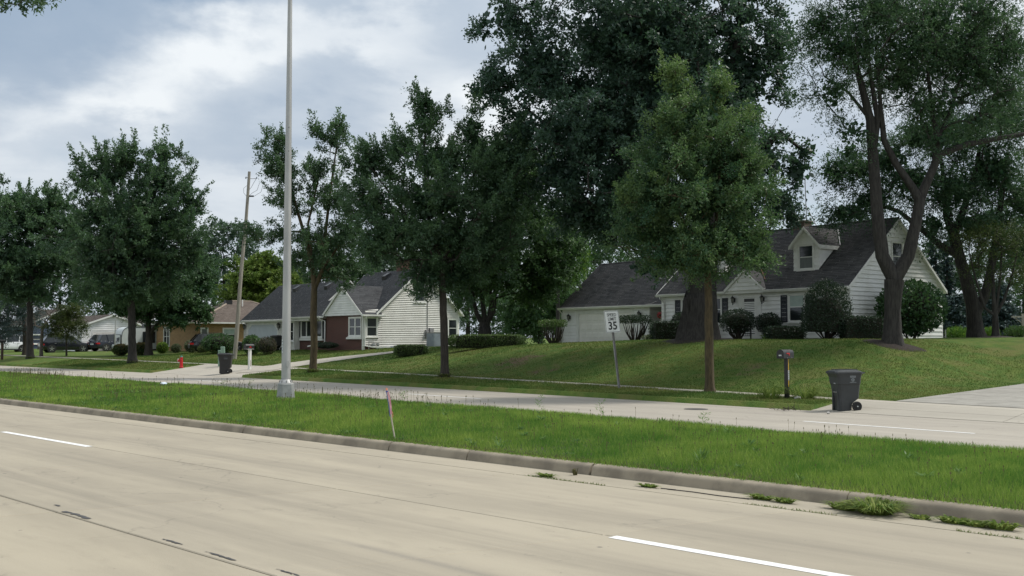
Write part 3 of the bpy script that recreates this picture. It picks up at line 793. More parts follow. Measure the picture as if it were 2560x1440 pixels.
def in_view(x, y, z, pad=350):
    u = 1280 + FPX * x / np.maximum(y, 0.1); v = 850 - FPX * (z - EYE) / np.maximum(y, 0.1)
    return (y > 2) & (u > -pad) & (u < 2560 + pad) & (v < 1440 + 250)
def blade_mesh(name, x, y, z, h, w, lean, tone, mat, parent=None):
    n = len(x)
    a = rng.uniform(0, 2 * np.pi, n); b = rng.uniform(0, 2 * np.pi, n)
    wx, wy = np.cos(a) * w / 2, np.sin(a) * w / 2
    V = np.empty((n, 3, 3), np.float32)
    V[:, 0] = np.stack([x - wx, y - wy, z], -1); V[:, 1] = np.stack([x + wx, y + wy, z], -1)
    V[:, 2] = np.stack([x + np.cos(b) * lean * h, y + np.sin(b) * lean * h, z + h], -1)
    me = np_mesh(name, V.reshape(-1, 3), np.arange(n * 3).reshape(-1, 3), 3)
    set_tone(me, np.repeat(np.clip(tone, 0, 1), 3))
    o = link_mesh(name, me, mat, parent); o['kind'] = 'stuff'
    return o
def waves(s, t, f, seed):
    r_ = np.random.default_rng(seed); o = np.zeros_like(s)
    for k in range(7):
        a = r_.uniform(0, 6.28); q = f * r_.uniform(0.5, 2.0)
        o += np.sin(q * (s * math.cos(a) + t * math.sin(a)) + r_.uniform(0, 6.28))
    return o / 7
def median_grass():
    N = 1000000
    s = rng.uniform(-7, 74, N); t = 11.62 + rng.uniform(0, 1, N) * (tmed(s) - 0.14 - 11.62)
    x, y = st2xy(s, t); d = np.hypot(x, y)
    dens = np.interp(d, [8, 16, 26, 40, 70], [1.0, 0.9, 0.5, 0.26, 0.16])
    keep = (rng.uniform(0, 1, N) < dens) & in_view(x, y, np.zeros(N))
    s, t, x, y, d = s[keep], t[keep], x[keep], y[keep], d[keep]
    n = len(s)
    z = med_z(s, t) - 0.01
    z = np.where((t < 11.72) | (t > tmed(s) - 0.22), 0.145, z)
    k = (t - 11.62) / (tmed(s) - 11.76)
    big = waves(s, t, 0.9, 1); mid = waves(s, t, 3.0, 2)
    h = (0.075 + 0.045 * rng.random(n)) * (1 + 0.38 * big + 0.28 * mid)
    h *= np.interp(k, [0, 0.04, 0.12, 0.75, 0.95, 1], [0.5, 0.8, 1.0, 1.15, 1.35, 1.0])
    h = np.clip(h, 0.03, 0.24)
    tone = 0.36 + 0.42 * big + 0.38 * waves(s, t, 2.2, 5) + 0.30 * waves(s, t, 6.0, 6) + 0.24 * rng.standard_normal(n) + np.where(rng.random(n) < 0.06, 0.4, 0)
    w = np.interp(d, [8, 20, 40, 70], [0.007, 0.012, 0.022, 0.04]) * rng.uniform(0.7, 1.3, n)
    blade_mesh('median_grass', x, y, z, h, w, rng.uniform(0.1, 0.75, n), tone, M['blade'])
    # dry fringe along the kerbs
    m = 16000
    s = rng.uniform(-6, 60, m); t = 11.70 + np.abs(rng.normal(0, 0.10, m)); x, y = st2xy(s, t)
    q = in_view(x, y, 0 * x); s, t, x, y = s[q], t[q], x[q], y[q]
    blade_mesh('dry_verge_grass', x, y, 0 * x + 0.12, rng.uniform(0.03, 0.10, len(x)), rng.uniform(0.008, 0.016, len(x)), rng.uniform(0.2, 1.2, len(x)), rng.uniform(0, 0.9, len(x)), M['straw'])
median_grass()

def seed_stalks():
    n = 3800
    s = rng.uniform(4, 66, n); k = 1 - np.abs(rng.normal(0, 0.14, n)); k = np.where(rng.random(n) < 0.66, rng.uniform(0.12, 1, n), k)
    dens = np.where(k > 0.72, 0.12 + 0.6 * (waves(s, k * 3, 0.9, 9) > 0.08), 0.9)
    q = (rng.random(n) < dens) & (k > 0.1)
    s, k = s[q], np.clip(k[q], 0, 0.985); n = len(s)
    t = 11.72 + k * (tmed(s) - 0.2 - 11.72); x, y = st2xy(s, t); z = med_z(s, t)
    h = np.where(k > 0.72, (0.14 + 0.26 * rng.random(n) ** 1.8) * np.interp(s, [4, 12, 20], [0.6, 0.75, 1.0]), rng.uniform(0.13, 0.2, n))
    q = in_view(x, y, z); s, x, y, z, h, k = s[q], x[q], y[q], z[q], h[q], k[q]; n = len(x)
    d = np.hypot(x, y); w = 0.00012 * d
    a = rng.uniform(0, 6.28, n); lx, ly = np.cos(a) * h * rng.uniform(0.02, 0.25, n), np.sin(a) * h * rng.uniform(0.02, 0.25, n)
    hw = np.where(k > 0.72, 0.0075, 0.012) * np.clip(d / 24, 0.8, 1.5); hl = np.where(k > 0.72, 0.045, 0.026)
    V = np.empty((n, 8, 3), np.float32)
    cx, cy = FPX / FPX * (y / d), -(x / d)
    V[:, 0] = np.stack([x - cx * w, y - cy * w, z], -1); V[:, 1] = np.stack([x + cx * w, y + cy * w, z], -1)
    V[:, 2] = np.stack([x + lx + cx * w * .7, y + ly + cy * w * .7, z + h], -1); V[:, 3] = np.stack([x + lx - cx * w * .7, y + ly - cy * w * .7, z + h], -1)
    V[:, 4] = np.stack([x + lx, y + ly, z + h - hl * .4], -1); V[:, 5] = np.stack([x + lx + cx * hw, y + ly + cy * hw, z + h + hl * .3], -1)
    V[:, 6] = np.stack([x + lx, y + ly, z + h + hl], -1); V[:, 7] = np.stack([x + lx - cx * hw, y + ly - cy * hw, z + h + hl * .3], -1)
    F = (np.arange(n)[:, None, None] * 8 + np.array([[0, 1, 2, 3], [4, 5, 6, 7]])[None]).reshape(-1, 4)
    me = np_mesh('seed_stalks', V.reshape(-1, 3), F, 4)
    tn = np.where(k > 0.72, rng.uniform(0.1, 0.8, n), rng.uniform(0.45, 1, n))
    set_tone(me, np.repeat(tn, 8))
    link_mesh('seed_stalks', me, M['straw'])['kind'] = 'stuff'
seed_stalks()

def leaf_arrays(P, D, N, L, Wd, fold=0.0):
    """rhombic leaves: base P, axis D, normal N (unit), length L, width Wd"""
    S_ = np.cross(D, N); S_ /= np.maximum(np.linalg.norm(S_, axis=1, keepdims=True), 1e-6)
    L = L[:, None]; Wd = Wd[:, None]
    V = np.empty((len(P), 4, 3), np.float32)
    V[:, 0] = P; V[:, 1] = P + D * L * 0.5 + S_ * Wd / 2 + N * L * fold
    V[:, 2] = P + D * L; V[:, 3] = P + D * L * 0.5 - S_ * Wd / 2 + N * L * fold
    return V.reshape(-1, 3)
def leaf_tris(P, D, N, L, Wd):
    S_ = np.cross(D, N); S_ /= np.maximum(np.linalg.norm(S_, axis=1, keepdims=True), 1e-6)
    L = L[:, None]; Wd = Wd[:, None]
    V = np.empty((len(P), 3, 3), np.float32)
    V[:, 0] = P + D * L * 0.25 + S_ * Wd * 0.55; V[:, 1] = P + D * L * 0.05 - S_ * Wd * 0.5; V[:, 2] = P + D * L
    return V.reshape(-1, 3)
def leaf_obj(name, V, tone, mat, parent=None, off=None, kind='stuff', c=4):
    if off is not None: V = V - np.array(off, np.float32)
    n = len(V) // c
    me = np_mesh(name, V, np.arange(n * c).reshape(-1, c), c)
    set_tone(me, np.repeat(np.clip(tone, 0, 1), c))
    o = link_mesh(name, me, mat, parent)
    if kind: o['kind'] = kind
    return o
def unit(n):
    v = rng.normal(size=(n, 3)); return v / np.linalg.norm(v, axis=1, keepdims=True)
def rosette(c, r_, n, h):
    a = rng.uniform(0, 6.28, n); up = rng.uniform(0.25, 1.0, n) * h
    D = np.stack([np.cos(a), np.sin(a), up], -1); D /= np.linalg.norm(D, axis=1, keepdims=True)
    N = np.stack([-np.cos(a) * up, -np.sin(a) * up, np.ones(n)], -1) + rng.normal(0, 0.2, (n, 3)); N /= np.linalg.norm(N, axis=1, keepdims=True)
    P = np.array(c)[None] + np.stack([np.cos(a), np.sin(a), 0 * a], -1) * rng.uniform(0, 0.35, n)[:, None] * r_ + np.array([0, 0, 0.02]) + np.stack([0 * a, 0 * a, rng.uniform(0, 0.4, n) * h * r_], -1)
    return leaf_arrays(P, D, N, rng.uniform(0.5, 1.0, n) * r_, rng.uniform(0.10, 0.2, n) * r_, -0.05)
def weeds():
    Vs, Ts = [], []
    for i in range(130):
        s_ = rng.uniform(-2, 45); k = rng.uniform(0.03, 0.97) if i > 25 else rng.uniform(0, 0.06)
        t_ = 11.72 + k * (float(tmed(s_)) - 11.95)
        x, y = st2xy(s_, t_); n = rng.integers(14, 34)
        Vs.append(rosette((x, y, float(med_z(s_, t_)) + 0.02), rng.uniform(0.07, 0.16), n, rng.uniform(0.6, 1.8))); Ts.append(np.full(n, rng.uniform(0.1, 1.0)) + rng.normal(0, 0.1, n))
    leaf_obj('broadleaf_weeds', np.concatenate(Vs), np.concatenate(Ts), M['weed'])
weeds()

# ------------------------------------------------------------------ short lawn grass
def lawn_grass():
    N = 620000
    s = rng.uniform(-4, 78, N); t = kerb_far(s) + 0.2 + rng.uniform(0, 1, N) ** 1.15 * 17
    x, y = st2xy(s, t); d = np.hypot(x, y)
    keep = rng.random(N) < np.interp(d, [24, 34, 50, 80], [1.0, 0.85, 0.5, 0.3])
    w0, w1 = walk0(s), walk1(s)
    keep &= ~((t > w0 - 0.02) & (t < w1 + 0.01))
    keep &= ~(open_right(s) & (t < w1 + 0.02)) & ~(open_left(s) & (t < w1 + 0.02))
    keep &= ~((s < 13.4) & (s > -2.1) & (t > w1))
    keep &= in_view(x, y, 0 * x + 1, 150)
    keep &= rng.random(N) > bare(x, y) * 0.9 * (0.7 + waves(s, t, 3, 77))
    s, t, x, y, d = s[keep], t[keep], x[keep], y[keep], d[keep]
    e_ = 5000; se = rng.uniform(14.8, 47, e_); te_ = np.where(rng.random(e_) < 0.5, walk0(se) + np.abs(rng.normal(0, 0.10, e_)), walk1(se) - np.abs(rng.normal(0, 0.09, e_)))
    xe, ye = st2xy(se, te_); s = np.concatenate([s, se]); t = np.concatenate([t, te_]); x = np.concatenate([x, xe]); y = np.concatenate([y, ye]); d = np.hypot(x, y)
    q = ~on_left_drive(s, t)
    s, t, x, y, d = s[q], t[q], x[q], y[q], d[q]; n = len(s)
    tone = 0.40 + 0.60 * waves(s, t, 0.8, 21) + 0.42 * waves(s, t, 2.6, 22) + rng.normal(0, 0.16, n)
    h = rng.uniform(0.03, 0.065, n) * (1 + 0.5 * waves(s, t, 1.8, 23))
    tall = (t < walk0(s)) & (s > 14.6)
    h = np.where(tall, h * 1.3, h)
    blade_mesh('lawn_grass', x, y, height(s, t) - 0.008, h, np.interp(d, [24, 45, 80], [0.018, 0.032, 0.06]) * rng.uniform(0.7, 1.3, n), rng.uniform(0.2, 1.0, n), tone, M['blade_lawn'])
lawn_grass()
# ================================================================== trees
def unitv(v):
    v = np.asarray(v, float); return v / max(np.linalg.norm(v), 1e-9)
def px(u, v, depth, dd=0.0):
    return np.array(at(u, v, depth + dd))
def blob_px(u, v, ru, rv, depth, dd=0.0, ry=None):
    D = depth + dd
    return (px(u, v, depth, dd), np.array([ru * D / FPX, (ry if ry is not None else ru * D / FPX), rv * D / FPX]))

class Tree:
    def __init__(self): self.p = []; self.par = []; self.r = []; self.paths = []
    def path(self, pts, radii, start=None, step=0.45):
        pts = [np.asarray(q, float) for q in pts]
        last = start
        run = [] if start is None else [start]
        if start is None:
            run = [len(self.p)]
            self.p.append(pts[0]); self.par.append(-1); self.r.append(radii[0]); last = len(self.p) - 1
        for i in range(len(pts) - 1):
            a, b = (pts[i] if not (i == 0 and start is not None) else self.p[start]), pts[i + 1]
            n = max(1, int(np.linalg.norm(b - a) / step))
            for k in range(1, n + 1):
                f = k / n
                q = a + (b - a) * f + (rng.normal(0, 0.06, 3) * min(radii[i + 1], 0.12) * np.array([1, 1, 0.2]) if k < n else 0)
                self.p.append(q); self.par.append(last); self.r.append(radii[i] + (radii[i + 1] - radii[i]) * f)
                last = len(self.p) - 1; run.append(last)
        self.paths.append((run, radii[0]))
        return last
    def nearest(self, q):
        P = np.array(self.p); return int(np.argmin(np.linalg.norm(P - q, axis=1)))
    def twig(self, c, base_z, r_tip=0.012, sag=0.25):
        P = np.array(self.p)
        d = c - P; dist = np.linalg.norm(d, axis=1)
        cost = dist + 0.9 * np.maximum(P[:, 2] - c[2] + 0.15 * dist, 0) + 0.02 * np.arange(len(P)) * 0
        cost = np.where(P[:, 2] < base_z, 1e6, cost)
        i = int(np.argmin(cost)); a = P[i]; L = np.linalg.norm(c - a)
        n = max(2, int(L / 0.55))
        last = i
        mid = (a + c) / 2 + np.array([0, 0, sag * L * 0.35]) + rng.normal(0, 0.07 * L, 3)
        for k in range(1, n + 1):
            f = k / n
            q = (1 - f) ** 2 * a + 2 * f * (1 - f) * mid + f * f * c
            self.p.append(q); self.par.append(last); self.r.append(-r_tip); last = len(self.p) - 1
    def mesh(self, off, sides=6):
        P = np.array(self.p); par = np.array(self.par); r_ = np.array(self.r)
        n = len(P); cnt = np.zeros(n)
        leafs = np.ones(n, bool); leafs[par[par >= 0]] = False
        cnt[leafs] = 1
        for i in range(n - 1, 0, -1):
            if par[i] >= 0: cnt[par[i]] += cnt[i]
        rad = np.where(r_ > 0, r_, np.abs(r_) * np.power(np.maximum(cnt, 1), 0.47))
        cap = np.where(par >= 0, rad[np.maximum(par, 0)], 9)
        rad = np.where(r_ > 0, rad, np.minimum(rad, np.maximum(cap * 0.9, 0.008)))
        tv, tf, base = [], [], 0
        for run, r0 in self.paths:
            if len(run) < 2: continue
            pts = P[run]; rr = r_[run].copy(); rr[0] = min(r0, abs(rr[0]) if run[0] == 0 else r0)
            ns = 14 if r0 > 0.12 else (9 if r0 > 0.05 else 6)
            tg = np.gradient(pts, axis=0); tg /= np.maximum(np.linalg.norm(tg, axis=1, keepdims=True), 1e-9)
            u = np.cross(tg[0], [0.3, 1, 0.1]); u /= np.linalg.norm(u)
            lob = rng.uniform(0, 6.28, 3); ks = np.arange(ns) * 2 * np.pi / ns
            for i in range(len(run)):
                u = u - tg[i] * (u @ tg[i]); u /= max(np.linalg.norm(u), 1e-9); w = np.cross(tg[i], u)
                fl = 0.05 + 0.10 * max(0, 1 - np.linalg.norm(pts[i] - pts[0]) / (6 * r0 + 0.01)) * (run[0] == 0)
                q = rr[i] * (1 + fl * np.sin(5 * ks + lob[0]) + 0.04 * np.sin(3 * ks + lob[1] + i * 0.3) + 0.02 * rng.normal(size=ns))
                tv.append(pts[i] + u * (np.cos(ks) * q)[:, None] + w * (np.sin(ks) * q)[:, None])
            k = np.arange(ns); k2 = (k + 1) % ns
            for i in range(len(run) - 1):
                tf.append(np.stack([k, k2, k2 + ns, k + ns], -1) + base + i * ns)
            base += ns * len(run)
        e = np.where((par >= 0) & (r_ <= 0))[0]
        if len(e) == 0:
            return np.concatenate(tv) - np.array(off), np.concatenate(tf)
        A, B = P[par[e]], P[e]; ra, rb = rad[par[e]], rad[e]
        # a twig leaving a stout limb starts at twig thickness
        ra = np.where((r_[e] < 0) & (r_[par[e]] > 0), rb * 1.25, ra)
        d = B - A; L = np.maximum(np.linalg.norm(d, axis=1, keepdims=True), 1e-6); d = d / L
        ref = np.where(np.abs(d[:, 2:3]) < 0.9, np.array([[0, 0, 1.0]]), np.array([[1.0, 0, 0]]))
        ref = np.where(np.abs(d[:, 2:3]) < 0.9, ref, np.array([[1.0, 0, 0]]))
        # common reference along near-vertical trunks keeps the rings aligned
        u = np.cross(d, np.where(np.abs(d[:, 2:3]) > 0.6, np.array([[1.0, 0, 0]]), np.array([[0, 0, 1.0]])))
        u /= np.maximum(np.linalg.norm(u, axis=1, keepdims=True), 1e-9)
        w = np.cross(d, u)
        ks = np.arange(sides) * 2 * np.pi / sides
        ca, sa = np.cos(ks), np.sin(ks)
        ring = u[:, None] * ca[None, :, None] + w[:, None] * sa[None, :, None]
        V = np.concatenate([A[:, None] + ring * ra[:, None, None], (B + d * np.minimum(rb[:, None] * 0.3, 0.03))[:, None] + ring * rb[:, None, None]], 1)
        m = len(e)
        idx = np.arange(m)[:, None, None] * 2 * sides
        k = np.arange(sides); k2 = (k + 1) % sides
        F = np.stack([k, k2, k2 + sides, k + sides], -1)[None] + idx
        return np.concatenate([V.reshape(-1, 3)] + tv) - np.array(off), np.concatenate([F.reshape(-1, 4)] + [q + m * 2 * sides for q in tf])

def sample_blobs(blobs, n, shell=0.55):
    vol = np.array([np.prod(b[1]) ** 0.75 for b in blobs]); vol /= vol.sum()
    which = rng.choice(len(blobs), n, p=vol)
    C_ = np.array([b[0] for b in blobs])[which]; Rr = np.array([b[1] for b in blobs])[which]
    u = unit(n); rr = rng.random(n) ** shell
    wob = 1 + 0.22 * np.sin(u[:, 0] * 5 + which) * np.sin(u[:, 2] * 6 + 2 * which) + 0.1 * rng.normal(size=n)
    return C_ + u * Rr * (rr * wob)[:, None], u

def tree(name, label, base, trunks, blobs, ncl=180, lpc=120, leaf=(0.13, 0.07), spray=0.55, mat='leaf_elm', bark='bark',
         group=None, seed=1, shell=0.42, fork_z=None, tip=0.012, sprays=6, droop=0.15, up=0.35, tone0=0.4, tone_top=0.0, sides=7, sag=0.25, jit=0.07, tone_var=0.16, flare=True, limbs=True, spikes=0.0, spike_len=1.0, fill=0):
    global rng
    keep_rng = rng
    rng = np.random.default_rng(seed)
    lpc = lpc * 2; leaf = (leaf[0] * 0.72, leaf[1] * 0.74)     # many small three-cornered leaves
    base = Vector(base)
    root = thing(name, label, 'tree', base, group=group)
    off = np.array(base)
    T = Tree()
    for i, (pts, rad) in enumerate(trunks):
        pts = [np.asarray(p, float) for p in pts]; rad = list(rad)
        if i == 0:
            if flare:
                p0 = pts[0]; r0 = rad[0]; dirv = unitv(pts[1] - p0)
                pts = [p0 - dirv * 0.25, p0 + dirv * 0.04, p0 + dirv * r0 * 1.3, p0 + dirv * r0 * 3.2] + pts[1:]
                rad = [r0 * 1.55, r0 * 1.38, r0 * 1.12, r0] + rad[1:]
            T.path(pts, rad, None, 0.35)
        else:
            T.path([T.p[T.nearest(pts[0])]] + pts[1:], rad, T.nearest(pts[0]), 0.4)
    fz = fork_z if fork_z is not None else trunks[0][0][-1][2] - 0.3
    if limbs:
        top = np.asarray(trunks[0][0][-1], float)
        rt = trunks[0][1][-1]
        for c, Rr in sorted(blobs, key=lambda b: np.linalg.norm(b[0] - top)):
            j = T.nearest(c)
            if np.linalg.norm(T.p[j] - c) < 0.8: continue
            cand = [k for k in range(len(T.p)) if T.p[k][2] >= fz and T.p[k][2] < c[2] + 0.2] or [j]
            j = min(cand, key=lambda k: np.linalg.norm(T.p[k] - c))
            a = T.p[j]; mid = (a + c) / 2 + np.array([0, 0, 0.12 * np.linalg.norm(c - a)]) + rng.normal(0, 0.15, 3)
            rr = min(T.r[j] * 0.6, 0.02 + 0.035 * np.prod(Rr) ** (1 / 3))
            T.path([a, mid, c], [rr, rr * 0.7, rr * 0.4], j, 0.5)
    cl, cu = sample_blobs(blobs, ncl, shell)
    cl = cl[cl[:, 2] > base.z + 0.3]
    cen = np.mean([b[0] for b in blobs], 0)
    order = np.argsort(np.linalg.norm(cl - np.asarray(trunks[0][0][-1]), axis=1))
    for i in order: T.twig(cl[i], fz, tip, sag)
    V, F = T.mesh(off, sides)
    link_mesh('trunk', np_mesh('trunk', V, F, 4, True), M[bark], root)
    # leaves sit along short shoots that leave each twig end
    n = len(cl)
    Ps, Ds, Ns, tones = [], [], [], []
    zmin = min(b[0][2] - b[1][2] for b in blobs); zmax = max(b[0][2] + b[1][2] for b in blobs)
    outw = cl - cen; outw /= np.maximum(np.linalg.norm(outw, axis=1, keepdims=True), 1e-6)
    ct = tone0 + rng.normal(0, tone_var, n)
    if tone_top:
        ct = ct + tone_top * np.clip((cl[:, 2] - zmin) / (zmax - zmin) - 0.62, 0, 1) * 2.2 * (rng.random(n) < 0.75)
    per = max(3, lpc // sprays)
    for k in range(sprays):
        d = unit(n) + 0.55 * outw + np.array([0, 0, up]); d /= np.linalg.norm(d, axis=1, keepdims=True)
        Ls = spray * rng.uniform(0.55, 1.3, n)
        f = rng.random((n, per)) ** 0.8
        pos = cl[:, None] + d[:, None] * (f * Ls[:, None])[..., None] + rng.normal(0, jit, (n, per, 3))
        pos[..., 2] -= droop * (f * Ls[:, None]) ** 1.5
        ax = d[:, None] * 0.7 + unit(n * per).reshape(n, per, 3) * 0.8; ax[..., 2] -= 0.2
        ax /= np.linalg.norm(ax, axis=-1, keepdims=True)
        nr = unit(n * per).reshape(n, per, 3) * 0.75 + np.array([0, 0, 0.75]); nr /= np.linalg.norm(nr, axis=-1, keepdims=True)
        Ps.append(pos.reshape(-1, 3)); Ds.append(ax.reshape(-1, 3)); Ns.append(nr.reshape(-1, 3))
        tones.append((ct[:, None] + rng.normal(0, 0.13, (n, per))).ravel())
    if spikes:
        pick = np.where((rng.random(n) < spikes) & (((cl - cen) * outw).sum(1) > 0))[0]
        per2 = int(lpc * 0.45)
        for k in range(2):
            d = 0.75 * outw[pick] + unit(len(pick)) * 0.35 + np.array([0, 0, 0.75]); d /= np.linalg.norm(d, axis=1, keepdims=True)
            Ls = spike_len * rng.uniform(0.5, 1.25, len(pick))
            f = rng.random((len(pick), per2)) ** 0.9
            pos = cl[pick][:, None] + d[:, None] * (f * Ls[:, None])[..., None] + rng.normal(0, 1, (len(pick), per2, 3)) * (jit * (1.5 - f))[..., None]
            ax = d[:, None] * 0.8 + unit(len(pick) * per2).reshape(len(pick), per2, 3) * 0.7
            ax /= np.linalg.norm(ax, axis=-1, keepdims=True)
            nr = unit(len(pick) * per2).reshape(len(pick), per2, 3) * 0.75 + np.array([0, 0, 0.75]); nr /= np.linalg.norm(nr, axis=-1, keepdims=True)
            Ps.append(pos.reshape(-1, 3)); Ds.append(ax.reshape(-1, 3)); Ns.append(nr.reshape(-1, 3))
            tones.append((ct[pick][:, None] + 0.08 + rng.normal(0, 0.13, (len(pick), per2)) + 0.15 * f).ravel())
    P = np.concatenate(Ps); D = np.concatenate(Ds); N = np.concatenate(Ns); tn = np.concatenate(tones)
    m = len(P)
    L = leaf[0] * rng.uniform(0.65, 1.25, m); Wd = leaf[1] * rng.uniform(0.7, 1.2, m)
    leaf_obj('crown', leaf_tris(P, D, N, L, Wd), tn, M[mat], root, off, c=3)
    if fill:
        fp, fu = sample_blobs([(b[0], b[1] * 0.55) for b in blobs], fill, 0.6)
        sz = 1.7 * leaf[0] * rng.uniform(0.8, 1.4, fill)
        leaf_obj('inner_foliage', leaf_arrays(fp, unit(fill), unit(fill), sz, sz * 0.75), np.clip(tone0 * 0.6 + rng.normal(0, 0.12, fill), 0, 1), M[mat], root, off)  # shade inside the crown is put into a darker leaf tone
    rng = keep_rng
    return root

def tpx(depth, pts):
    """trunk polyline from (u, v, diameter in photo pixels[, extra depth])"""
    P, Rr = [], []
    for q in pts:
        dd = q[3] if len(q) > 3 else 0.0
        P.append(px(q[0], q[1], depth, dd)); Rr.append(q[2] / 2 * (depth + dd) / FPX)
    return P, Rr

STREET = 'young street trees along the far kerb'
# the bright elm before the right-hand house
def street_tree(label, u, v, trunk, blobs, seed, **kw):
    g_ = ground(u, v)
    d = g_.y
    tr = tpx(d, trunk); tr[0][0] = np.array(g_)
    bl = [blob_px(*b[:4], d, *(b[4:])) for b in blobs]
    return tree('street_tree', label, g_, [tr] + [tpx(d, t_) for t_ in kw.pop('extra', [])], bl, group=STREET, seed=seed, **kw)
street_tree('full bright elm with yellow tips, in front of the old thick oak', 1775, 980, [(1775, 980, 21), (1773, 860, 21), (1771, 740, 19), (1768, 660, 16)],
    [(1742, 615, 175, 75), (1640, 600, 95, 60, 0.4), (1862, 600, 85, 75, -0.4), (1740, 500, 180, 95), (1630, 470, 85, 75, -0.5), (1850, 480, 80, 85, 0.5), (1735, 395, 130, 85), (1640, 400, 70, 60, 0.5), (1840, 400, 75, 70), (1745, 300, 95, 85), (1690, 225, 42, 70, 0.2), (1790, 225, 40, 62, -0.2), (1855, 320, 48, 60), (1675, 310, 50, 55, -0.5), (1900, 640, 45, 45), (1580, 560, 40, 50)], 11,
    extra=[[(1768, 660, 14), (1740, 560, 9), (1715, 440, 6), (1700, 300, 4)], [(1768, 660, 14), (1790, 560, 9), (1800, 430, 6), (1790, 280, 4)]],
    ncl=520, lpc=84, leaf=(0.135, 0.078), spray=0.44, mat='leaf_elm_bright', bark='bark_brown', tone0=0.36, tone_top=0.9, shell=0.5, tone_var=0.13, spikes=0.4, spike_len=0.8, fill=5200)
street_tree('tall elm with an uneven crown, trunk before the white sided gable wall', 1112, 943, [(1112, 943, 20), (1110, 800, 19), (1105, 690, 17), (1098, 640, 14)],
    [(1075, 590, 200, 75), (950, 600, 95, 65, -1), (1215, 600, 120, 90, 0.6), (1100, 500, 190, 90), (930, 510, 80, 70, 0.5), (1245, 490, 95, 90, -0.5), (1100, 410, 150, 80), (930, 410, 68, 62, 0.8), (1225, 400, 95, 80, 0.5), (1065, 310, 60, 65), (1062, 255, 40, 40), (1185, 325, 52, 55), (1270, 380, 50, 60), (905, 420, 40, 50), (1000, 370, 50, 45), (1140, 690, 90, 60, 0.8), (1060, 690, 60, 50, -0.6)], 12,
    extra=[[(1098, 640, 13), (1070, 540, 9), (1060, 400, 5), (1065, 280, 3)], [(1105, 660, 12), (1150, 560, 8), (1190, 430, 5)], [(1098, 640, 11), (1030, 560, 7), (950, 450, 4)]],
    ncl=680, lpc=72, leaf=(0.165, 0.098), spray=0.50, mat='leaf_elm', bark='bark', tone0=0.50, tone_top=0.3, shell=0.55, spikes=0.45, spike_len=1.0, fill=7500)
street_tree('thin forked elm with a scarred trunk, right of the light pole', 782, 931, [(782, 931, 17), (786, 870, 17), (784, 790, 17), (786, 722, 15)],
    [(690, 390, 52, 60), (672, 345, 30, 32), (720, 440, 70, 65, 0.4), (830, 360, 48, 50), (845, 330, 30, 25), (795, 440, 55, 50, -0.4), (730, 510, 62, 48), (840, 500, 62, 52, 0.4), (690, 590, 62, 40, 0.2), (640, 585, 35, 22), (800, 600, 100, 60), (870, 580, 50, 60, -0.4), (830, 670, 75, 45, 0.3), (865, 700, 25, 22), (745, 640, 50, 35, 0.2), (795, 340, 30, 30)], 13,
    extra=[[(786, 722, 14), (782, 670, 11), (765, 600, 9), (730, 480, 6), (690, 380, 4)], [(786, 722, 13), (808, 670, 10), (815, 570, 8), (830, 450, 5), (845, 340, 3)], [(782, 680, 8), (770, 560, 6), (800, 430, 4)], [(808, 670, 8), (850, 610, 5), (880, 540, 3)]],
    ncl=290, lpc=66, leaf=(0.175, 0.10), spray=0.46, mat='leaf_elm', bark='bark_brown', tone0=0.50, tone_top=0.2, shell=0.65, fork_z=4.0, spikes=0.4, spike_len=0.9)
street_tree('broad dark elm with twin leaders, left of the red hydrant', 331, 907, [(331, 907, 19), (330, 800, 18), (327, 710, 17), (326, 640, 14)],
    [(270, 660, 130, 90), (400, 660, 120, 95, 0.6), (330, 728, 115, 34), (330, 590, 170, 85), (250, 540, 90, 70, -0.5), (420, 560, 80, 80), (270, 450, 75, 75), (400, 450, 75, 80), (300, 410, 60, 45), (410, 385, 50, 45), (255, 400, 25, 50), (330, 400, 30, 40), (215, 440, 40, 55), (480, 620, 40, 60), (470, 500, 35, 60), (500, 530, 20, 14), (350, 520, 120, 80)], 14,
    extra=[[(326, 640, 12), (300, 540, 8), (270, 420, 4)], [(326, 640, 12), (370, 540, 8), (405, 420, 4)]],
    ncl=680, lpc=72, leaf=(0.225, 0.125), spray=0.62, mat='leaf_elm', bark='bark_dark', tone0=0.46, tone_top=0.2, shell=0.55, spikes=0.45, spike_len=1.4, fill=6500)
street_tree('dark street elm at the left edge of the view', 76, 896, [(76, 896, 15), (74, 800, 14), (75, 730, 13), (78, 680, 10)],
    [(60, 650, 130, 90), (170, 640, 80, 80, 0.5), (-30, 640, 80, 100), (80, 560, 120, 70), (30, 510, 60, 50), (120, 520, 60, 45), (180, 560, 50, 50), (-40, 540, 60, 60), (60, 730, 90, 40)], 15,
    ncl=520, lpc=64, leaf=(0.27, 0.155), spray=0.8, mat='leaf_elm', bark='bark_dark', tone0=0.44, tone_top=0.2, shell=0.55, spikes=0.4, spike_len=1.4, fill=5200)

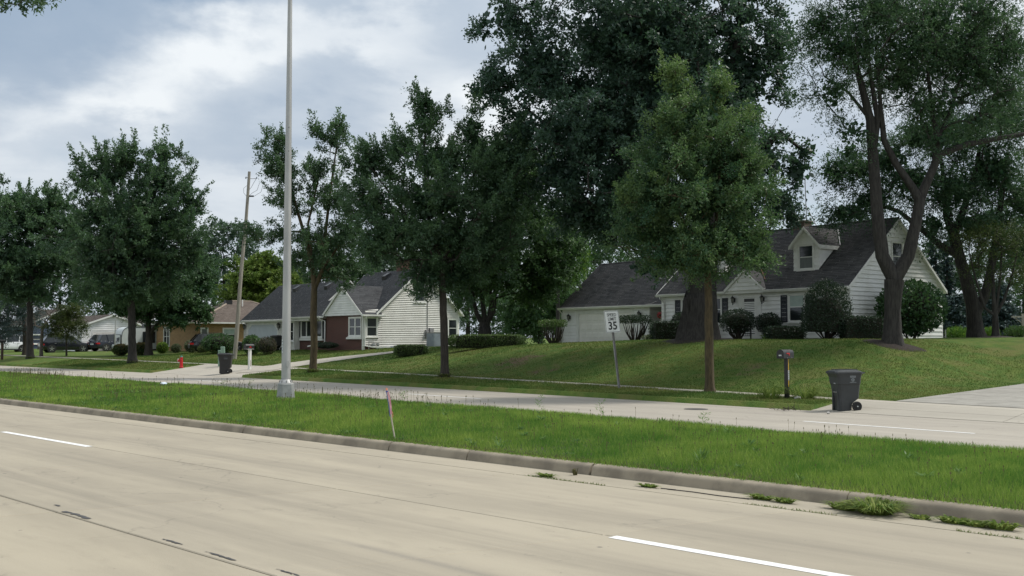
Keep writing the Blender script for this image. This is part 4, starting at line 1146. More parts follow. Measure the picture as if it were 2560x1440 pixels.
# the big oak by the right-hand house
OD = 47.0
ob = foot(1748, OD)
O_tr = tpx(OD, [(1748, 866, 78), (1750, 780, 66), (1757, 700, 64), (1758, 640, 66)])
O_tr[0][0] = np.array(ob)
tree('oak_tree', 'huge dark oak with a thick knotted trunk and a crown filling the sky', ob, [O_tr,
    tpx(OD, [(1735, 665, 38), (1690, 600, 30), (1600, 470, 24), (1500, 330, 17), (1400, 200, 10)]),
    tpx(OD, [(1755, 650, 44), (1745, 500, 34), (1720, 330, 28), (1690, 150, 22), (1650, -80, 12)]),
    tpx(OD, [(1770, 650, 40), (1800, 480, 32), (1815, 280, 26), (1850, 60, 18), (1860, -150, 9)]),
    tpx(OD, [(1790, 560, 26), (1860, 430, 18), (1950, 330, 11), (2010, 380, 6)]),
    tpx(OD, [(1660, 560, 20), (1560, 520, 14), (1430, 500, 8)]),
    tpx(OD, [(1600, 470, 20), (1480, 400, 12), (1300, 260, 6)])],
    [blob_px(*b, OD) if len(b) < 5 else blob_px(*b[:4], OD, b[4]) for b in [
     (1600, 90, 300, 190), (1350, 180, 140, 140), (1235, 200, 65, 60), (1215, 70, 28, 75), (1280, 60, 80, 90), (1460, 330, 190, 130), (1700, 280, 220, 170, -1.5), (1860, 200, 120, 190), (1940, 130, 60, 130),
     (1910, 400, 80, 90), (1990, 430, 58, 60), (2015, 380, 35, 35), (1940, 500, 60, 50), (1560, 480, 170, 100), (1400, 440, 120, 80), (1300, 330, 60, 60), (1450, 535, 120, 55, 1.0), (1850, 520, 90, 80, 1.0), (1600, 560, 130, 60, 2.0), (1975, 545, 22, 22),
     (1330, -60, 120, 90), (1600, -120, 260, 120), (1850, -60, 130, 120), (1650, 150, 200, 150, 4.0), (1560, 300, 150, 150, 4.0), (1610, 670, 50, 35, 1.0)]],
    ncl=1450, lpc=66, leaf=(0.245, 0.16), spray=0.66, mat='leaf_oak', bark='bark_dark', seed=21, shell=0.5, fork_z=4.4, tip=0.013, fill=13000, tone0=0.58, up=0.1, droop=0.25, sides=9, jit=0.10)

# honey locust with the forked trunk
HD = 41.0
hb = foot(2232, HD)
H_tr = tpx(HD, [(2232, 850, 41), (2232, 780, 39), (2234, 730, 44), (2236, 700, 49)])
H_tr[0][0] = np.array(hb)
LOC = [(2300, 120, 220, 120), (2120, 120, 150, 110), (2080, 230, 80, 80), (2130, 330, 60, 60), (2060, 60, 90, 80), (2440, 180, 130, 110), (2330, 260, 110, 80), (2200, 30, 200, 90), (2460, 40, 120, 110), (2440, 300, 70, 50), (2350, 350, 60, 40), (2260, 200, 120, 90, 1.5), (2520, 120, 90, 120), (2400, 120, 150, 110, 2.0), (2500, 230, 100, 90, 1.0), (2330, 40, 160, 90, -1.0), (2200, -80, 200, 90), (2450, -80, 150, 90)]
tree('honey_locust', 'feathery honey locust with a thick trunk forked into a V before the gable', hb, [H_tr,
    tpx(HD, [(2226, 705, 36), (2205, 640, 34), (2196, 560, 31), (2190, 480, 28), (2183, 390, 26), (2176, 300, 22), (2150, 200, 15), (2120, 80, 9)]),
    tpx(HD, [(2190, 400, 16), (2195, 300, 14), (2175, 180, 9), (2160, 40, 6)]),
    tpx(HD, [(2250, 700, 36), (2272, 640, 31), (2290, 560, 28), (2300, 500, 27), (2282, 470, 20), (2240, 410, 17), (2210, 350, 15), (2200, 250, 10), (2190, 100, 6)]),
    tpx(HD, [(2300, 500, 24), (2325, 440, 20), (2350, 385, 18), (2420, 360, 15), (2500, 345, 12), (2590, 330, 8)]),
    tpx(HD, [(2335, 420, 17), (2345, 350, 15), (2330, 280, 11), (2320, 180, 7)]),
    tpx(HD, [(2345, 350, 12), (2375, 280, 9), (2400, 200, 6)]),
    tpx(HD, [(2176, 300, 10), (2120, 230, 7), (2060, 190, 4)])],
    [blob_px(*b[:4], HD, *(b[4:])) for b in LOC], ncl=980, lpc=84, leaf=(0.14, 0.06), spray=0.8, mat='leaf_locust', bark='bark_dark', seed=31, shell=0.62, fork_z=7.0, tip=0.011, tone0=0.5, droop=0.5, up=0.0, sprays=8, sides=9, jit=0.05, limbs=False, sag=0.4, fill=6500)

# the darker locust pair further right
D2 = 49.0
b2 = foot(2440, D2)
t2 = tpx(D2, [(2438, 842, 34), (2432, 760, 33), (2410, 680, 28), (2392, 620, 27), (2385, 590, 26)])
t2[0][0] = np.array(b2)
tree('locust_tree', 'dark leaning locust on the lawn right of the house, one long low limb', b2, [t2,
    tpx(D2, [(2445, 800, 26), (2462, 740, 24), (2480, 660, 19), (2500, 520, 14), (2520, 380, 10)]),
    tpx(D2, [(2388, 640, 19), (2350, 612, 16), (2308, 575, 14), (2250, 530, 10), (2180, 505, 6)]),
    tpx(D2, [(2385, 590, 22), (2366, 540, 16), (2362, 470, 12), (2350, 380, 7)]),
    tpx(D2, [(2385, 590, 20), (2410, 520, 16), (2440, 420, 11), (2460, 300, 7)])],
    [blob_px(*b[:4], D2, *(b[4:])) for b in [(2110, 530, 60, 35), (2180, 500, 80, 50), (2090, 430, 60, 60), (2150, 420, 70, 60), (2280, 450, 90, 70), (2380, 470, 90, 80), (2480, 430, 110, 100), (2560, 500, 70, 90), (2450, 560, 110, 60), (2400, 330, 120, 80), (2520, 300, 90, 90), (2220, 400, 80, 70), (2550, 620, 50, 50), (2330, 560, 50, 40), (2120, 380, 40, 40), (2300, 340, 80, 60)]],
    ncl=620, lpc=74, leaf=(0.17, 0.078), spray=0.85, mat='leaf_locust', bark='bark_dark', seed=32, shell=0.6, fork_z=5.5, tone0=0.4, droop=0.45, up=0.0, sprays=8, sides=8, jit=0.06, limbs=False, sag=0.4, fill=6500)
# slim multi-stemmed small tree beside it
D3 = 47.0
b3 = foot(2490, D3)
t3 = tpx(D3, [(2490, 840, 16), (2488, 790, 13), (2484, 740, 9), (2482, 660, 6)])
t3[0][0] = np.array(b3)
tree('small_tree', 'slim multi stemmed young tree with sparse leaves beside the dark locust', b3, [t3,
    tpx(D3, [(2489, 800, 9), (2510, 750, 7), (2530, 690, 5), (2545, 620, 3)]), tpx(D3, [(2488, 800, 9), (2462, 770, 7), (2440, 700, 5), (2425, 640, 3)]), tpx(D3, [(2488, 790, 8), (2500, 700, 6), (2505, 620, 3)])],
    [blob_px(*b[:4], D3, *(b[4:])) for b in [(2440, 650, 50, 50), (2500, 620, 60, 60), (2540, 680, 45, 50), (2470, 590, 60, 40), (2530, 590, 50, 40), (2420, 600, 35, 40), (2480, 700, 50, 30)]],
    ncl=120, lpc=50, leaf=(0.11, 0.06), spray=0.5, mat='leaf_olive', bark='bark_dark', seed=33, shell=0.6, tone0=0.2, fork_z=3.5)

# maple in the middle distance
D4 = 64.0
b4 = foot(1213, D4)
t4 = tpx(D4, [(1213, 846, 30), (1212, 825, 28), (1212, 805, 26)])
t4[0][0] = np.array(b4)
tree('maple_tree', 'multi trunked maple behind the long clipped hedge', b4, [t4,
    tpx(D4, [(1210, 812, 14), (1192, 785, 11), (1183, 750, 9), (1178, 690, 6)]), tpx(D4, [(1211, 812, 14), (1208, 770, 12), (1200, 690, 8)]), tpx(D4, [(1213, 812, 16), (1232, 780, 13), (1238, 730, 10), (1245, 660, 7)]), tpx(D4, [(1222, 800, 12), (1228, 760, 9), (1225, 680, 6)])],
    [blob_px(*b[:4], D4, *(b[4:])) for b in [(1200, 690, 110, 55), (1280, 660, 110, 70), (1360, 680, 80, 60), (1180, 620, 90, 60), (1300, 570, 120, 80), (1260, 480, 100, 80), (1340, 440, 70, 70), (1250, 400, 80, 60), (1140, 700, 60, 50), (1330, 740, 60, 30, 1), (1390, 620, 60, 60)]],
    ncl=560, lpc=66, leaf=(0.27, 0.17), spray=0.8, mat='leaf_maple', bark='bark_dark', seed=41, shell=0.5, tone0=0.55, fork_z=3.5)

# background trees
def bg_tree(name, label, u, depth, vbase_w, blobs, mat, seed, ncl=150, lpc=52, leaf=(0.5, 0.32), spray=1.2, tone0=0.4, bark='bark_dark', group=None, **kw):
    b = foot(u, depth)
    top = px(u, blobs[0][1], depth)
    r0 = vbase_w / 2 * depth / FPX
    tr = ([np.array(b), (np.array(b) * 0.55 + top * 0.45), top], [r0, r0 * 0.75, r0 * 0.4])
    return tree(name, label, b, [tr], [blob_px(*q[:4], depth, *(q[4:])) for q in blobs], ncl=ncl, lpc=lpc, leaf=leaf, spray=spray, mat=mat, bark=bark, seed=seed, tone0=tone0, fork_z=b.z + 1.2, group=group, sides=6, **kw)
bg_tree('round_tree', 'round yellow green tree behind the tan brick house roof', 650, 118, 14, [(650, 720, 85, 50), (640, 690, 70, 50), (700, 720, 60, 45), (610, 740, 50, 40), (740, 710, 30, 30), (660, 665, 45, 30), (640, 790, 90, 40)], 'leaf_yellow', 51, 230, 70, tone0=0.42)
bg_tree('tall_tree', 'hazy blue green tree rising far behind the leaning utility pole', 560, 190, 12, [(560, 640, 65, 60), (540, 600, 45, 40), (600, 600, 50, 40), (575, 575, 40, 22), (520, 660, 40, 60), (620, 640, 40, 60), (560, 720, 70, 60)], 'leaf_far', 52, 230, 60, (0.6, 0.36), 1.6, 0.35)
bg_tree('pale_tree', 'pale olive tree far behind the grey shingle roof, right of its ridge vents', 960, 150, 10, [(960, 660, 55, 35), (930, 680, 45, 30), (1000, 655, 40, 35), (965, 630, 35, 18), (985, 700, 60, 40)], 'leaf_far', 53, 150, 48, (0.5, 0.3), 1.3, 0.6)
bg_tree('dark_tree', 'dark broad tree behind the left shingle roof, by the light pole', 800, 132, 14, [(800, 690, 100, 60), (860, 660, 60, 50), (720, 700, 60, 60), (820, 640, 60, 40), (900, 690, 50, 40)], 'leaf_dark', 54, 230, 64, (0.42, 0.25), 1.2, 0.45)
WOOD = 'dark trees of the wood between the two white houses'
woods = [(1170, 118, [(1170, 700, 80, 90), (1150, 640, 60, 60), (1200, 790, 90, 65)]), (1270, 98, [(1290, 720, 90, 80), (1260, 650, 70, 60), (1300, 805, 100, 60)]), (1400, 92, [(1400, 640, 90, 80), (1370, 560, 60, 60), (1430, 720, 100, 80), (1390, 800, 80, 50)]),
         (1500, 104, [(1500, 620, 90, 80), (1480, 540, 70, 60), (1520, 700, 100, 70)]), (1610, 110, [(1610, 600, 90, 80), (1580, 560, 70, 60), (1620, 680, 90, 60)]), (1350, 86, [(1340, 790, 70, 55), (1380, 740, 60, 60), (1300, 770, 50, 60)]), (1090, 128, [(1090, 690, 80, 70), (1060, 650, 50, 50)])]
wl = ['dark wood tree behind the left gable peak', 'dark wood tree directly behind the long hedge', 'dense dark tree left of the white garage roof', 'tall dark tree rising behind the garage ridge', 'dark tree hidden behind the old oak trunk', 'low dark tree filling the gap beside the flat topped shrub', 'dark tree behind the brick chimney of the left house']
for i, (u, d, bl) in enumerate(woods):
    bg_tree('wood_tree', wl[i], u, d, 12, bl, 'leaf_dark', 60 + i, 170, 52, (0.34, 0.21), 1.0, 0.6, group=WOOD)
bg_tree('fresh_tree', 'fresh bright green tree glowing in the wood below the oak crown', 1395, 80, 12, [(1395, 610, 60, 55), (1370, 650, 50, 50), (1430, 660, 40, 40), (1390, 560, 40, 25)], 'leaf_lime', 71, 130, 60, (0.26, 0.16), 0.8, 0.12)
LB = 'dark trees behind the houses on the left'
for i, (u, d, bl, lb) in enumerate([(20, 135, [(20, 760, 90, 70), (-40, 720, 80, 80), (60, 700, 80, 60), (30, 825, 90, 45)], 'dark tree far left behind the blue house'), (150, 140, [(150, 740, 80, 50), (190, 700, 80, 60), (110, 700, 70, 60), (150, 815, 90, 50)], 'dark tree behind the black car and bare tree'), (300, 150, [(300, 730, 90, 50), (350, 690, 80, 60), (250, 690, 80, 60), (280, 800, 110, 55)], 'dark tree behind the white garage gable'), (450, 135, [(450, 720, 80, 60), (490, 690, 60, 60), (410, 700, 60, 60)], 'dark tree behind the tan brick house')]):
    bg_tree('backdrop_tree', lb, u, d, 12, bl, 'leaf_dark', 80 + i, 170, 52, (0.42, 0.26), 1.2, 0.45, group=LB)
# small dark maple beside the trailer
D5 = 84.0
b5 = foot(372, D5)
t5 = tpx(D5, [(372, 874, 17), (372, 840, 15), (370, 800, 13), (368, 760, 9)])
t5[0][0] = np.array(b5)
tree('yard_tree', 'dark spreading maple with a low side limb, in front of the camper trailer', b5, [t5, tpx(D5, [(374, 842, 9), (385, 820, 8), (396, 806, 7), (420, 790, 4)])],
    [blob_px(*b[:4], D5, *(b[4:])) for b in [(420, 740, 80, 45), (360, 760, 80, 40), (480, 740, 50, 45), (310, 745, 60, 28), (440, 790, 60, 18), (500, 780, 35, 22), (330, 775, 40, 12), (420, 690, 60, 40), (500, 690, 40, 30)]],
    ncl=420, lpc=64, leaf=(0.3, 0.19), spray=0.75, mat='leaf_dark', seed=91, tone0=0.4, shell=0.55, fork_z=b5.z + 1.5)
# bare tree, small round tree and a second stem at far left
D6 = 86.0
b6 = foot(103, D6)
t6 = tpx(D6, [(103, 880, 9), (104, 850, 8), (106, 820, 6)]); t6[0][0] = np.array(b6)
def bare_tree():
    root = thing('bare_tree', 'leafless grey dead tree beside the black car', 'tree', b6)
    T = Tree(); T.path(t6[0], t6[1])
    for i in range(46):
        u = 60 + 90 * rng.random(); v = 760 + 60 * rng.random()
        T.twig(px(u, v, D6, rng.normal(0, 1.0)), b6.z + 1.4, 0.016, 0.4)
    V, F = T.mesh(np.array(b6), 5)
    link_mesh('trunk', np_mesh('trunk', V, F, 4, True), M['twig_grey'], root)
bare_tree()
b7 = foot(166, D6)
t7 = tpx(D6, [(166, 879, 5), (166, 850, 4), (167, 830, 3)]); t7[0][0] = np.array(b7)
tree('small_tree', 'small round tree with thin olive leaves in front of the black car', b7, [t7], [blob_px(*b[:4], D6, *(b[4:])) for b in [(165, 815, 50, 30), (190, 810, 30, 25), (140, 825, 28, 18), (185, 780, 28, 18), (160, 790, 30, 20), (205, 830, 14, 14)]],
    ncl=150, lpc=48, leaf=(0.17, 0.09), spray=0.5, mat='leaf_olive', seed=93, tone0=0.35, fork_z=b7.z + 0.8, flare=False)
b8 = foot(62, 90)
t8 = tpx(90, [(62, 882, 10), (62, 840, 9), (60, 790, 8)]); t8[0][0] = np.array(b8)
tree('evergreen_tree', 'drooping dark evergreen before the blue house at far left', b8, [t8], [blob_px(*b[:4], 90, *(b[4:])) for b in [(30, 790, 60, 40), (60, 750, 50, 40), (10, 830, 40, 30), (95, 790, 30, 25), (-20, 780, 50, 50)]],
    ncl=200, lpc=60, leaf=(0.22, 0.07), spray=0.7, mat='leaf_spruce', seed=94, tone0=0.15, droop=0.6, fork_z=b8.z + 1.5)

# conifers and blue spruces right of the house
def conifer(label, u, vb, vt, depth, wpx, mat, seed, n=70, cat_name='spruce_tree', group=None, tone0=0.4):
    global rng
    k = rng; rng = np.random.default_rng(seed)
    b = foot(u, depth); top = px(u, vt, depth); b_ = np.array(b)
    root = thing(cat_name, label, 'tree', b, group=group)
    h = top[2] - b_[2]; r0 = wpx / 2 * depth / FPX
    T = Tree(); T.path([b_, top], [0.02 * h + 0.03, 0.02])
    Ps, Ds, Ns, tn = [], [], [], []
    for i in range(n):
        f = 0.06 + 0.92 * (i + rng.random()) / n
        a = rng.uniform(0, 6.28); L = r0 * (1 - f) ** 0.8 * rng.uniform(0.75, 1.1) + 0.15
        p0 = b_ + np.array([0, 0, f * h]); e = p0 + np.array([math.cos(a) * L, math.sin(a) * L, -0.18 * L])
        T.path([T.p[T.nearest(p0)], e], [0.03, 0.012], T.nearest(p0), 0.6)
        m = int(30 + 60 * L)
        g_ = rng.random(m) ** 0.7
        pos = p0 + (e - p0) * g_[:, None] + rng.normal(0, 0.10 + 0.05 * L, (m, 3)) * np.array([1, 1, 0.45])
        Ps.append(pos); d = unit(m) * 0.8 + (e - p0) / max(L, .1) + np.array([0, 0, -0.2]); Ds.append(d / np.linalg.norm(d, axis=1, keepdims=True))
        q = unit(m) * 0.6 + np.array([0, 0, 0.8]); Ns.append(q / np.linalg.norm(q, axis=1, keepdims=True)); tn.append(np.full(m, tone0 + rng.normal(0, 0.15)) + rng.normal(0, 0.12, m))
    V, F = T.mesh(b_, 6)
    link_mesh('trunk', np_mesh('trunk', V, F, 4, True), M['bark_dark'], root)
    P = np.concatenate(Ps); m = len(P); sz = 0.0030 * depth
    leaf_obj('crown', leaf_arrays(P, np.concatenate(Ds), np.concatenate(Ns), sz * rng.uniform(0.9, 1.6, m), sz * 0.5 * rng.uniform(0.7, 1.2, m)), np.concatenate(tn), M[mat], root, b_)
    rng = k
conifer('tall slim conifer behind the right gable, left of a pair', 2340, 830, 600, 82, 46, 'leaf_spruce', 101, 80, 'conifer', 'slim conifers behind the right gable', 0.05)
conifer('tall slim conifer behind the right gable, right of a pair', 2368, 830, 590, 84, 52, 'leaf_spruce', 102, 80, 'conifer', 'slim conifers behind the right gable', 0.05)
conifer('blue spruce on the back lawn nearest the house wall', 2390, 835, 735, 66, 95, 'leaf_spruce', 103, 110, 'spruce_tree', 'blue spruces at the back of the right lawn', 0.4)
conifer('blue spruce showing between the dark tree stems', 2500, 835, 700, 68, 110, 'leaf_spruce', 104, 110, 'spruce_tree', 'blue spruces at the back of the right lawn', 0.4)
BR = 'trees closing the view behind the right lawn'
for i, (u, d, bl, lb, mt) in enumerate([(2420, 95, [(2420, 700, 90, 90), (2380, 760, 70, 60), (2460, 780, 80, 60)], 'dark green tree behind the blue spruces', 'leaf_dark'), (2560, 88, [(2560, 700, 80, 110), (2520, 600, 70, 80), (2600, 780, 80, 70)], 'green tree at the right edge behind the lawn', 'leaf_maple'), (2180, 110, [(2180, 640, 80, 50), (2130, 600, 60, 50), (2250, 640, 80, 60), (2140, 560, 40, 30)], 'tree behind the right house ridge, seen below the locust', 'leaf_dark'), (2660, 80, [(2660, 500, 110, 160), (2640, 700, 100, 120)], 'tall tree just beyond the right edge of the lawn', 'leaf_maple')]):
    bg_tree('backdrop_tree', lb, u, d, 12, bl, mt, 110 + i, 170, 52, (0.32, 0.2), 1.0, 0.3, group=BR)

# branch of a tree standing just left of the view, reaching into the top left corner
def overhang():
    b = np.array([-9.5, 12.0, hxy(-9.5, 12.0)]); b[2] = 0.2
    bl = [(px(60, -30, 17.0), np.array([0.75, 0.8, 0.22])), (px(-60, -60, 16.0), np.array([1.2, 1.2, 0.5])), (px(-20, 70, 16.5), np.array([0.1, 0.3, 0.12])), (px(-250, -120, 15.5), np.array([1.6, 1.5, 0.9]))]
    tr = ([b, b + np.array([0.1, 0, 3]), px(-420, -60, 14.0)], [0.16, 0.13, 0.10])
    tree('roadside_tree', 'leafy branch tip hanging into the top left corner', Vector(b), [tr, ([px(-420, -60, 14.0), px(-200, -90, 15.0), px(40, -50, 17.0)], [0.07, 0.045, 0.02])], bl, ncl=150, lpc=36, leaf=(0.105, 0.062), spray=0.2, mat='leaf_elm', seed=120, tone0=0.35, fork_z=3.5, tip=0.006, limbs=False, jit=0.04)
overhang()
# ================================================================== houses
def clip_iv(x0, x1, cuts):
    iv = [(x0, x1)]
    for a, b in cuts:
        nx = []
        for p, q in iv:
            if b <= p or a >= q: nx.append((p, q))
            else:
                if a > p: nx.append((p, a))
                if b < q: nx.append((b, q))
        iv = nx
    return [(p, q) for p, q in iv if q - p > 0.04]
def siding(parent, O, ux, n, z0, z1, reveal, span, openings, mat, thick=0.042, name='siding_board', gap=0.09):
    """lapped boards on a wall; span(z) gives the wall's extent (x0, x1) at height z"""
    O = Vector(O); ux = Vector(ux); n = Vector(n); up = Vector((0, 0, 1))
    z = z0
    while z < z1 - 0.03:
        zt = min(z + reveal, z1)
        a0, a1 = span(z); b0, b1 = span(zt)
        cuts = [(o[0], o[1]) for o in openings if o[2] < zt - 0.05 and o[3] > z + 0.05]
        zl = z + gap * reveal
        for p, q in clip_iv(a0, a1, cuts):
            pt, qt = max(p, b0), min(q, b1)
            if abs(p - a0) < 1e-6: pt = b0
            if abs(q - a1) < 1e-6: qt = b1
            if qt - pt < 0.01: qt = pt = (max(min((pt + qt) / 2, q), p))
            P = lambda x, zz, d: O + ux * x + up * zz + n * d
            vs = [P(p, zl, 0), P(q, zl, 0), P(qt, zt, 0), P(pt, zt, 0), P(p, zl, thick), P(q, zl, thick), P(qt, zt, 0.008), P(pt, zt, 0.008)]
            MB().add(vs, [(0, 3, 2, 1), (4, 5, 6, 7), (0, 1, 5, 4), (1, 2, 6, 5), (2, 3, 7, 6), (3, 0, 4, 7)]).build(name, mat, parent)
        z = zt
def window(parent, O, ux, n, x0, x1, z0, z1, trim=0.09, style='double', glass='glass', lower=None, name='window', mat='white', sill=True, rail=0.45, lights=None, depth=0.0):
    """framed window standing on a wall plane: frame > panes, sashes, sill"""
    O = Vector(O); ux = Vector(ux); n = Vector(n); up = Vector((0, 0, 1))
    def fb(mb, a0, a1, b0, b1, d0, d1): mb.frame(O, ux, n, up, (a0, d0, b0), (a1, d1, b1))
    f = MB()
    fb(f, x0, x0 + trim, z0, z1, -0.02, 0.055); fb(f, x1 - trim, x1, z0, z1, -0.02, 0.055)
    fb(f, x0 + trim, x1 - trim, z1 - trim, z1, -0.02, 0.06); fb(f, x0 + trim, x1 - trim, z0, z0 + trim * 0.7, -0.02, 0.05)
    w = f.build(name, M[mat], parent)
    i0, i1, j0, j1 = x0 + trim, x1 - trim, z0 + trim * 0.7, z1 - trim
    cols = lights or [(0, 1)]
    for a, b in cols:
        c0, c1 = i0 + (i1 - i0) * a, i0 + (i1 - i0) * b
        if a > 0:
            m_ = MB(); fb(m_, c0 - 0.035, c0 + 0.035, j0, j1, -0.015, 0.048); m_.build('mullion', M[mat], w)
            c0 += 0.035
        if b < 1: c1 -= 0.035
        s_ = MB(); t = 0.035
        fb(s_, c0, c0 + t, j0, j1, -0.01, 0.03); fb(s_, c1 - t, c1, j0, j1, -0.01, 0.03)
        fb(s_, c0 + t, c1 - t, j0, j0 + t, -0.01, 0.03); fb(s_, c0 + t, c1 - t, j1 - t, j1, -0.01, 0.03)
        zm = j0 + (j1 - j0) * (1 - rail) if style == 'double' else None
        if zm: fb(s_, c0 + t, c1 - t, zm - 0.022, zm + 0.022, -0.01, 0.035)
        s_.build('sash', M[mat], w)
        if zm:
            p = MB(); fb(p, c0 + t, c1 - t, j0 + t, zm - 0.022, -0.012, 0.006); p.build('pane', M[lower or glass], w)
            p = MB(); fb(p, c0 + t, c1 - t, zm + 0.022, j1 - t, -0.012, 0.012); p.build('pane', M[glass], w)
        else:
            p = MB(); fb(p, c0 + t, c1 - t, j0 + t, j1 - t, -0.012, 0.008); p.build('pane', M[glass], w)
    if sill:
        s_ = MB(); fb(s_, x0 - 0.05, x1 + 0.05, z0 - 0.06, z0 - 0.002, -0.02, 0.10); s_.build('sill', M[mat], w)
    return w
def shingle_layer(parent, eL, eR, rR, rL, mat, expo=0.14, tab=0.30, lift=0.014, holes=None):
    """overlapping shingle courses with separate tabs on a sloping quad (eave left/right, ridge right/left)"""
    eL, eR, rR, rL = map(Vector, (eL, eR, rR, rL))
    n = (eR - eL).cross(rL - eL).normalized()
    if n.z < 0: n = -n
    H = ((rL + rR) / 2 - (eL + eR) / 2).length
    rows = max(1, int(round(H / expo)))
    V, F, tn = [], [], []
    for i in range(rows):
        f0, f1 = i / rows, (i + 1) / rows
        a, b = eL.lerp(rL, f0), eR.lerp(rR, f0); c, d = eL.lerp(rL, f1), eR.lerp(rR, f1)
        m = max(1, int((b - a).length / tab))
        sh = rng.random()
        cut = [0.0] + [min(max((k + sh) / m, 0), 1) for k in range(m)] + [1.0]
        rt = rng.normal(0, 0.10)
        for k in range(len(cut) - 1):
            g0, g1 = cut[k], cut[k + 1]
            if g1 - g0 < 1e-4: continue
            l = lift * rng.uniform(0.7, 1.5)
            p, q = a.lerp(b, g0) + n * l, a.lerp(b, g1) + n * l
            r_, s_ = c.lerp(d, g1) + n * 0.004, c.lerp(d, g0) + n * 0.004
            i0 = len(V)
            V += [p, q, r_, s_, p - n * l, q - n * l]; F += [(i0, i0 + 1, i0 + 2, i0 + 3), (i0 + 4, i0 + 5, i0 + 1, i0)]
            tn += [0.45 + rt + rng.normal(0, 0.22)] * 6
    me = np_mesh('shingle_layer', np.array([tuple(v) for v in V]), np.array(F), 4)
    set_tone(me, np.clip(tn, 0, 1))
    o = link_mesh('shingle_layer', me, M[mat], parent); o['kind'] = 'stuff'
    return o
def slope(parent, eL, eR, rR, rL, mat, thick=0.14, trim='white', name='roof', shingles=True):
    """roof slab with fascia-coloured edge and shingles on top"""
    pts = [Vector(p) for p in (eL, eR, rR, rL)]
    low = [p - Vector((0, 0, thick)) for p in pts]
    o = MB().hexa(low, [p - Vector((0, 0, 0.002)) for p in pts]).build(name, M[trim], parent)
    if shingles: shingle_layer(o, eL, eR, rR, rL, mat)
    return o
def lantern(parent, O, ux, n, x, z, s=1.0):
    O = Vector(O); ux = Vector(ux); n = Vector(n); up = Vector((0, 0, 1))
    c = O + ux * x + up * z + n * 0.16
    a = MB()
    a.frame(O + ux * x + up * z, ux, n, up, (-0.05 * s, 0.0, -0.10 * s), (0.05 * s, 0.03, 0.12 * s))
    a.tube([O + ux * x + up * (z - 0.12 * s) + n * 0.02, O + ux * x + up * (z - 0.2 * s) + n * 0.09, c - up * 0.17 * s], 0.012, 6)
    a.lathe([(0.012, -0.26 * s), (0.03, -0.2 * s), (0.012, -0.15 * s), (0.07 * s, -0.13 * s), (0.07 * s, -0.11 * s)], 8, tuple(c))
    a.lathe([(0.13 * s, 0.10 * s), (0.125 * s, 0.115 * s), (0.05 * s, 0.2 * s), (0.02, 0.22 * s), (0.008, 0.27 * s)], 8, tuple(c))
    for k in range(6):
        q = 2 * math.pi * k / 6
        p = Vector((math.cos(q), math.sin(q), 0))
        a.tube([c + p * 0.066 * s - up * 0.12 * s, c + p * 0.10 * s + up * 0.11 * s], 0.008, 4)
    o = a.build('wall_lantern', M['black'], parent)
    MB().lathe([(0.055 * s, -0.11 * s), (0.088 * s, 0.10 * s)], 6, tuple(c)).build('lantern_glass', M['lampglass'], o)
    return o
def shutter(parent, O, ux, n, x0, x1, z0, z1):
    O = Vector(O); ux = Vector(ux); n = Vector(n); up = Vector((0, 0, 1))
    m = MB()
    for a in (x0, x1 - 0.05): m.frame(O, ux, n, up, (a, 0.0, z0), (a + 0.05, 0.045, z1))
    m.frame(O, ux, n, up, (x0 + 0.05, 0, z0), (x1 - 0.05, 0.043, z0 + 0.06)); m.frame(O, ux, n, up, (x0 + 0.05, 0, z1 - 0.06), (x1 - 0.05, 0.043, z1))
    k = z0 + 0.07
    while k < z1 - 0.09:
        P = lambda x, z, d: O + ux * x + up * z + n * d
        m.add([P(x0 + 0.05, k, 0.036), P(x1 - 0.05, k, 0.036), P(x1 - 0.05, k + 0.05, 0.012), P(x0 + 0.05, k + 0.05, 0.012)], [(0, 1, 2, 3)])
        k += 0.05
    return m.build('shutter', M['shutter'], parent)
def garage_door(parent, O, ux, n, x0, x1, z0, z1, mat, rows=4, cols=8, clip=0.0, panels=True):
    """sectional door: sections > raised panels"""
    O = Vector(O); ux = Vector(ux); n = Vector(n); up = Vector((0, 0, 1))
    o = MB().frame(O, ux, n, up, (x0, -0.02, z0), (x1, 0.004, z1)).build('garage_door', M[mat], parent)
    h = (z1 - z0) / rows
    for i in range(rows):
        a = MB().frame(O, ux, n, up, (x0 + 0.01, 0.006, z0 + i * h + 0.006), (x1 - 0.01, 0.030, z0 + (i + 1) * h - 0.006)).build('door_section', M[mat], o)
        if panels:
            w = (x1 - x0 - 0.16) / cols
            for j in range(cols):
                q = x0 + 0.08 + j * w
                P = lambda x, z, d: O + ux * x + up * z + n * d
                zA, zB, xA, xB = z0 + i * h + 0.09, z0 + (i + 1) * h - 0.09, q + 0.05, q + w - 0.05
                # pressed panel: a recessed groove and a raised field, kept in the door's own mesh piece
                mb = MB().add([P(xA, zA, 0.0305), P(xB, zA, 0.0305), P(xB, zB, 0.0305), P(xA, zB, 0.0305), P(xA + .04, zA + .04, 0.042), P(xB - .04, zA + .04, 0.042), P(xB - .04, zB - .04, 0.042), P(xA + .04, zB - .04, 0.042)],
                              [(4, 5, 6, 7), (0, 1, 5, 4), (1, 2, 6, 5), (2, 3, 7, 6), (3, 0, 4, 7)])
                mb.build('door_panel', M[mat], o)
    return o
def gutter(parent, a, b, r_=0.06, mat='white'):
    a, b = Vector(a), Vector(b); d = (b - a).normalized(); o = Vector((d.y, -d.x, 0))
    prof = [(0, 0), (0, -0.11), (0.07, -0.12), (0.12, -0.03), (0.125, 0.0), (0.11, 0.0), (0.10, -0.02), (0.015, -0.02), (0.015, 0)]
    va = [a + o * x + Vector((0, 0, z)) for x, z in prof]; vb = [b + o * x + Vector((0, 0, z)) for x, z in prof]
    return MB().hexa(va, vb).build('gutter', M[mat], parent)

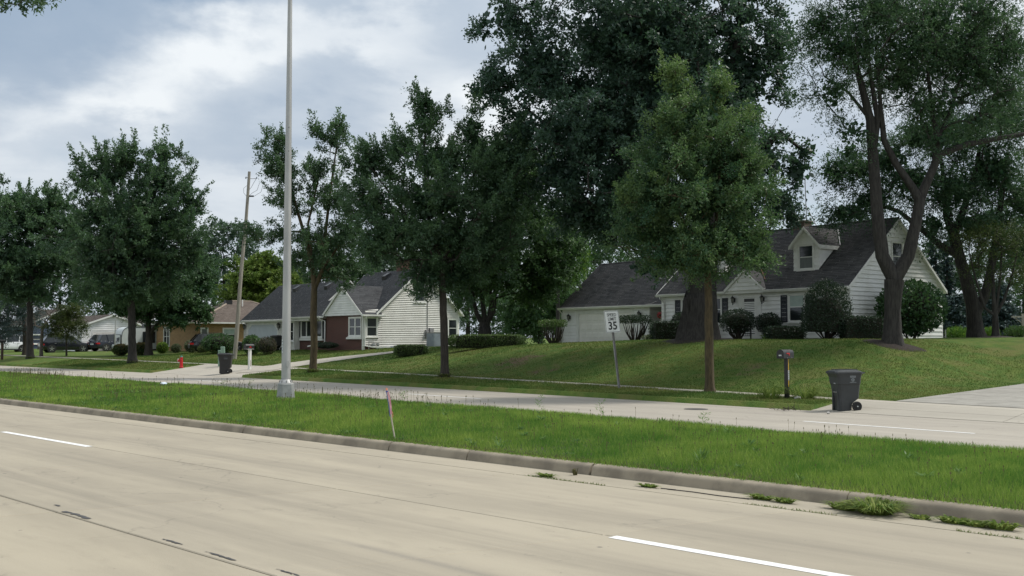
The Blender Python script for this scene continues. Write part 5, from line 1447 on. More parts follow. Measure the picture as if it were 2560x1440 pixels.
X_, Y_, Z_ = Vector((1, 0, 0)), Vector((0, 1, 0)), Vector((0, 0, 1))
FRONT = -Y_
def house_root(name, label, x, y, z, th, cat='house'):
    return thing(name, label, cat, (x, y, z), math.atan2(-math.cos(th), math.sin(th)))

# ------------------------------------------------------------------ white cape house on the right
def cape_house():
    H = house_root('cape_house', 'white cape house with dark shingle roof, two dormers and attached garage', 15.36, 47.32, 2.05, 0.655)
    Wd, D, ez, rz = 11.78, 7.75, 2.44, 5.63
    mid = D / 2; k = (rz - ez) / mid                          # roof pitch
    gx0, gx1, gy, gez, grz, gz0 = -20.83, -11.78, 0.6, 1.95, 4.59, -0.75
    gmid = gy + (grz - gez) / k
    # walls (the boards stand on these)
    MB().prism([(-Wd + .02, -0.6), (-0.02, -0.6), (-0.02, ez + 0.05), (-Wd + .02, ez + 0.05)], 0.02, D - 0.02, 'y').build('wall', M['siding'], H)
    MB().prism([(0.02, ez), (D - 0.02, ez), (mid, rz - 0.08)], -Wd + 0.02, -0.02, 'x').build('gable_wall', M['siding'], H)
    MB().box(gx0 + .02, -13.35, gy + .02, gmid * 2 - gy, gz0, gez + 0.04).build('garage_wall', M['siding'], H)
    MB().box(-13.34, gx1 - 0.01, gy + 2.2, gy + 2.3, gz0, gez + 0.04).build('porch_wall', M['siding'], H)
    MB().prism([(gy + .02, gez), (2 * gmid - gy, gez), (gmid, grz - 0.08)], gx0 + 0.02, gx1, 'x').build('gable_wall', M['siding'], H)
    # boards: front
    ops = [(-10.36, -7.51, 0.66, 2.14), (-6.45, -4.99, -1, 2.22), (-3.40, -2.37, 0.72, 2.14)]
    siding(H, (0, 0.0, 0), X_, FRONT, -0.02, ez - 0.02, 0.203, lambda z: (-Wd, -0.005), ops, M['siding'])
    # boards: right gable, from low ground to ridge
    gops = [(3.36, 4.39, 3.16, 4.66), (3.70, 4.03, 4.80, 5.32)]
    siding(H, (0, 0, 0), Y_, X_, -0.10, rz - 0.10, 0.203, lambda z: (0.0, D) if z <= ez else ((z - ez) / k, D - (z - ez) / k), gops, M['siding'])
    # garage front boards (two flanks) and porch wall
    siding(H, (0, gy, 0), X_, FRONT, gz0 + 0.1, gez - 0.01, 0.203, lambda z: (gx0, -13.34), [(-19.55, -14.57, -2, 1.66)], M['siding'])
    siding(H, (0, gy + 2.2, 0), X_, FRONT, gz0 + 0.1, gez - 0.01, 0.203, lambda z: (-13.34, gx1), [(-12.6, -11.85, -2, 1.4)], M['siding'])
    siding(H, (-13.34, gy, 0), Y_, X_, gz0 + 0.1, gez - 0.01, 0.203, lambda z: (0.0, 2.2), [], M['siding'])
    for x, y, w in ((-Wd - 0.02, -0.028, 0.09), (-0.07, -0.028, 0.10)):
        MB().box(x, x + w, y, y + 0.03, -0.05, ez).build('corner_board', M['white'], H)
    MB().box(-0.005, 0.03, -0.03, 0.07, -0.05, ez).build('corner_board', M['white'], H)
    MB().box(-0.005, 0.028, D - 0.06, D + 0.02, -0.1, ez).build('corner_board', M['white'], H)
    MB().box(gx0 - 0.02, gx0 + 0.08, gy - 0.028, gy + .002, gz0, gez).build('corner_board', M['white'], H)
    # roofs
    o = 0.24
    slope(H, (-Wd - 0.18, -o, ez - o * k + 0.12), (0.16, -o, ez - o * k + 0.12), (0.16, mid, rz + 0.1), (-Wd - 0.18, mid, rz + 0.1), 'roof_grey')
    slope(H, (0.16, D + o, ez - o * k + 0.12), (-Wd - 0.18, D + o, ez - o * k + 0.12), (-Wd - 0.18, mid + 0.001, rz + 0.099), (0.16, mid + 0.001, rz + 0.099), 'roof_grey')
    slope(H, (gx0 - 0.14, gy - o, gez - o * k + 0.12), (gx1 - 0.19, gy - o, gez - o * k + 0.12), (gx1 - 0.19, gmid, grz + 0.1), (gx0 - 0.14, gmid, grz + 0.1), 'roof_grey')
    slope(H, (gx1 - 0.19, 2 * gmid - gy + o, gez - o * k + 0.12), (gx0 - 0.14, 2 * gmid - gy + o, gez - o * k + 0.12), (gx0 - 0.14, gmid + 0.001, grz + 0.099), (gx1 - 0.19, gmid + 0.001, grz + 0.099), 'roof_grey')
    MB().tube([(-Wd - 0.18, mid, rz + 0.115), (0.16, mid, rz + 0.115)], 0.05, 6).build('ridge_cap', M['roof_grey'], H)
    MB().tube([(gx0 - 0.14, gmid, grz + 0.115), (gx1 - 0.19, gmid, grz + 0.115)], 0.05, 6).build('ridge_cap', M['roof_grey'], H)
    # rake boards of the right gable and of the left end that stands above the garage roof
    for y0, s_ in ((-o, 1), (D + o, -1)):
        a = Vector((0.165, y0, ez - o * k - 0.03)); b = Vector((0.165, mid, rz - 0.05))
        d = Vector((0, 0, 0.145))
        MB().hexa([a, a + d, b + d, b], [q + Vector((0.025, 0, 0)) for q in (a, a + d, b + d, b)]).build('rake_board', M['white'], H)
    a = Vector((-Wd - 0.21, -o, ez - o * k + 0.0)); b = Vector((-Wd - 0.21, mid, rz - 0.02)); d = Vector((0, 0, 0.15))
    MB().hexa([a, a + d, b + d, b], [q + Vector((0.028, 0, 0)) for q in (a, a + d, b + d, b)]).build('rake_board', M['white'], H)
    # gutters, soffits, spouts
    zg = ez - o * k + 0.10
    for a, b in ((-Wd - 0.18, -7.15), (-4.62, 0.15)):
        gutter(H, (a, -o - 0.003, zg), (b, -o - 0.003, zg))
    MB().box(-Wd - 0.17, 0.15, -o + 0.01, 0.0, ez - 0.10, ez - 0.07).build('soffit', M['white'], H)
    gzg = gez - o * k + 0.10
    gutter(H, (gx0 - 0.14, gy - o - 0.003, gzg), (gx1 - 0.2, gy - o - 0.003, gzg))
    MB().box(gx0 - 0.12, gx1 - 0.2, gy - o + 0.01, gy - 0.002, gez - 0.10, gez - 0.07).build('soffit', M['white'], H)
    MB().tube([(-Wd + 0.12, -o - 0.05, zg - 0.1), (-Wd + 0.12, -o - 0.04, zg - 0.2), (-Wd + 0.22, -0.07, zg - 0.42), (-Wd + 0.22, -0.07, -0.1)], 0.04, 6).build('downspout', M['white'], H)
    MB().tube([(gx0 - 0.02, gy - o - 0.05, gzg - 0.1), (gx0 + 0.0, gy - 0.07, gzg - 0.35), (gx0 + 0.0, gy - 0.07, gz0 + .1)], 0.04, 6).build('downspout', M['white'], H)
    MB().tube([(-0.24, -o - 0.05, zg - 0.1), (-0.24, -o - 0.04, zg - 0.18), (-0.16, -0.07, zg - 0.40), (-0.16, -0.07, 0.0)], 0.04, 6).build('downspout', M['white'], H)
    # front windows
    F0 = Vector((0, -0.002, 0))
    window(H, F0, X_, FRONT, -10.36, -7.51, 0.70, 2.13, 0.08, 'double', 'glass', None, lights=[(0, .27), (.27, .73), (.73, 1)])
    shutter(H, F0 + FRONT * 0.02, X_, FRONT, -10.77, -10.38, 0.76, 2.04); shutter(H, F0 + FRONT * 0.02, X_, FRONT, -7.49, -7.12, 0.76, 2.04)
    window(H, F0, X_, FRONT, -3.40, -2.37, 0.75, 2.13, 0.08, 'double', 'blind', 'glass', rail=0.46)
    shutter(H, F0 + FRONT * 0.02, X_, FRONT, -3.80, -3.42, 0.76, 2.06); shutter(H, F0 + FRONT * 0.02, X_, FRONT, -2.35, -1.97, 0.76, 2.06)
    # door with its flat surround and louvred storm door
    MB().box(-6.44, -6.16, -0.045, 0.02, -0.05, 2.20).build('door_surround', M['white'], H)
    MB().box(-5.31, -5.00, -0.045, 0.02, -0.05, 2.20).build('door_surround', M['white'], H)
    MB().box(-6.16, -5.31, -0.045, 0.02, 2.03, 2.20).build('door_surround', M['white'], H)
    dr = MB().box(-6.16, -5.31, -0.01, 0.02, -0.05, 2.03)
    door = dr.build('front_door', M['black'], H)
    fr = MB().box(-6.15, -6.07, -0.05, -0.012, -0.03, 2.02).box(-5.40, -5.32, -0.05, -0.012, -0.03, 2.02).box(-6.07, -5.40, -0.05, -0.012, 1.96, 2.02).box(-6.07, -5.40, -0.05, -0.012, 0.85, 0.95).box(-6.07, -5.40, -0.05, -0.012, -0.03, 0.2)
    fr.build('storm_door_frame', M['white'], door)
    z = 0.24
    while z < 1.80:
        if not 0.80 < z < 0.95:
            MB().add([(-6.07, -0.045, z), (-5.40, -0.045, z), (-5.40, -0.018, z + 0.055), (-6.07, -0.018, z + 0.055), (-6.07, -0.049, z + .008), (-5.40, -0.049, z + .008), (-5.40, -0.022, z + 0.063), (-6.07, -0.022, z + 0.063)],
                     [(0, 1, 2, 3), (4, 5, 6, 7), (0, 1, 5, 4), (1, 2, 6, 5), (2, 3, 7, 6), (3, 0, 4, 7)]).build('louvre_slat', M['white'], door)
        z += 0.088
    lantern(H, (0, -0.02, 0), X_, FRONT, -6.68, 1.90, 0.92); lantern(H, (0, -0.02, 0), X_, FRONT, -4.84, 1.90, 0.92)
    # small gable over the door
    gp, gl, gr, gb = 3.36, -7.13, -4.62, 2.36
    px_ = (gl + gr) / 2
    MB().prism([(gl + .1, gb), (gr - .1, gb), (px_, gp - 0.06)], -0.26, 0.6, 'y').build('door_gable', M['siding'], H)
    siding(H, (0, -0.26, 0), X_, FRONT, gb, gp - 0.1, 0.203, lambda z: (gl + .1 + (z - gb) / (gp - gb) * (px_ - gl - .1), gr - .1 - (z - gb) / (gp - gb) * (gr - .1 - px_)), [], M['siding'])
    for xa, s_ in ((gl, 1), (gr, -1)):
        a = Vector((xa, -0.34, gb + 0.04)); b = Vector((px_, -0.34, gp + 0.05)); d = Vector((0, 0, 0.13))
        MB().hexa([a - d, a, b, b - d], [q + Vector((0, 0.03, 0)) for q in (a - d, a, b, b - d)]).build('rake_board', M['white'], H)
    yb = (gp + 0.06 - ez - 0.1) / k
    slope(H, (gr + 0.02, -0.31, gb + 0.07), (gr + 0.02, 0.02, gb + 0.07), (px_, yb, gp + 0.08), (px_, -0.31, gp + 0.08), 'roof_grey', 0.05)
    slope(H, (gl - 0.02, 0.02, gb + 0.07), (gl - 0.02, -0.31, gb + 0.07), (px_, -0.31, gp + 0.08), (px_, yb, gp + 0.08), 'roof_grey', 0.05)
    a, b = Vector((gr + 0.03, 0.0, gb + 0.12)), Vector((px_ + 0.02, yb, gp + 0.13))
    MB().tube([a, b], 0.035, 5).build('valley_flashing', M['rust'], H)
    # dormers
    def dormer(x0, x1):
        yd = 0.88; zb = ez + 0.1 + yd * k; ze = 4.52; zp = 5.28; xm = (x0 + x1) / 2
        Dm = MB().prism([(x0, zb - 0.3), (x1, zb - 0.3), (x1, ze), (xm, zp - 0.08), (x0, ze)], yd, 3.4, 'y').build('dormer', M['siding'], H)
        sp = lambda z: (x0, x1) if z <= ze else (x0 + (z - ze) / (zp - ze) * (xm - x0), x1 - (z - ze) / (zp - ze) * (x1 - xm))
        siding(Dm, (0, yd, 0), X_, FRONT, zb - 0.02, zp - 0.1, 0.203, sp, [(x0 + 0.26, x1 - 0.26, 3, ze + 0.02)], M['siding'])
        yend = lambda z: max((z - ez - 0.1) / k, yd)
        for xs, nn in ((x1, X_), (x0, -X_)):
            z = zb - 0.02
            while z < ze - 0.03:
                zt = min(z + 0.203, ze)
                P = lambda y, zz, d: Vector((xs, y, zz)) + nn * d
                e0, e1 = yend(z) + 0.0, yend(zt)
                MB().add([P(yd, z, 0), P(max(e0, yd + .02), z, 0), P(e1, zt, 0), P(yd, zt, 0), P(yd, z, .02), P(max(e0, yd + .02), z, .02), P(e1, zt, .004), P(yd, zt, .004)],
                         [(0, 3, 2, 1), (4, 5, 6, 7), (0, 1, 5, 4), (1, 2, 6, 5), (2, 3, 7, 6), (3, 0, 4, 7)]).build('siding_board', M['siding'], Dm)
                z = zt
        window(Dm, (0, yd - 0.005, 0), X_, FRONT, x0 + 0.26, x1 - 0.26, zb + 0.03, ze + 0.02, 0.07, 'double', 'glass', 'curtain', rail=0.5)
        ov, fy = 0.16, yd - 0.2
        kk = (zp - ze) / (xm - x0)
        yr = (zp + 0.1 - ez - 0.1) / k; yl = (ze - ov * kk + 0.1 - ez - 0.1) / k
        slope(H, (x1 + ov, fy, ze - ov * kk + 0.1), (x1 + ov, yl, ze - ov * kk + 0.1), (xm, yr, zp + 0.1), (xm, fy, zp + 0.1), 'roof_grey', 0.12, name='dormer_roof')
        slope(H, (x0 - ov, yl, ze - ov * kk + 0.1), (x0 - ov, fy, ze - ov * kk + 0.1), (xm, fy, zp + 0.1), (xm, yr, zp + 0.1), 'roof_grey', 0.12, name='dormer_roof')
        for xa in (x0 - ov, x1 + ov):
            a = Vector((xa, fy - 0.02, ze - ov * kk + 0.1)); b = Vector((xm, fy - 0.02, zp + 0.1)); d = Vector((0, 0, 0.15))
            MB().hexa([a - d, a, b, b - d], [q + Vector((0, 0.025, 0)) for q in (a - d, a, b, b - d)]).build('rake_board', M['white'], Dm)
        MB().box(x1 + ov - 0.01, x1 + ov + 0.012, fy, yl, ze - ov * kk - 0.09, ze - ov * kk + 0.10).build('fascia', M['white'], Dm)
        a, b = Vector((x1 + ov + 0.02, yl, ze - ov * kk + 0.14)), Vector((xm, yr, zp + 0.14))
        MB().tube([a, b], 0.035, 5).build('valley_flashing', M['galv'], Dm)
        a, b = Vector((x1 + 0.03, yd, zb + 0.03)), Vector((x1 + 0.03, yend(ze), ze + 0.03))
        MB().tube([a, b], 0.04, 4).build('step_flashing', M['black'], Dm)
    dormer(-3.70, -2.24)
    dormer(-9.54, -8.08)
    # gable window and vent
    G0 = Vector((0.002, 0, 0))
    window(H, G0, Y_, X_, 3.38, 4.37, 3.18, 4.64, 0.08, 'double', 'glass', 'glass', rail=0.5)
    vt = MB().box(-0.01, 0.045, 3.71, 4.02, 4.82, 5.31).build('gable_vent', M['white'], H)
    for i in range(6): MB().box(0.046, 0.056, 3.74, 3.99, 4.86 + i * 0.072, 4.90 + i * 0.072).build('louvre_slat', M['white'], vt)
    # garage door and lamps
    G1 = Vector((0, gy - 0.004, 0))
    MB().box(-19.55, -19.32, gy - 0.04, gy + 0.01, gz0, 1.66).build('door_trim', M['white'], H)
    MB().box(-14.79, -14.57, gy - 0.04, gy + 0.01, gz0, 1.66).build('door_trim', M['white'], H)
    MB().box(-19.32, -14.79, gy - 0.04, gy + 0.01, 1.47, 1.66).build('door_trim', M['white'], H)
    garage_door(H, G1 + Y_ * 0.03, X_, FRONT, -19.32, -14.79, gz0 + 0.15, 1.47, 'door_white')
    lantern(H, (0, gy - 0.02, 0), X_, FRONT, -20.12, 1.27, 0.92); lantern(H, (0, gy - 0.02, 0), X_, FRONT, -14.02, 1.33, 0.92)
    MB().box(-12.58, -11.87, gy + 2.12, gy + 2.19, gz0 + .1, 1.38).build('side_door', M['shutter'], H)
    # porch slab and steps
    MB().box(-8.3, -4.4, -1.5, -0.03, -0.4, -0.03).build('porch_slab', M['conc'], H)
    MB().box(-7.2, -5.2, -1.85, -1.503, -0.4, -0.18).build('step', M['conc'], H)
    # chimney
    ch = MB().box(-5.95, -5.2, 3.75, 4.4, 4.9, 6.06).build('chimney', M['brick_chim'], H)
    MB().box(-6.0, -5.15, 3.70, 4.45, 6.06, 6.12).build('chimney_cap', M['conc'], ch)
    MB().lathe([(0.16, 6.12), (0.17, 6.22), (0.03, 6.34)], 10, (-5.75, 4.07, 0)).box(-5.9, -5.5, 3.85, 4.3, 6.25, 6.28).build('flue_cap', M['black'], ch)
    # service wire bracket on the garage gutter
    MB().tube([(-13.6, gy - o - 0.1, gzg), (-12.9, gy - o - 0.12, gzg + 0.06), (-12.7, gy - 0.1, gzg + 0.2)], 0.02, 5).build('service_bracket', M['galv'], H)
    return H
CAPE = cape_house()
def cape_pt(x, y, z): return CAPE.matrix_basis @ Vector((x, y, z)) if False else Matrix.Translation(CAPE.location) @ Matrix.Rotation(CAPE.rotation_euler.z, 4, 'Z') @ Vector((x, y, z))

# TV aerial tied to the chimney
def aerial():
    a = thing('tv_aerial', 'thin rusty television aerial mast standing behind the chimney', 'aerial', CAPE.location, CAPE.rotation_euler.z)
    MB().tube([(-5.35, 4.15, 6.0), (-5.42, 4.15, 8.35)], 0.022, 6).build('mast', M['galv'], a)
    MB().tube([(-5.36, 4.15, 6.9), (-4.55, 3.9, 5.75)], 0.016, 5).build('brace', M['rust'], a)
    MB().tube([(-5.36, 4.15, 6.9), (-5.75, 4.3, 6.3)], 0.016, 5).build('brace', M['rust'], a)
    MB().tube([(-6.6, 4.5, 8.28), (-5.1, 4.05, 8.36)], 0.016, 5).build('boom', M['galv'], a)
    for i in range(6):
        f = i / 5; c = Vector((-6.55, 4.5, 8.285)).lerp(Vector((-5.15, 4.07, 8.36)), f); L = 0.28 + 0.4 * (1 - f)
        MB().tube([c + Vector((-0.25, -L, -0.1 * L)), c, c + Vector((-0.25, L, 0.1 * L))], 0.008, 4).build('element', M['galv'], a)
aerial()
# iron railing on the porch
def railing():
    a = thing('porch_railing', 'black iron railing on the porch left of the louvred front door', 'railing', CAPE.location, CAPE.rotation_euler.z)
    for (p, q) in (((-8.2, -1.45), (-7.25, -1.45)), ((-8.2, -1.45), (-8.2, -0.1)), ((-5.15, -1.45), (-4.5, -1.45))):
        p, q = Vector((*p, 0)), Vector((*q, 0)); L = (q - p).length
        MB().tube([p + Z_ * 0.82, q + Z_ * 0.82], 0.022, 5).build('top_rail', M['black'], a)
        MB().tube([p + Z_ * 0.10, q + Z_ * 0.10], 0.015, 5).build('bottom_rail', M['black'], a)
        for i in range(int(L / 0.11) + 1):
            c = p.lerp(q, min(i * 0.11 / L, 1)); MB().tube([c + Z_ * 0.10, c + Z_ * 0.82], 0.009, 4).build('baluster', M['black'], a)
        for c in (p, q): MB().box(c.x - .025, c.x + .025, c.y - .025, c.y + .025, -0.03, 0.9).build('post', M['black'], a)
railing()
def flower_pot():
    a = thing('flower_basket', 'red flowers in a white pot on a stand in the breezeway', 'flowers', cape_pt(-12.45, 0.75, 0.0), CAPE.rotation_euler.z)
    MB().tube([(0, 0, -0.6), (0, 0, 0.92)], 0.03, 6).build('stand', M['white'], a)
    MB().lathe([(0.10, 0.90), (0.2, 1.12), (0.21, 1.14)], 12).build('pot', M['white'], a)
    n = 260; P = unit(n) * np.array([0.3, 0.3, 0.2]) + np.array([0, 0, 1.26])
    leaf_obj('blossom', leaf_arrays(P, unit(n), unit(n), np.full(n, 0.09), np.full(n, 0.08)), rng.random(n), M['flower'], a)
    n = 160; P = unit(n) * np.array([0.28, 0.28, 0.16]) + np.array([0, 0, 1.2])
    leaf_obj('foliage', leaf_arrays(P, unit(n), unit(n), np.full(n, 0.1), np.full(n, 0.05)), rng.random(n), M['leaf_box'], a)
flower_pot()

# ------------------------------------------------------------------ white and brick house in the middle
def brick_front_house():
    H = house_root('brick_front_house', 'white sided house with a red brick gabled front wing and slate grey roof', -10.0, 70.0, 1.41, 0.69)
    ez, zp, Ww = 2.33, 4.23, 5.04
    D, rz, tm, em = 7.98, 5.48, 1.22, 2.55
    mid = (D + tm) / 2; k = (rz - em) / (mid - tm)
    gx0, gx1, ge, gr = -18.19, -9.64, 2.22, 4.91
    # main block and its gable
    MB().box(-7.0, -0.02, tm + 0.3, D - 0.02, -0.6, em).build('wall', M['vinyl'], H)
    MB().prism([(tm, em), (D - .02, em), (mid, rz - 0.1)], -7.0, -0.02, 'x').build('gable_wall', M['vinyl'], H)
    MB().box(-5.0, -0.02, 0.02, tm + 0.31, -0.6, ez).build('wing_wall', M['brick_red'], H)
    MB().box(-0.10, 0.004, -0.05, 0.13, -0.6, ez).build('corner_board', M['white'], H)
    MB().box(-9.66, -5.0, 0.40, 3.0, -0.6, ez).build('brick_wall', M['brick_red'], H)
    MB().box(gx0, -9.66, 0.0, 7.2, -0.8, ge).build('garage_wall', M['vinyl'], H)
    MB().box(0.0, 0.025, 1.0, D, -0.5, 0.10).build('foundation', M['foundation'], H)
    sp = lambda z: (0.12, D) if z <= em else (tm + (z - em) / k, D - (z - em) / k)
    siding(H, (0, 0, 0), Y_, X_, 0.10, rz - 0.15, 0.127, lambda z: (0.12, D) if z <= ez else sp(z), [(0.16, 1.14, 0.72, 2.14), (6.95, 7.88, 0.70, 2.10), (4.05, 5.05, 3.15, 4.6)], M['vinyl'], 0.055, gap=0.24)
    MB().box(-0.02, 0.03, D - 0.09, D + 0.03, -0.3, em).build('corner_board', M['white'], H)
    siding(H, (0, 0, 0), X_, FRONT, -0.3, ge - 0.02, 0.127, lambda z: (gx0, -9.68), [(-17.6, -12.24, -2, 1.98), (-10.45, -9.68, -1, 1.95)], M['vinyl'], 0.055, gap=0.24)
    # roofs: main, lower left, wing
    o = 0.3
    slope(H, (-7.1, tm - o, em - o * k + 0.1), (0.22, tm - o, em - o * k + 0.1), (0.22, mid, rz + 0.08), (-7.1, mid, rz + 0.08), 'roof_blue')
    slope(H, (0.22, D + o, em - o * k + 0.1), (-7.1, D + o, em - o * k + 0.1), (-7.1, mid + .001, rz + 0.079), (0.22, mid + .001, rz + 0.079), 'roof_blue')
    gk = k; gm = 0.0 + (gr - ge) / gk
    slope(H, (gx0 - 0.2, -o, ge - o * gk + 0.12), (-7.0, -o, ge - o * gk + 0.12), (-7.0, gm, gr + 0.1), (gx0 - 0.2, gm, gr + 0.1), 'roof_blue')
    slope(H, (-7.0, 2 * gm + o, ge - o * gk + 0.12), (gx0 - 0.2, 2 * gm + o, ge - o * gk + 0.12), (gx0 - 0.2, gm + .001, gr + 0.099), (-7.0, gm + .001, gr + 0.099), 'roof_blue')
    # the roof flares out over the recessed brick front
    slope(H, (-9.75, -0.34, ez - 0.10), (-4.95, -0.34, ez - 0.10), (-4.95, 1.2, ge + 1.2 * gk + 0.16), (-9.75, 1.2, ge + 1.2 * gk + 0.16), 'roof_blue', 0.12)
    kk = (zp - ez) / (Ww / 2); xm = -Ww / 2; wo = 0.22
    yr = (zp + 0.1 - em) / k + tm; yl = (ez - wo * kk + 0.1 - em) / k + tm
    slope(H, (0.0 + wo, -0.22, ez - wo * kk + 0.10), (0.0 + wo, tm + 0.1, ez - wo * kk + 0.10), (xm, yr + 0.4, zp + 0.1), (xm, -0.22, zp + 0.1), 'roof_blue', 0.12, name='wing_roof')
    slope(H, (-Ww - wo, 0.9, ez - wo * kk + 0.10), (-Ww - wo, -0.22, ez - wo * kk + 0.10), (xm, -0.22, zp + 0.1), (xm, yr + 0.4, zp + 0.1), 'roof_blue', 0.12, name='wing_roof')
    a, b = Vector((0.21, tm - 0.12, ez + 0.0)), Vector((xm + .03, yr, zp + 0.13))
    MB().tube([Vector((-0.05, tm - .02, em + 0.02)), b], 0.035, 5).build('valley_flashing', M['galv'], H)
    # scalloped shake gable
    gz = ez - 0.03
    MB().prism([(-Ww + 0.05, gz), (-0.05, gz), (xm, zp - 0.03)], -0.10, 0.5, 'y').build('wing_gable', M['shake'], H)
    z = gz - 0.09
    while z < zp - 0.25:
        x0 = -Ww - 0.04 + max(z - gz + 0.09, 0) / kk; x1 = 0.04 - max(z - gz + 0.09, 0) / kk
        n = max(2, int((x1 - x0) / 0.127)); w = (x1 - x0) / n
        vs, fs = [], []
        for i in range(n):
            c = x0 + (i + 0.5) * w; r_ = w * 0.5
            arc = [(c + r_ * math.cos(math.pi + math.pi * j / 6), z + 0.07 + 0.07 * math.sin(math.pi + math.pi * j / 6)) for j in range(7)]
            poly = arc + [(c + r_, min(z + 0.2, zp)), (c - r_, min(z + 0.2, zp))]
            i0 = len(vs)
            m = len(poly)
            vs += [(x, -0.138, zz) if j < 7 else (x, -0.108, zz) for j, (x, zz) in enumerate(poly)]
            vs += [(x, -0.10, zz) for x, zz in poly]
            fs.append(tuple(i0 + j for j in range(m)))
            fs += [(i0 + j, i0 + m + j, i0 + m + j + 1, i0 + j + 1) for j in range(6)]
        MB().add(vs, fs).build('shingle_row', M['shake'], H)
        z += 0.165
    for xa, s_ in ((-Ww - wo, 1), (wo, -1)):
        a = Vector((xa, -0.25, ez - wo * kk + 0.10)); b = Vector((xm, -0.25, zp + 0.10)); d = Vector((0, 0, 0.17))
        MB().hexa([a - d, a, b, b - d], [q + Vector((0, 0.03, 0)) for q in (a - d, a, b, b - d)]).build('rake_board', M['white'], H)
    for y0, e in ((tm - o, 1), (D + o, -1)):
        a = Vector((0.225, y0, em - o * k - 0.07)); b = Vector((0.225, mid, rz - 0.09)); d = Vector((0, 0, 0.165))
        MB().hexa([a, a + d, b + d, b], [q + Vector((0.025, 0, 0)) for q in (a, a + d, b + d, b)]).build('rake_board', M['white'], H)
    # gutters and spouts
    gutter(H, (gx0 - 0.2, -o - .003, ge - o * gk + 0.09), (-9.8, -o - .003, ge - o * gk + 0.09))
    gutter(H, (-9.75, -0.343, ez - 0.12), (-5.2, -0.343, ez - 0.12))
    g_ = MB().box(wo, wo + 0.11, -0.22, tm + 0.35, ez - wo * kk - 0.02, ez - wo * kk + 0.09).build('gutter', M['white'], H)
    MB().box(0.03, wo, -0.1, tm + 0.3, ez - 0.10, ez - 0.07).build('soffit', M['white'], H)
    MB().box(gx0, -5.0, -0.3, 0.01, ge - 0.13, ge - 0.10).build('soffit', M['white'], H)
    MB().tube([(-5.3, -0.42, ez - 0.2), (-5.3, -0.40, ez - 0.3), (-5.08, -0.07, ez - 0.45), (-5.08, -0.07, 0.45), (-5.15, -0.2, 0.3), (-6.3, -0.75, 0.08)], 0.045, 6).build('downspout', M['white'], H)
    MB().tube([(0.27, 0.05, ez - 0.2), (0.25, 0.05, ez - 0.32), (0.08, 0.08, ez - 0.45), (0.08, 0.08, 0.15), (0.35, 0.5, 0.06), (0.7, 1.7, 0.05)], 0.045, 6).build('downspout', M['white'], H)
    MB().tube([(gx0 + 0.05, -0.42, ge - 0.25), (gx0 + 0.05, -0.06, ge - 0.5), (gx0 + 0.05, -0.06, -0.3)], 0.04, 6).build('downspout', M['white'], H)
    MB().tube([(-9.72, -0.06, ge - 0.2), (-9.72, -0.06, 0.0)], 0.045, 6).build('downspout', M['white'], H)
    # windows
    window(H, (0, 0.018, 0), X_, FRONT, -1.90, -0.22, 0.78, 2.12, 0.09, 'double', 'glass', None, lights=[(0, .5), (.5, 1)], rail=0.5)
    MB().box(-2.1, -0.16, -0.10, 0.03, 0.60, 0.72).build('stone_sill', M['white'], H)
    window(H, (0, 0.395, 0), X_, FRONT, -9.45, -6.2, 0.72, 2.05, 0.1, 'single', 'glass', None, lights=[(0, .25), (.25, .75), (.75, 1)])
    MB().box(-9.6, -6.05, 0.28, 0.41, 0.50, 0.65).build('stone_sill', M['white'], H)
    shutter(H, (0, 0.385, 0), X_, FRONT, -9.95, -9.50, 0.62, 1.9); shutter(H, (0, 0.385, 0), X_, FRONT, -6.15, -5.72, 0.62, 2.0)
    window(H, (0.002, 0, 0), Y_, X_, 0.18, 1.12, 0.74, 2.12, 0.09, 'double', 'glass', None, rail=0.5)
    window(H, (0.002, 0, 0), Y_, X_, 6.97, 7.86, 0.72, 2.08, 0.09, 'double', 'glass', None, rail=0.5)
    window(H, (0.002, 0, 0), Y_, X_, 4.07, 5.03, 3.18, 4.58, 0.09, 'double', 'glass', None, rail=0.5)
    window(H, (0, -0.005, 0), X_, FRONT, -10.42, -9.78, 0.45, 1.92, 0.07, 'double', 'glass', None, rail=0.5)
    # garage door with clipped upper corners
    MB().box(-17.6, -12.24, -0.05, -0.004, 1.72, 1.97).build('door_trim', M['white'], H)
    for a, b in ((-17.6, -17.42), (-12.42, -12.24)): MB().box(a, b, -0.05, -0.004, -0.5, 1.719).build('door_trim', M['white'], H)
    garage_door(H, (0, -0.006, 0), X_, FRONT, -17.42, -12.42, -0.45, 1.72, 'door_grey', panels=False)
    for xa, s_ in ((-17.42, 1), (-12.42, -1)):
        MB().hexa([(xa, -0.052, 1.72), (xa + s_ * 0.6, -0.052, 1.72), (xa, -0.052, 1.30)], [(xa, -0.04, 1.72), (xa + s_ * 0.6, -0.04, 1.72), (xa, -0.04, 1.30)]).build('corner_gusset', M['white'], H)
    lantern(H, (0, -0.02, 0), X_, FRONT, -17.95, 1.60, 1.0); lantern(H, (0, -0.02, 0), X_, FRONT, -12.02, 1.58, 1.2)
    # roof vents, chimney
    for x, yy, zz in ((-14.2, gm - 0.55, gr - 0.55 * gk), (-9.2, gm - 0.55, gr - 0.55 * gk), (-3.4, mid - 0.6, rz - 0.6 * k)):
        MB().hexa([(x - .25, yy - .25, zz - .12), (x + .25, yy - .25, zz - .12), (x + .25, yy + .25, zz + .30), (x - .25, yy + .25, zz + .30)], [(x - .2, yy - .3, zz + .18), (x + .2, yy - .3, zz + .18), (x + .2, yy + .2, zz + .46), (x - .2, yy + .2, zz + .46)]).build('roof_vent', M['black'], H)
    ch = MB().box(-2.9, -2.2, mid - 0.1, mid + 0.6, rz - 0.4, rz + 0.75).build('chimney', M['brick_red'], H)
    MB().box(-2.95, -2.15, mid - 0.15, mid + 0.65, rz + 0.75, rz + 0.82).build('chimney_cap', M['conc'], ch)
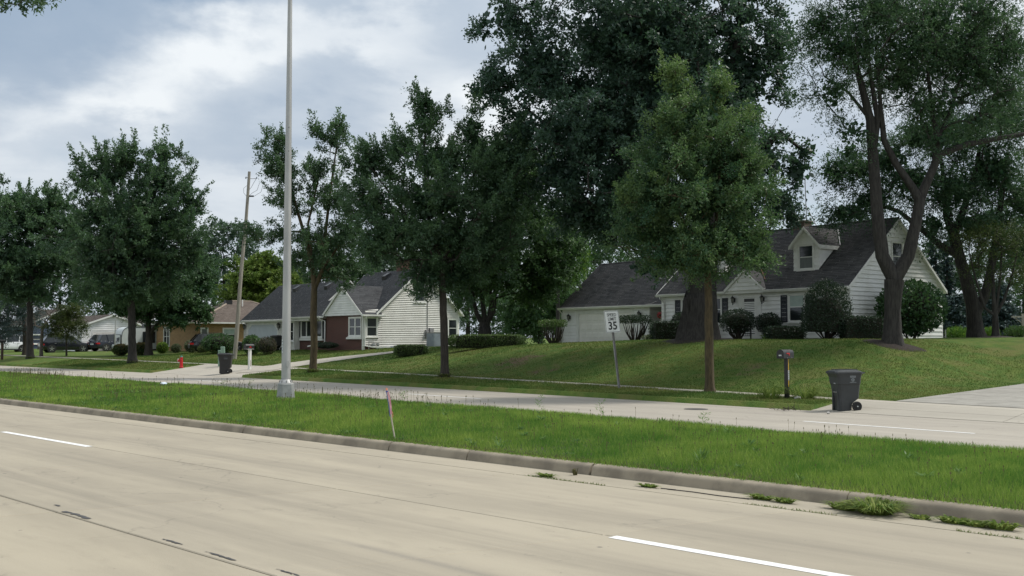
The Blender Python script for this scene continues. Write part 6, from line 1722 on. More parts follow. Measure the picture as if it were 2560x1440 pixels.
    # meters and pipes on the gable wall
    MB().box(0.02, 0.16, 5.35, 5.68, 1.05, 1.40).build('electric_box', M['galv'], H)
    MB().box(0.02, 0.12, 5.02, 5.28, 0.75, 1.25).lathe([(0.10, 0.12), (0.10, 0.22)], 12, (0, 5.15, 1.1), 'x').build('electric_meter', M['galv'], H)
    MB().tube([(0.05, 5.2, 1.2), (0.05, 5.2, 3.4)], 0.03, 6).build('conduit', M['galv'], H)
    gm_ = MB().tube([(0.15, 0.35, -0.2), (0.15, 0.35, 0.42), (0.15, 0.75, 0.42), (0.15, 0.75, 0.1)], 0.03, 6).tube([(0.15, 0.75, 0.3), (0.15, 1.15, 0.3), (0.15, 1.15, -0.2)], 0.03, 6).lathe([(0.13, -0.12), (0.15, 0), (0.13, 0.12)], 10, (0.17, 0.72, 0.18)).lathe([(0.09, -0.1), (0.1, 0), (0.09, 0.1)], 10, (0.17, 1.05, 0.2))
    gm_.build('gas_meter', M['alu_cast'], H)
    for y in (1.7, 2.3): MB().box(0.02, 0.35, y, y + 0.5, -0.3, 0.12).build('window_well', M['foundation'], H)
    return H
BFH = brick_front_house()
def bfh_pt(x, y, z): return Matrix.Translation(BFH.location) @ Matrix.Rotation(BFH.rotation_euler.z, 4, 'Z') @ Vector((x, y, z))
def air_conditioner():
    p = bfh_pt(0.9, 5.3, 0); p.z = hxy(p.x, p.y)
    a = thing('air_conditioner', 'grey air conditioner unit between the two clipped hedges', 'air conditioner', p, BFH.rotation_euler.z)
    MB().box(-0.45, 0.45, -0.45, 0.45, 0.04, 1.0).build('casing', M['foundation'], a)
    MB().box(-0.47, 0.47, -0.47, 0.47, 1.0, 1.06).build('lid', M['galv'], a)
    for i in range(12): MB().box(0.452, 0.465, -0.4, 0.4, 0.12 + i * 0.07, 0.16 + i * 0.07).build('louvre_slat', M['foundation'], a)
    for i in range(12): MB().box(-0.4, 0.4, -0.465, -0.452, 0.12 + i * 0.07, 0.16 + i * 0.07).build('louvre_slat', M['foundation'], a)
air_conditioner()

# ------------------------------------------------------------------ tan brick hip-roofed house
def tan_house():
    H = house_root('tan_brick_house', 'low tan brick house with a brown hipped roof behind the hydrant', -26.6, 88.0, 1.05, 0.655)
    ez, rz, Wd, D = 2.47, 4.45, 10.2, 12.0
    MB().box(-Wd, 0, 0, D, -0.6, ez - 0.02).build('wall', M['brick_tan'], H)
    o = 0.35; q = Wd / 2; z0 = ez - 0.08
    A, B, Cc, Dd = (-Wd - o, -o, z0), (o, -o, z0), (o, D + o, z0), (-Wd - o, D + o, z0)
    r0, r1 = (-q, q, rz), (-q, D - q, rz)
    MB().hexa([(p[0], p[1], z0 - 0.02) for p in (A, B, Cc, Dd)], [A, B, Cc, Dd]).build('soffit', M['white'], H)
    for quad in ((A, B, (r0[0] + .001, r0[1], rz), r0), (B, Cc, r1, r0), (Dd, A, r0, r1), (Cc, Dd, (r1[0] - .001, r1[1], rz), r1)):
        pts = [Vector(p) for p in quad]
        r_ = MB().add([tuple(p) for p in pts] + [tuple(p - Vector((0, 0, 0.03))) for p in pts], [(0, 1, 2, 3), (7, 6, 5, 4), (0, 4, 5, 1)]).build('roof', M['white'], H)
        shingle_layer(r_, *quad, 'roof_brown')
    M.setdefault('hip_tan', pmat('pale_hip_shingle', (0.33, 0.27, 0.21), (0.25, 0.2, 0.16), 8, 0.9))
    for p, r_ in ((A, r0), (B, r0), (Cc, r1), (Dd, r1)):
        MB().tube([Vector(p) + Z_ * 0.02, Vector(r_) + Z_ * 0.03], 0.07, 5).build('hip_cap', M['hip_tan'], H)
    MB().tube([Vector(r0) + Z_ * 0.03, Vector(r1) + Z_ * 0.03], 0.07, 5).build('ridge_cap', M['hip_tan'], H)
    gutter(H, (-Wd - o, -o, z0 + 0.03), (o, -o, z0 + 0.03))
    MB().box(o, o + 0.12, -o, D + o, z0 - 0.09, z0 + 0.03).build('gutter', M['white'], H)
    window(H, (0, -0.005, 0), X_, FRONT, -8.2, -6.6, 0.35, 2.1, 0.09, 'double', 'glass', None, lights=[(0, .5), (.5, 1)], rail=.5)
    window(H, (0.005, 0, 0), Y_, X_, 0.25, 0.95, 0.15, 1.95, 0.09, 'double', 'curtain', 'glass', rail=.5)
    window(H, (0.005, 0, 0), Y_, X_, 2.2, 3.4, 0.85, 1.95, 0.09, 'double', 'blind', 'glass', rail=.5)
    MB().box(-4.7, -4.2, 4.2, 4.8, rz - 0.45, rz + 0.05).build('roof_vent', M['black'], H)
    MB().tube([(-3.6, 5.5, rz - .5), (-3.6, 5.5, rz + 0.1)], 0.06, 6).build('vent_pipe', M['white'], H)
tan_house()

# ------------------------------------------------------------------ white gabled garage house further left
def white_garage():
    H = house_root('white_garage', 'white sided garage gable with a white overhead door behind the cars', -41.9, 101.4, 0.85, 0.655)
    D, ez, rz = 5.9, 2.5, 3.55; L = 11.0; mid = D / 2; k = (rz - ez) / mid
    MB().box(-L, -0.01, 0.01, D, -0.6, ez).build('wall', M['siding'], H)
    MB().prism([(0.01, ez), (D, ez), (mid, rz - 0.05)], -L, -0.01, 'x').build('gable_wall', M['siding'], H)
    siding(H, (0, 0, 0), Y_, X_, -0.2, rz - 0.08, 0.19, lambda z: (0, D) if z <= ez else ((z - ez) / k, D - (z - ez) / k), [(0.95, 3.9, -1, 2.02)], M['siding'])
    siding(H, (0, 0, 0), X_, FRONT, -0.2, ez - 0.03, 0.19, lambda z: (-L, 0), [], M['siding'])
    o = 0.3
    slope(H, (-L, -o, ez - o * k + .1), (0.25, -o, ez - o * k + .1), (0.25, mid, rz + .1), (-L, mid, rz + .1), 'roof_brown')
    slope(H, (0.25, D + o, ez - o * k + .1), (-L, D + o, ez - o * k + .1), (-L, mid + .001, rz + .099), (0.25, mid + .001, rz + .099), 'roof_brown')
    for y0 in (-o, D + o):
        a = Vector((0.255, y0, ez - o * k - 0.06)); b = Vector((0.255, mid, rz - 0.06)); d = Vector((0, 0, 0.17))
        MB().hexa([a, a + d, b + d, b], [q + Vector((0.025, 0, 0)) for q in (a, a + d, b + d, b)]).build('rake_board', M['white'], H)
    for a, b in ((0.93, 1.05), (3.8, 3.92)): MB().box(0, 0.05, a, b, -0.4, 2.04).build('door_trim', M['white'], H)
    MB().box(0, 0.05, 1.05, 3.8, 1.9, 2.04).build('door_trim', M['white'], H)
    garage_door(H, (0.004, 0, 0), Y_, X_, 1.05, 3.8, -0.3, 1.9, 'door_white', panels=False)
    # the taller house behind it
    MB().box(-L - 3, -2.0, 5.92, 13, -0.6, 2.6).build('rear_wall', M['siding'], H)
    slope(H, (-L - 3.3, 5.6, 2.5), (-1.7, 5.6, 2.5), (-1.7, 9.5, 4.3), (-L - 3.3, 9.5, 4.3), 'roof_brown')
white_garage()
def blue_house():
    p = foot(38, 124)
    H = house_root('blue_house', 'dark blue house with a white framed window at the far left edge', p.x + 1.5, p.y, p.z, 0.655)
    MB().box(-12, 0, 0, 8, -0.5, 2.9).build('wall', M['bluesiding'], H)
    siding(H, (0, 0, 0), Y_, X_, 0.0, 2.9, 0.18, lambda z: (0, 8), [], M['bluesiding'])
    siding(H, (0, 0, 0), X_, FRONT, 0.0, 2.9, 0.18, lambda z: (-12, 0), [(-1.6, -0.55, 0.4, 2.4)], M['bluesiding'])
    slope(H, (-12.3, -.4, 2.8), (.3, -.4, 2.8), (.3, 4, 4.9), (-12.3, 4, 4.9), 'roof_brown')
    slope(H, (.3, 8.4, 2.8), (-12.3, 8.4, 2.8), (-12.3, 4.001, 4.9), (.3, 4.001, 4.9), 'roof_brown')
    window(H, (0.02, 0, 0), Y_, X_, 0.4, 1.5, 0.55, 1.75, 0.12, 'double', 'glass', None, rail=.5)
    window(H, (0, -0.02, 0), X_, FRONT, -1.6, -0.55, 0.5, 1.75, 0.12, 'double', 'glass', None, rail=.5)
    for y in (3.6, 4.3): MB().box(1.6, 1.75, y, y + 0.15, -0.3, 2.3).build('porch_post', M['white'], H)
    MB().box(-0.0, 1.9, 3.4, 4.6, 2.3, 2.45).build('porch_roof', M['white'], H)
blue_house()
# ================================================================== shrubs and hedges
def shell_points(n, shape, r, thick=0.25, p=4.0):
    """points near the surface of a solid with half sizes r, resting on z = 0"""
    rx, ry, rz = r
    u = unit(n)
    if shape == 'box':
        m = np.max(np.abs(u) ** 1, axis=1, keepdims=True)
        k = (np.sum(np.abs(u) ** 7, axis=1, keepdims=True)) ** (-1 / 7)
        P = u * k
        N = np.sign(u) * np.abs(u) ** 6
    elif shape == 'dome':
        u[:, 2] = np.abs(u[:, 2]) * 1.0
        P = u * (np.sum(np.abs(u) ** 2.6, axis=1, keepdims=True)) ** (-1 / 2.6); N = u.copy()
    else:
        P = u.copy(); N = u.copy()
    N /= np.maximum(np.linalg.norm(N, axis=1, keepdims=True), 1e-6)
    f = 1 - thick * rng.random((n, 1)) ** 1.6
    lump = 1 + 0.05 * np.sin(P[:, :1] * 7) * np.sin(P[:, 1:2] * 6 + 1) + 0.03 * rng.normal(size=(n, 1))
    P = P * f * lump
    if shape == 'dome':
        Q = P * np.array([rx, ry, rz])
    else:
        Q = P * np.array([rx, ry, rz / 2]) + np.array([0, 0, rz / 2])
    return Q, N
def shrub(name, label, cat, pos, r, shape='ball', n=2500, leaf=(0.09, 0.05), mat='leaf_yew', group=None, rz=0.0, lift=0.0, stems=0, core=True, tone0=0.4, tone_top=0.0, thick=0.25, seed=1, stem_mat='twig', stem_top=0.8, spread=0.7, tone_var=0.2, lean=0.3, corek=0.80):
    global rng
    keep = rng; rng = np.random.default_rng(seed)
    pos = Vector(pos)
    root = thing(name, label, cat, pos, rz, group)
    Q, N = shell_points(n, shape, (r[0], r[1], r[2] - lift), thick)
    Q[:, 2] += lift
    q = Q[:, 2] > -0.05
    Q, N = Q[q], N[q]; m = len(Q)
    D = N * 0.6 + unit(m) * 0.8; D[:, 2] += lean; D /= np.linalg.norm(D, axis=1, keepdims=True)
    Nn = N * 0.7 + unit(m) * 0.7; Nn /= np.linalg.norm(Nn, axis=1, keepdims=True)
    clump = np.sin(Q[:, 0] * 5 / max(r[0], .3) + seed) * np.sin(Q[:, 1] * 5 / max(r[1], .3) + 2) * np.sin(Q[:, 2] * 6 / r[2])
    tone = tone0 + 0.18 * clump + rng.normal(0, tone_var, m) + tone_top * np.clip((Q[:, 2] - r[2] * 0.72) / (r[2] * 0.28), 0, 1)
    leaf_obj('foliage', leaf_arrays(Q - D * leaf[0] * 0.4, D, Nn, leaf[0] * rng.uniform(0.6, 1.3, m), leaf[1] * rng.uniform(0.7, 1.2, m), 0.04), tone, M[mat], root)
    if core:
        # near-black solid added inside to keep the foliage dark and opaque
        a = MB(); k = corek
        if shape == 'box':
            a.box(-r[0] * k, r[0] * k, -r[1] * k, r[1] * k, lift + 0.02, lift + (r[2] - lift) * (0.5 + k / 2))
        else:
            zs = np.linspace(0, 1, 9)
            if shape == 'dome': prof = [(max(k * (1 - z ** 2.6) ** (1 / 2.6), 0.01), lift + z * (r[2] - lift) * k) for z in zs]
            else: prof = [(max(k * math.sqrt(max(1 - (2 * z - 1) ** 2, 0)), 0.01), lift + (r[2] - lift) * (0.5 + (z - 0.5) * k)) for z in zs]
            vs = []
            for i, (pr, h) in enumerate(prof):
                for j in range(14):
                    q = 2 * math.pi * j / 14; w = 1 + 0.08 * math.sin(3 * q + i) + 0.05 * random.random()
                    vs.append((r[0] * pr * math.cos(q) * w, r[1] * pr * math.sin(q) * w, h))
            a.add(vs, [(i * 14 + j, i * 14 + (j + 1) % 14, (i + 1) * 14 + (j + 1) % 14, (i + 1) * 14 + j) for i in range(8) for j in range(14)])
        a.build('dark_core', M['darkcore'], root)
    for i in range(stems):
        a = rng.uniform(0, 6.28); f = spread * math.sqrt(rng.random())
        b = np.array([0.10 * r[0] * math.cos(a), 0.10 * r[1] * math.sin(a), -0.05])
        e = np.array([r[0] * f * math.cos(a), r[1] * f * math.sin(a), r[2] * stem_top * rng.uniform(0.85, 1.05)])
        mid = b * 0.5 + e * 0.5 + np.array([math.cos(a) * r[0] * 0.10, math.sin(a) * r[1] * 0.1, -0.08 * r[2]]) + rng.normal(0, 0.05, 3)
        mid2 = mid * 0.4 + e * 0.6 + rng.normal(0, 0.04, 3)
        MB().tube([b, mid, mid2, e], [0.03, 0.024, 0.016, 0.008], 5).build('stem', M[stem_mat], root)
    rng = keep
    return root
M['blade_gutter'] = M.get('blade_gutter') or leafmat('gutter_grass', (0.060, 0.125, 0.020), (0.250, 0.290, 0.070), 0.35, 0.6, 0.2)
M['darkcore'] = pmat('dark_core_fill', (0.012, 0.016, 0.008), (0.022, 0.020, 0.012), 9, 1.0, 0.8, 25)  # colour of the added dark core inside shrubs
CZ = CAPE.rotation_euler.z
def cp(x, y):                               # ground point in the cape house's own frame
    p = cape_pt(x, y, 0); p.z = hxy(p.x, p.y); return p
def on_u(u, depth): return foot(u, depth)
HB = 'clipped evergreen shrubs along the front of the cape house'
# positions come from bearing and distance; the front of the house runs from 47 m to 61 m away
def width(px_, d): return px_ * d / FPX / 2
d = 58.0
shrub('flat_topped_shrub', 'flat topped shrub with bare brown sides at the left corner of the garage', 'shrub', on_u(1382, 58.5), (width(70, 58.5), 0.75, 1.42), 'box', 1700, (0.09, 0.05), 'leaf_box', HB, lift=1.02, stems=34, core=False, tone0=0.25, tone_top=0.35, seed=201, stem_top=0.93, spread=1.0, thick=0.5, stem_mat='twig')
shrub('flat_topped_shrub', 'flat topped shrub on bare fanned stems before the garage door, right of the speed sign', 'shrub', on_u(1585, 55.0), (width(86, 55), 0.8, 1.42), 'box', 2600, (0.085, 0.045), 'leaf_yew', HB, lift=1.0, stems=30, core=False, tone0=0.35, seed=202, stem_top=0.86, spread=1.0, thick=0.6)
shrub('round_shrub', 'low rounded dark shrub left of the oak trunk', 'shrub', on_u(1672, 52.5), (width(92, 52.5), 0.85, 0.98), 'box', 3600, (0.08, 0.04), 'leaf_yew', HB, tone0=0.35, seed=203, stems=6)
shrub('round_shrub', 'taller rounded shrub half hidden by the oak trunk', 'shrub', on_u(1712, 53.6), (width(70, 53.6), 0.8, 1.52), 'ball', 3200, (0.08, 0.04), 'leaf_yew', HB, tone0=0.4, seed=204, lift=0.35, stems=8, tone_top=0.3)
shrub('round_shrub', 'large round shrub with bare lower stems left of the louvred door', 'shrub', on_u(1845, 50.0), (width(92, 50), 0.9, 1.50), 'ball', 4200, (0.075, 0.04), 'leaf_yew', HB, tone0=0.3, seed=205, lift=0.30, stems=26, stem_top=0.7, tone_top=0.15, corek=0.66)
shrub('round_shrub', 'smaller round shrub right of the louvred door', 'shrub', on_u(1922, 50.0), (width(64, 50), 0.75, 1.32), 'ball', 3000, (0.075, 0.04), 'leaf_yew', HB, tone0=0.3, seed=206, lift=0.30, stems=18, stem_top=0.7, corek=0.66)
shrub('low_shrub', 'low flat dark shrub under the shuttered window', 'shrub', on_u(1962, 46.8), (width(96, 46.8), 0.7, 0.62), 'box', 3200, (0.075, 0.04), 'leaf_yew', HB, tone0=0.3, seed=207)
cy = shrub('cone_shrub', 'big beehive shaped yew at the right corner of the house front', 'shrub', on_u(2068, 44.6), (width(122, 44.6), 1.05, 2.5), 'dome', 8200, (0.09, 0.045), 'leaf_yew', HB, tone0=0.34, seed=208, lift=0.35, stems=16, stem_top=0.5, spread=0.8, corek=0.72)
MB().tube([(0, 0, -0.1), (0.02, 0, 1.2), (0, 0, 2.1)], [0.13, 0.11, 0.05], 8).build('stem', M['bark_dark'], cy)
shrub('box_hedge', 'dark square clipped hedge behind the forked locust trunk', 'hedge', on_u(2152, 44.0), (width(110, 44), 0.6, 0.98), 'box', 5200, (0.07, 0.04), 'leaf_yew', HB, tone0=0.3, seed=209)
shrub('large_bush', 'large loose dark green bush against the gable wall', 'bush', on_u(2278, 47.0), (width(168, 47), 1.5, 2.62), 'ball', 5200, (0.17, 0.11), 'leaf_dark', None, tone0=0.42, seed=210, lift=0.15, stems=8, thick=0.35, tone_top=0.3, corek=0.72)
LH = 'clipped hedges on the bank right of the middle house'
shrub('clipped_hedge', 'short clipped green hedge before the gable wall', 'hedge', on_u(1027, 60.5), (width(80, 60.5), 0.55, 0.62), 'box', 5200, (0.07, 0.045), 'leaf_box', LH, tone0=0.45, tone_top=0.25, seed=211, rz=0.0)
shrub('clipped_hedge', 'long clipped green hedge in front of the maple', 'hedge', on_u(1216, 58.5), (width(188, 58.5), 0.6, 0.74), 'box', 11000, (0.07, 0.045), 'leaf_box', LH, tone0=0.4, tone_top=0.35, seed=212)
# planting by the left houses
shrub('dense_bush', 'wide dark green bush left of the leaning utility pole', 'bush', on_u(548, 79), (width(86, 79), 1.5, 1.5), 'ball', 3600, (0.14, 0.085), 'leaf_maple', None, tone0=0.4, seed=213, thick=0.4)
shrub('dense_bush', 'green bush right of the utility pole behind the white post mailbox', 'bush', on_u(630, 75), (width(48, 75), 1.0, 1.4), 'ball', 2600, (0.13, 0.08), 'leaf_maple', None, tone0=0.65, seed=214, thick=0.4)
shrub('purple_bush', 'purple brown feathery bush before the pale garage door', 'bush', on_u(668, 74), (width(46, 74), 0.8, 1.25), 'ball', 1700, (0.17, 0.05), 'leaf_purple', None, tone0=0.5, seed=215, thick=0.6, lean=1.1)
shrub('lime_shrub', 'bright round lime green shrub before the tan brick wall', 'shrub', on_u(406, 87), (width(29, 87), 0.5, 0.95), 'ball', 1500, (0.10, 0.07), 'leaf_lime', None, tone0=0.4, seed=216, tone_top=0.3)
shrub('grey_green_shrub', 'small grey green shrub right of the lime shrub', 'shrub', on_u(440, 87), (width(25, 87), 0.5, 0.75), 'ball', 900, (0.12, 0.05), 'leaf_cream', None, tone0=0.15, seed=217)
shrub('variegated_shrub', 'pale variegated cream and green shrub at the brick corner', 'shrub', on_u(481, 86), (width(40, 86), 0.7, 1.05), 'ball', 1700, (0.12, 0.06), 'leaf_cream', None, tone0=0.55, seed=218)
RT = 'red tipped bushes before the camper trailer'
shrub('red_tip_bush', 'red tipped green bush at the nose of the trailer, left of the tree trunk', 'bush', on_u(302, 85), (width(42, 85), 0.8, 0.95), 'ball', 1900, (0.11, 0.07), 'leaf_redtip', RT, tone0=0.12, tone_top=0.9, seed=219)
shrub('red_tip_bush', 'red tipped green bush beside the trailer, right of the tree trunk', 'bush', on_u(352, 85), (width(38, 85), 0.8, 1.05), 'ball', 1900, (0.11, 0.07), 'leaf_redtip', RT, tone0=0.12, tone_top=0.8, seed=220)
shrub('low_shrub', 'low spreading yellow green shrub at the end of the tan brick wall bushes', 'shrub', on_u(508, 82), (width(28, 82), 0.6, 0.6), 'ball', 700, (0.13, 0.04), 'leaf_olive', None, tone0=0.5, seed=221, lean=0.9)
shrub('juniper', 'low dark spreading juniper along the brick wing wall', 'shrub', bfh_pt(-3.6, -0.8, -0.05), (1.3, 0.6, 0.45), 'ball', 1300, (0.12, 0.04), 'leaf_yew', None, rz=BFH.rotation_euler.z, tone0=0.5, seed=222)
FB = 'flower clumps at the back edge of the right lawn'
for i, (u, w, h, mt, lb) in enumerate([(2395, 60, 0.75, 'leaf_lime', 'yellow green flower clump along the fence post'), (2478, 40, 0.7, 'leaf_lime', 'flower clump between the dark trunk and the slim tree'), (2545, 70, 0.8, 'leaf_box', 'green and yellow flower clump at the right edge of the lawn')]):
    dd = 60; shrub('flower_clump', lb, 'plants', on_u(u, dd), (width(w, dd), 0.6, h), 'ball', 1100, (0.22, 0.05), mt, FB, tone0=0.25, seed=230 + i, lean=1.0, core=False, thick=0.8)
shrub('hosta', 'pale hosta clump at the foot of the breezeway', 'plants', on_u(1632, 54.2), (0.55, 0.4, 0.35), 'ball', 260, (0.22, 0.10), 'leaf_cream', None, tone0=0.5, seed=240, core=False, thick=0.9)
shrub('hosta', 'small green and yellow plant under the right front window', 'plants', on_u(1925, 47.2), (0.4, 0.3, 0.28), 'ball', 160, (0.2, 0.06), 'leaf_lime', None, tone0=0.3, seed=241, core=False, thick=0.9)
# mulch rings
def mulch(label, pos, r_, h):
    vs = [(0, 0, h)]; fs = []; n = 22
    for ring, (f, hh) in enumerate(((0.35, 0.95), (0.7, 0.6), (1.0, 0.0))):
        for j in range(n):
            a = 2 * math.pi * j / n; k = f * (1 + 0.1 * math.sin(3 * a + 1) + 0.08 * random.random())
            x, y = r_ * k * math.cos(a), r_ * 0.8 * k * math.sin(a)
            vs.append((x, y, hxy(pos.x + x, pos.y + y) - pos.z + h * hh * (0.9 + 0.3 * random.random()) - 0.02))
    for j in range(n): fs.append((0, 1 + j, 1 + (j + 1) % n))
    for q in range(2):
        for j in range(n): fs.append((1 + q * n + j, 1 + (q + 1) * n + j, 1 + (q + 1) * n + (j + 1) % n, 1 + q * n + (j + 1) % n))
    o = MB().add(vs, fs).build('mulch_mound', M['mulch'], None, True)
    o.location = pos
    tag(o, label, 'mulch', 'mulch mounds round tree trunks')
mulch('brown mulch mound round the foot of the old oak', foot(1748, OD), 1.75, 0.12)
mulch('brown mulch mound round the forked locust trunk', foot(2234, HD), 1.25, 0.10)
mulch('dark mulch patch under the slim young tree', foot(2490, D3), 0.9, 0.08)

# ------------------------------------------------------------------ grasses in the gutter and by the mailbox
def grass_tuft(name, label, pos, r_, h, n, mat='blade', kind=None, cat='grass', group=None, seed=1, flat=False):
    q = np.random.default_rng(seed)
    a = q.uniform(0, 6.28, n); k = np.sqrt(q.random(n)) * r_ * 0.5
    V = np.empty((n, 5, 3), np.float32)
    x, y = np.cos(a) * k, np.sin(a) * k
    out = q.uniform(0.3, 1.2, n) * r_; b = a + q.normal(0, 0.4, n); hh = h * q.uniform(0.5, 1.15, n); w = q.uniform(0.006, 0.012, n)
    wx, wy = -np.sin(b) * w, np.cos(b) * w
    mx, my = x + np.cos(b) * out * 0.45, y + np.sin(b) * out * 0.45
    V[:, 0] = np.stack([x - wx, y - wy, 0 * x], -1); V[:, 1] = np.stack([x + wx, y + wy, 0 * x], -1)
    V[:, 2] = np.stack([mx + wx * .8, my + wy * .8, hh], -1); V[:, 3] = np.stack([mx - wx * .8, my - wy * .8, hh], -1)
    V[:, 4] = np.stack([x + np.cos(b) * out, y + np.sin(b) * out, hh * q.uniform(0.55, 1.1, n)], -1)
    F4 = np.arange(n)[:, None] * 5 + np.array([[0, 1, 2, 3]]); F3 = np.arange(n)[:, None] * 5 + np.array([[3, 2, 4, 4]])
    me = bpy.data.meshes.new(name)
    me.from_pydata(V.reshape(-1, 3).tolist(), [], F4.tolist() + F3[:, :3].tolist()); me.update()
    set_tone(me, np.repeat(np.clip(q.normal(0.55, 0.25, n), 0, 1), 5))
    o = link_mesh(name, me, M[mat]); o.location = pos
    if flat: o.rotation_euler = (0, 0, -math.pi / 4); o.scale = (2.0, 0.75, 1.0)
    if kind: o['kind'] = kind
    else: tag(o, label, cat, group)
    return o
TF = 'grass tufts growing in the gutter joint of the near kerb'
def stp(s, t, z=0.0): return Vector((*st2xy(s, t), z))
gw = [(2.75, 10.98, 0.30, 0.20, 240, 'large grass tuft growing out of the gutter by the near kerb'), (3.5, 11.02, 0.26, 0.2, 200, None), (5.55, 10.84, 0.12, 0.08, 60, None), (6.2, 10.83, 0.10, 0.06, 50, None)]
p = ground(2195, 1280) if False else None
def gutter_pt(u, v):
    d_ = ray(u, v); k = EYE / -d_[2]; return Vector((d_[0] * k, d_[1] * k, 0.0))
for i, (u, v, r_, h, n, lb) in enumerate([(2190, 1284, 0.34, 0.15, 420, 'largest grass tuft, bursting from the gutter beside the near kerb'), (1905, 1249, 0.14, 0.06, 110, 'grass tuft in the gutter, first left of the largest tuft'), (1960, 1257, 0.12, 0.06, 80, 'low grass tuft in the gutter, just left of the largest tuft'), (2110, 1275, 0.16, 0.08, 110, 'small grass tuft touching the left side of the largest tuft'), (2300, 1298, 0.12, 0.05, 60, 'low grass tuft in the gutter, first right of the largest tuft'), (2385, 1309, 0.14, 0.07, 90, 'grass tuft in the gutter, second right of the largest tuft'), (2440, 1317, 0.13, 0.06, 70, 'grass tuft in the gutter, third right of the largest tuft'), (2500, 1324, 0.15, 0.09, 90, 'grass tuft in the gutter at the right edge of the view'), (1365, 1192, 0.13, 0.05, 80, 'flat grass tuft by the dark kerb joint'), (1620, 1218, 0.12, 0.045, 70, 'flat grass tuft in the gutter crack right of the dark kerb joint'), (1438, 1188, 0.06, 0.10, 24, 'straw coloured tuft standing against the kerb at the dark joint')]):
    grass_tuft('grass_tuft', lb, gutter_pt(u, v), r_ * (1 if i == 0 else 0.8), h * 0.9, n, 'blade_gutter' if i != 10 else 'straw', group=TF, seed=300 + i, flat=0 < i < 10)
# moss and seedlings filling the long gutter crack
n = 1500; s_ = rng.uniform(1.5, 10.5, n); t_ = 10.81 + rng.normal(0, 0.014, n) + 0.0 * s_
q = waves(s_, t_ * 0, 2.0, 51) > -0.05; s_, t_ = s_[q], t_[q]; x_, y_ = st2xy(s_, t_)
blade_mesh('gutter_weeds', x_, y_, 0 * x_ - 0.005, rng.uniform(0.012, 0.04, len(x_)), rng.uniform(0.008, 0.016, len(x_)), rng.uniform(0.3, 1.4, len(x_)), rng.random(len(x_)), M['blade_lawn'])
mbx = Vector((8.26, 31.47, 0)); mbx.z = hxy(mbx.x, mbx.y)
grass_tuft('daylily_clump', 'arching grass like plant left of the black mailbox post', mbx + Vector((-0.50, 0.05, 0)), 0.62, 0.34, 170, 'blade_gutter', cat='plants', group='leafy plants at the mailbox foot', seed=321)
grass_tuft('daylily_clump', 'arching grass like plant right of the black mailbox post', mbx + Vector((0.55, -0.1, 0)), 0.66, 0.36, 190, 'blade_gutter', cat='plants', group='leafy plants at the mailbox foot', seed=322)
for i, (u, v, r_, h) in enumerate([(332, 907, 0.5, 0.14), (782, 931, 0.5, 0.2), (1112, 943, 0.45, 0.16), (76, 896, 0.5, 0.14)]):
    grass_tuft('trunk_grass', None, ground(u, v), r_, h, 260, 'blade_lawn', kind='stuff', seed=330 + i)
# taller weeds standing on the far edge of the median
for i, (u, v, h) in enumerate([(628, 972, 0.42), (1350, 1022, 0.40), (1500, 1034, 0.36), (560, 966, 0.25), (1010, 995, 0.25), (1760, 1052, 0.2)]):
    d_ = ray(u, v); k = (EYE - 0.2) / -d_[2]; x, y = d_[0] * k, d_[1] * k
    Vw = [rosette((x + 0.05 * math.cos(j), y + 0.05 * math.sin(j), 0.14 + h * j / 7), 0.13, 6, 0.8) for j in range(7)]
    o = leaf_obj('tall_weed', np.concatenate(Vw), np.full(42, 0.7) + rng.normal(0, 0.15, 42), M['weed'], kind=None)
    tag(o, ['tall leafy weed left of the light pole base', 'tall leafy weed on the median edge, before the kerb left of the speed sign', 'tall leafy weed on the median edge, directly before the speed sign post', 'leafy weed on the median edge below the left wheeled bin', 'leafy weed on the median edge right of the ribbon stake', 'leafy weed on the median edge below the manhole cover'][i], 'weed', 'tall weeds on the far edge of the median')
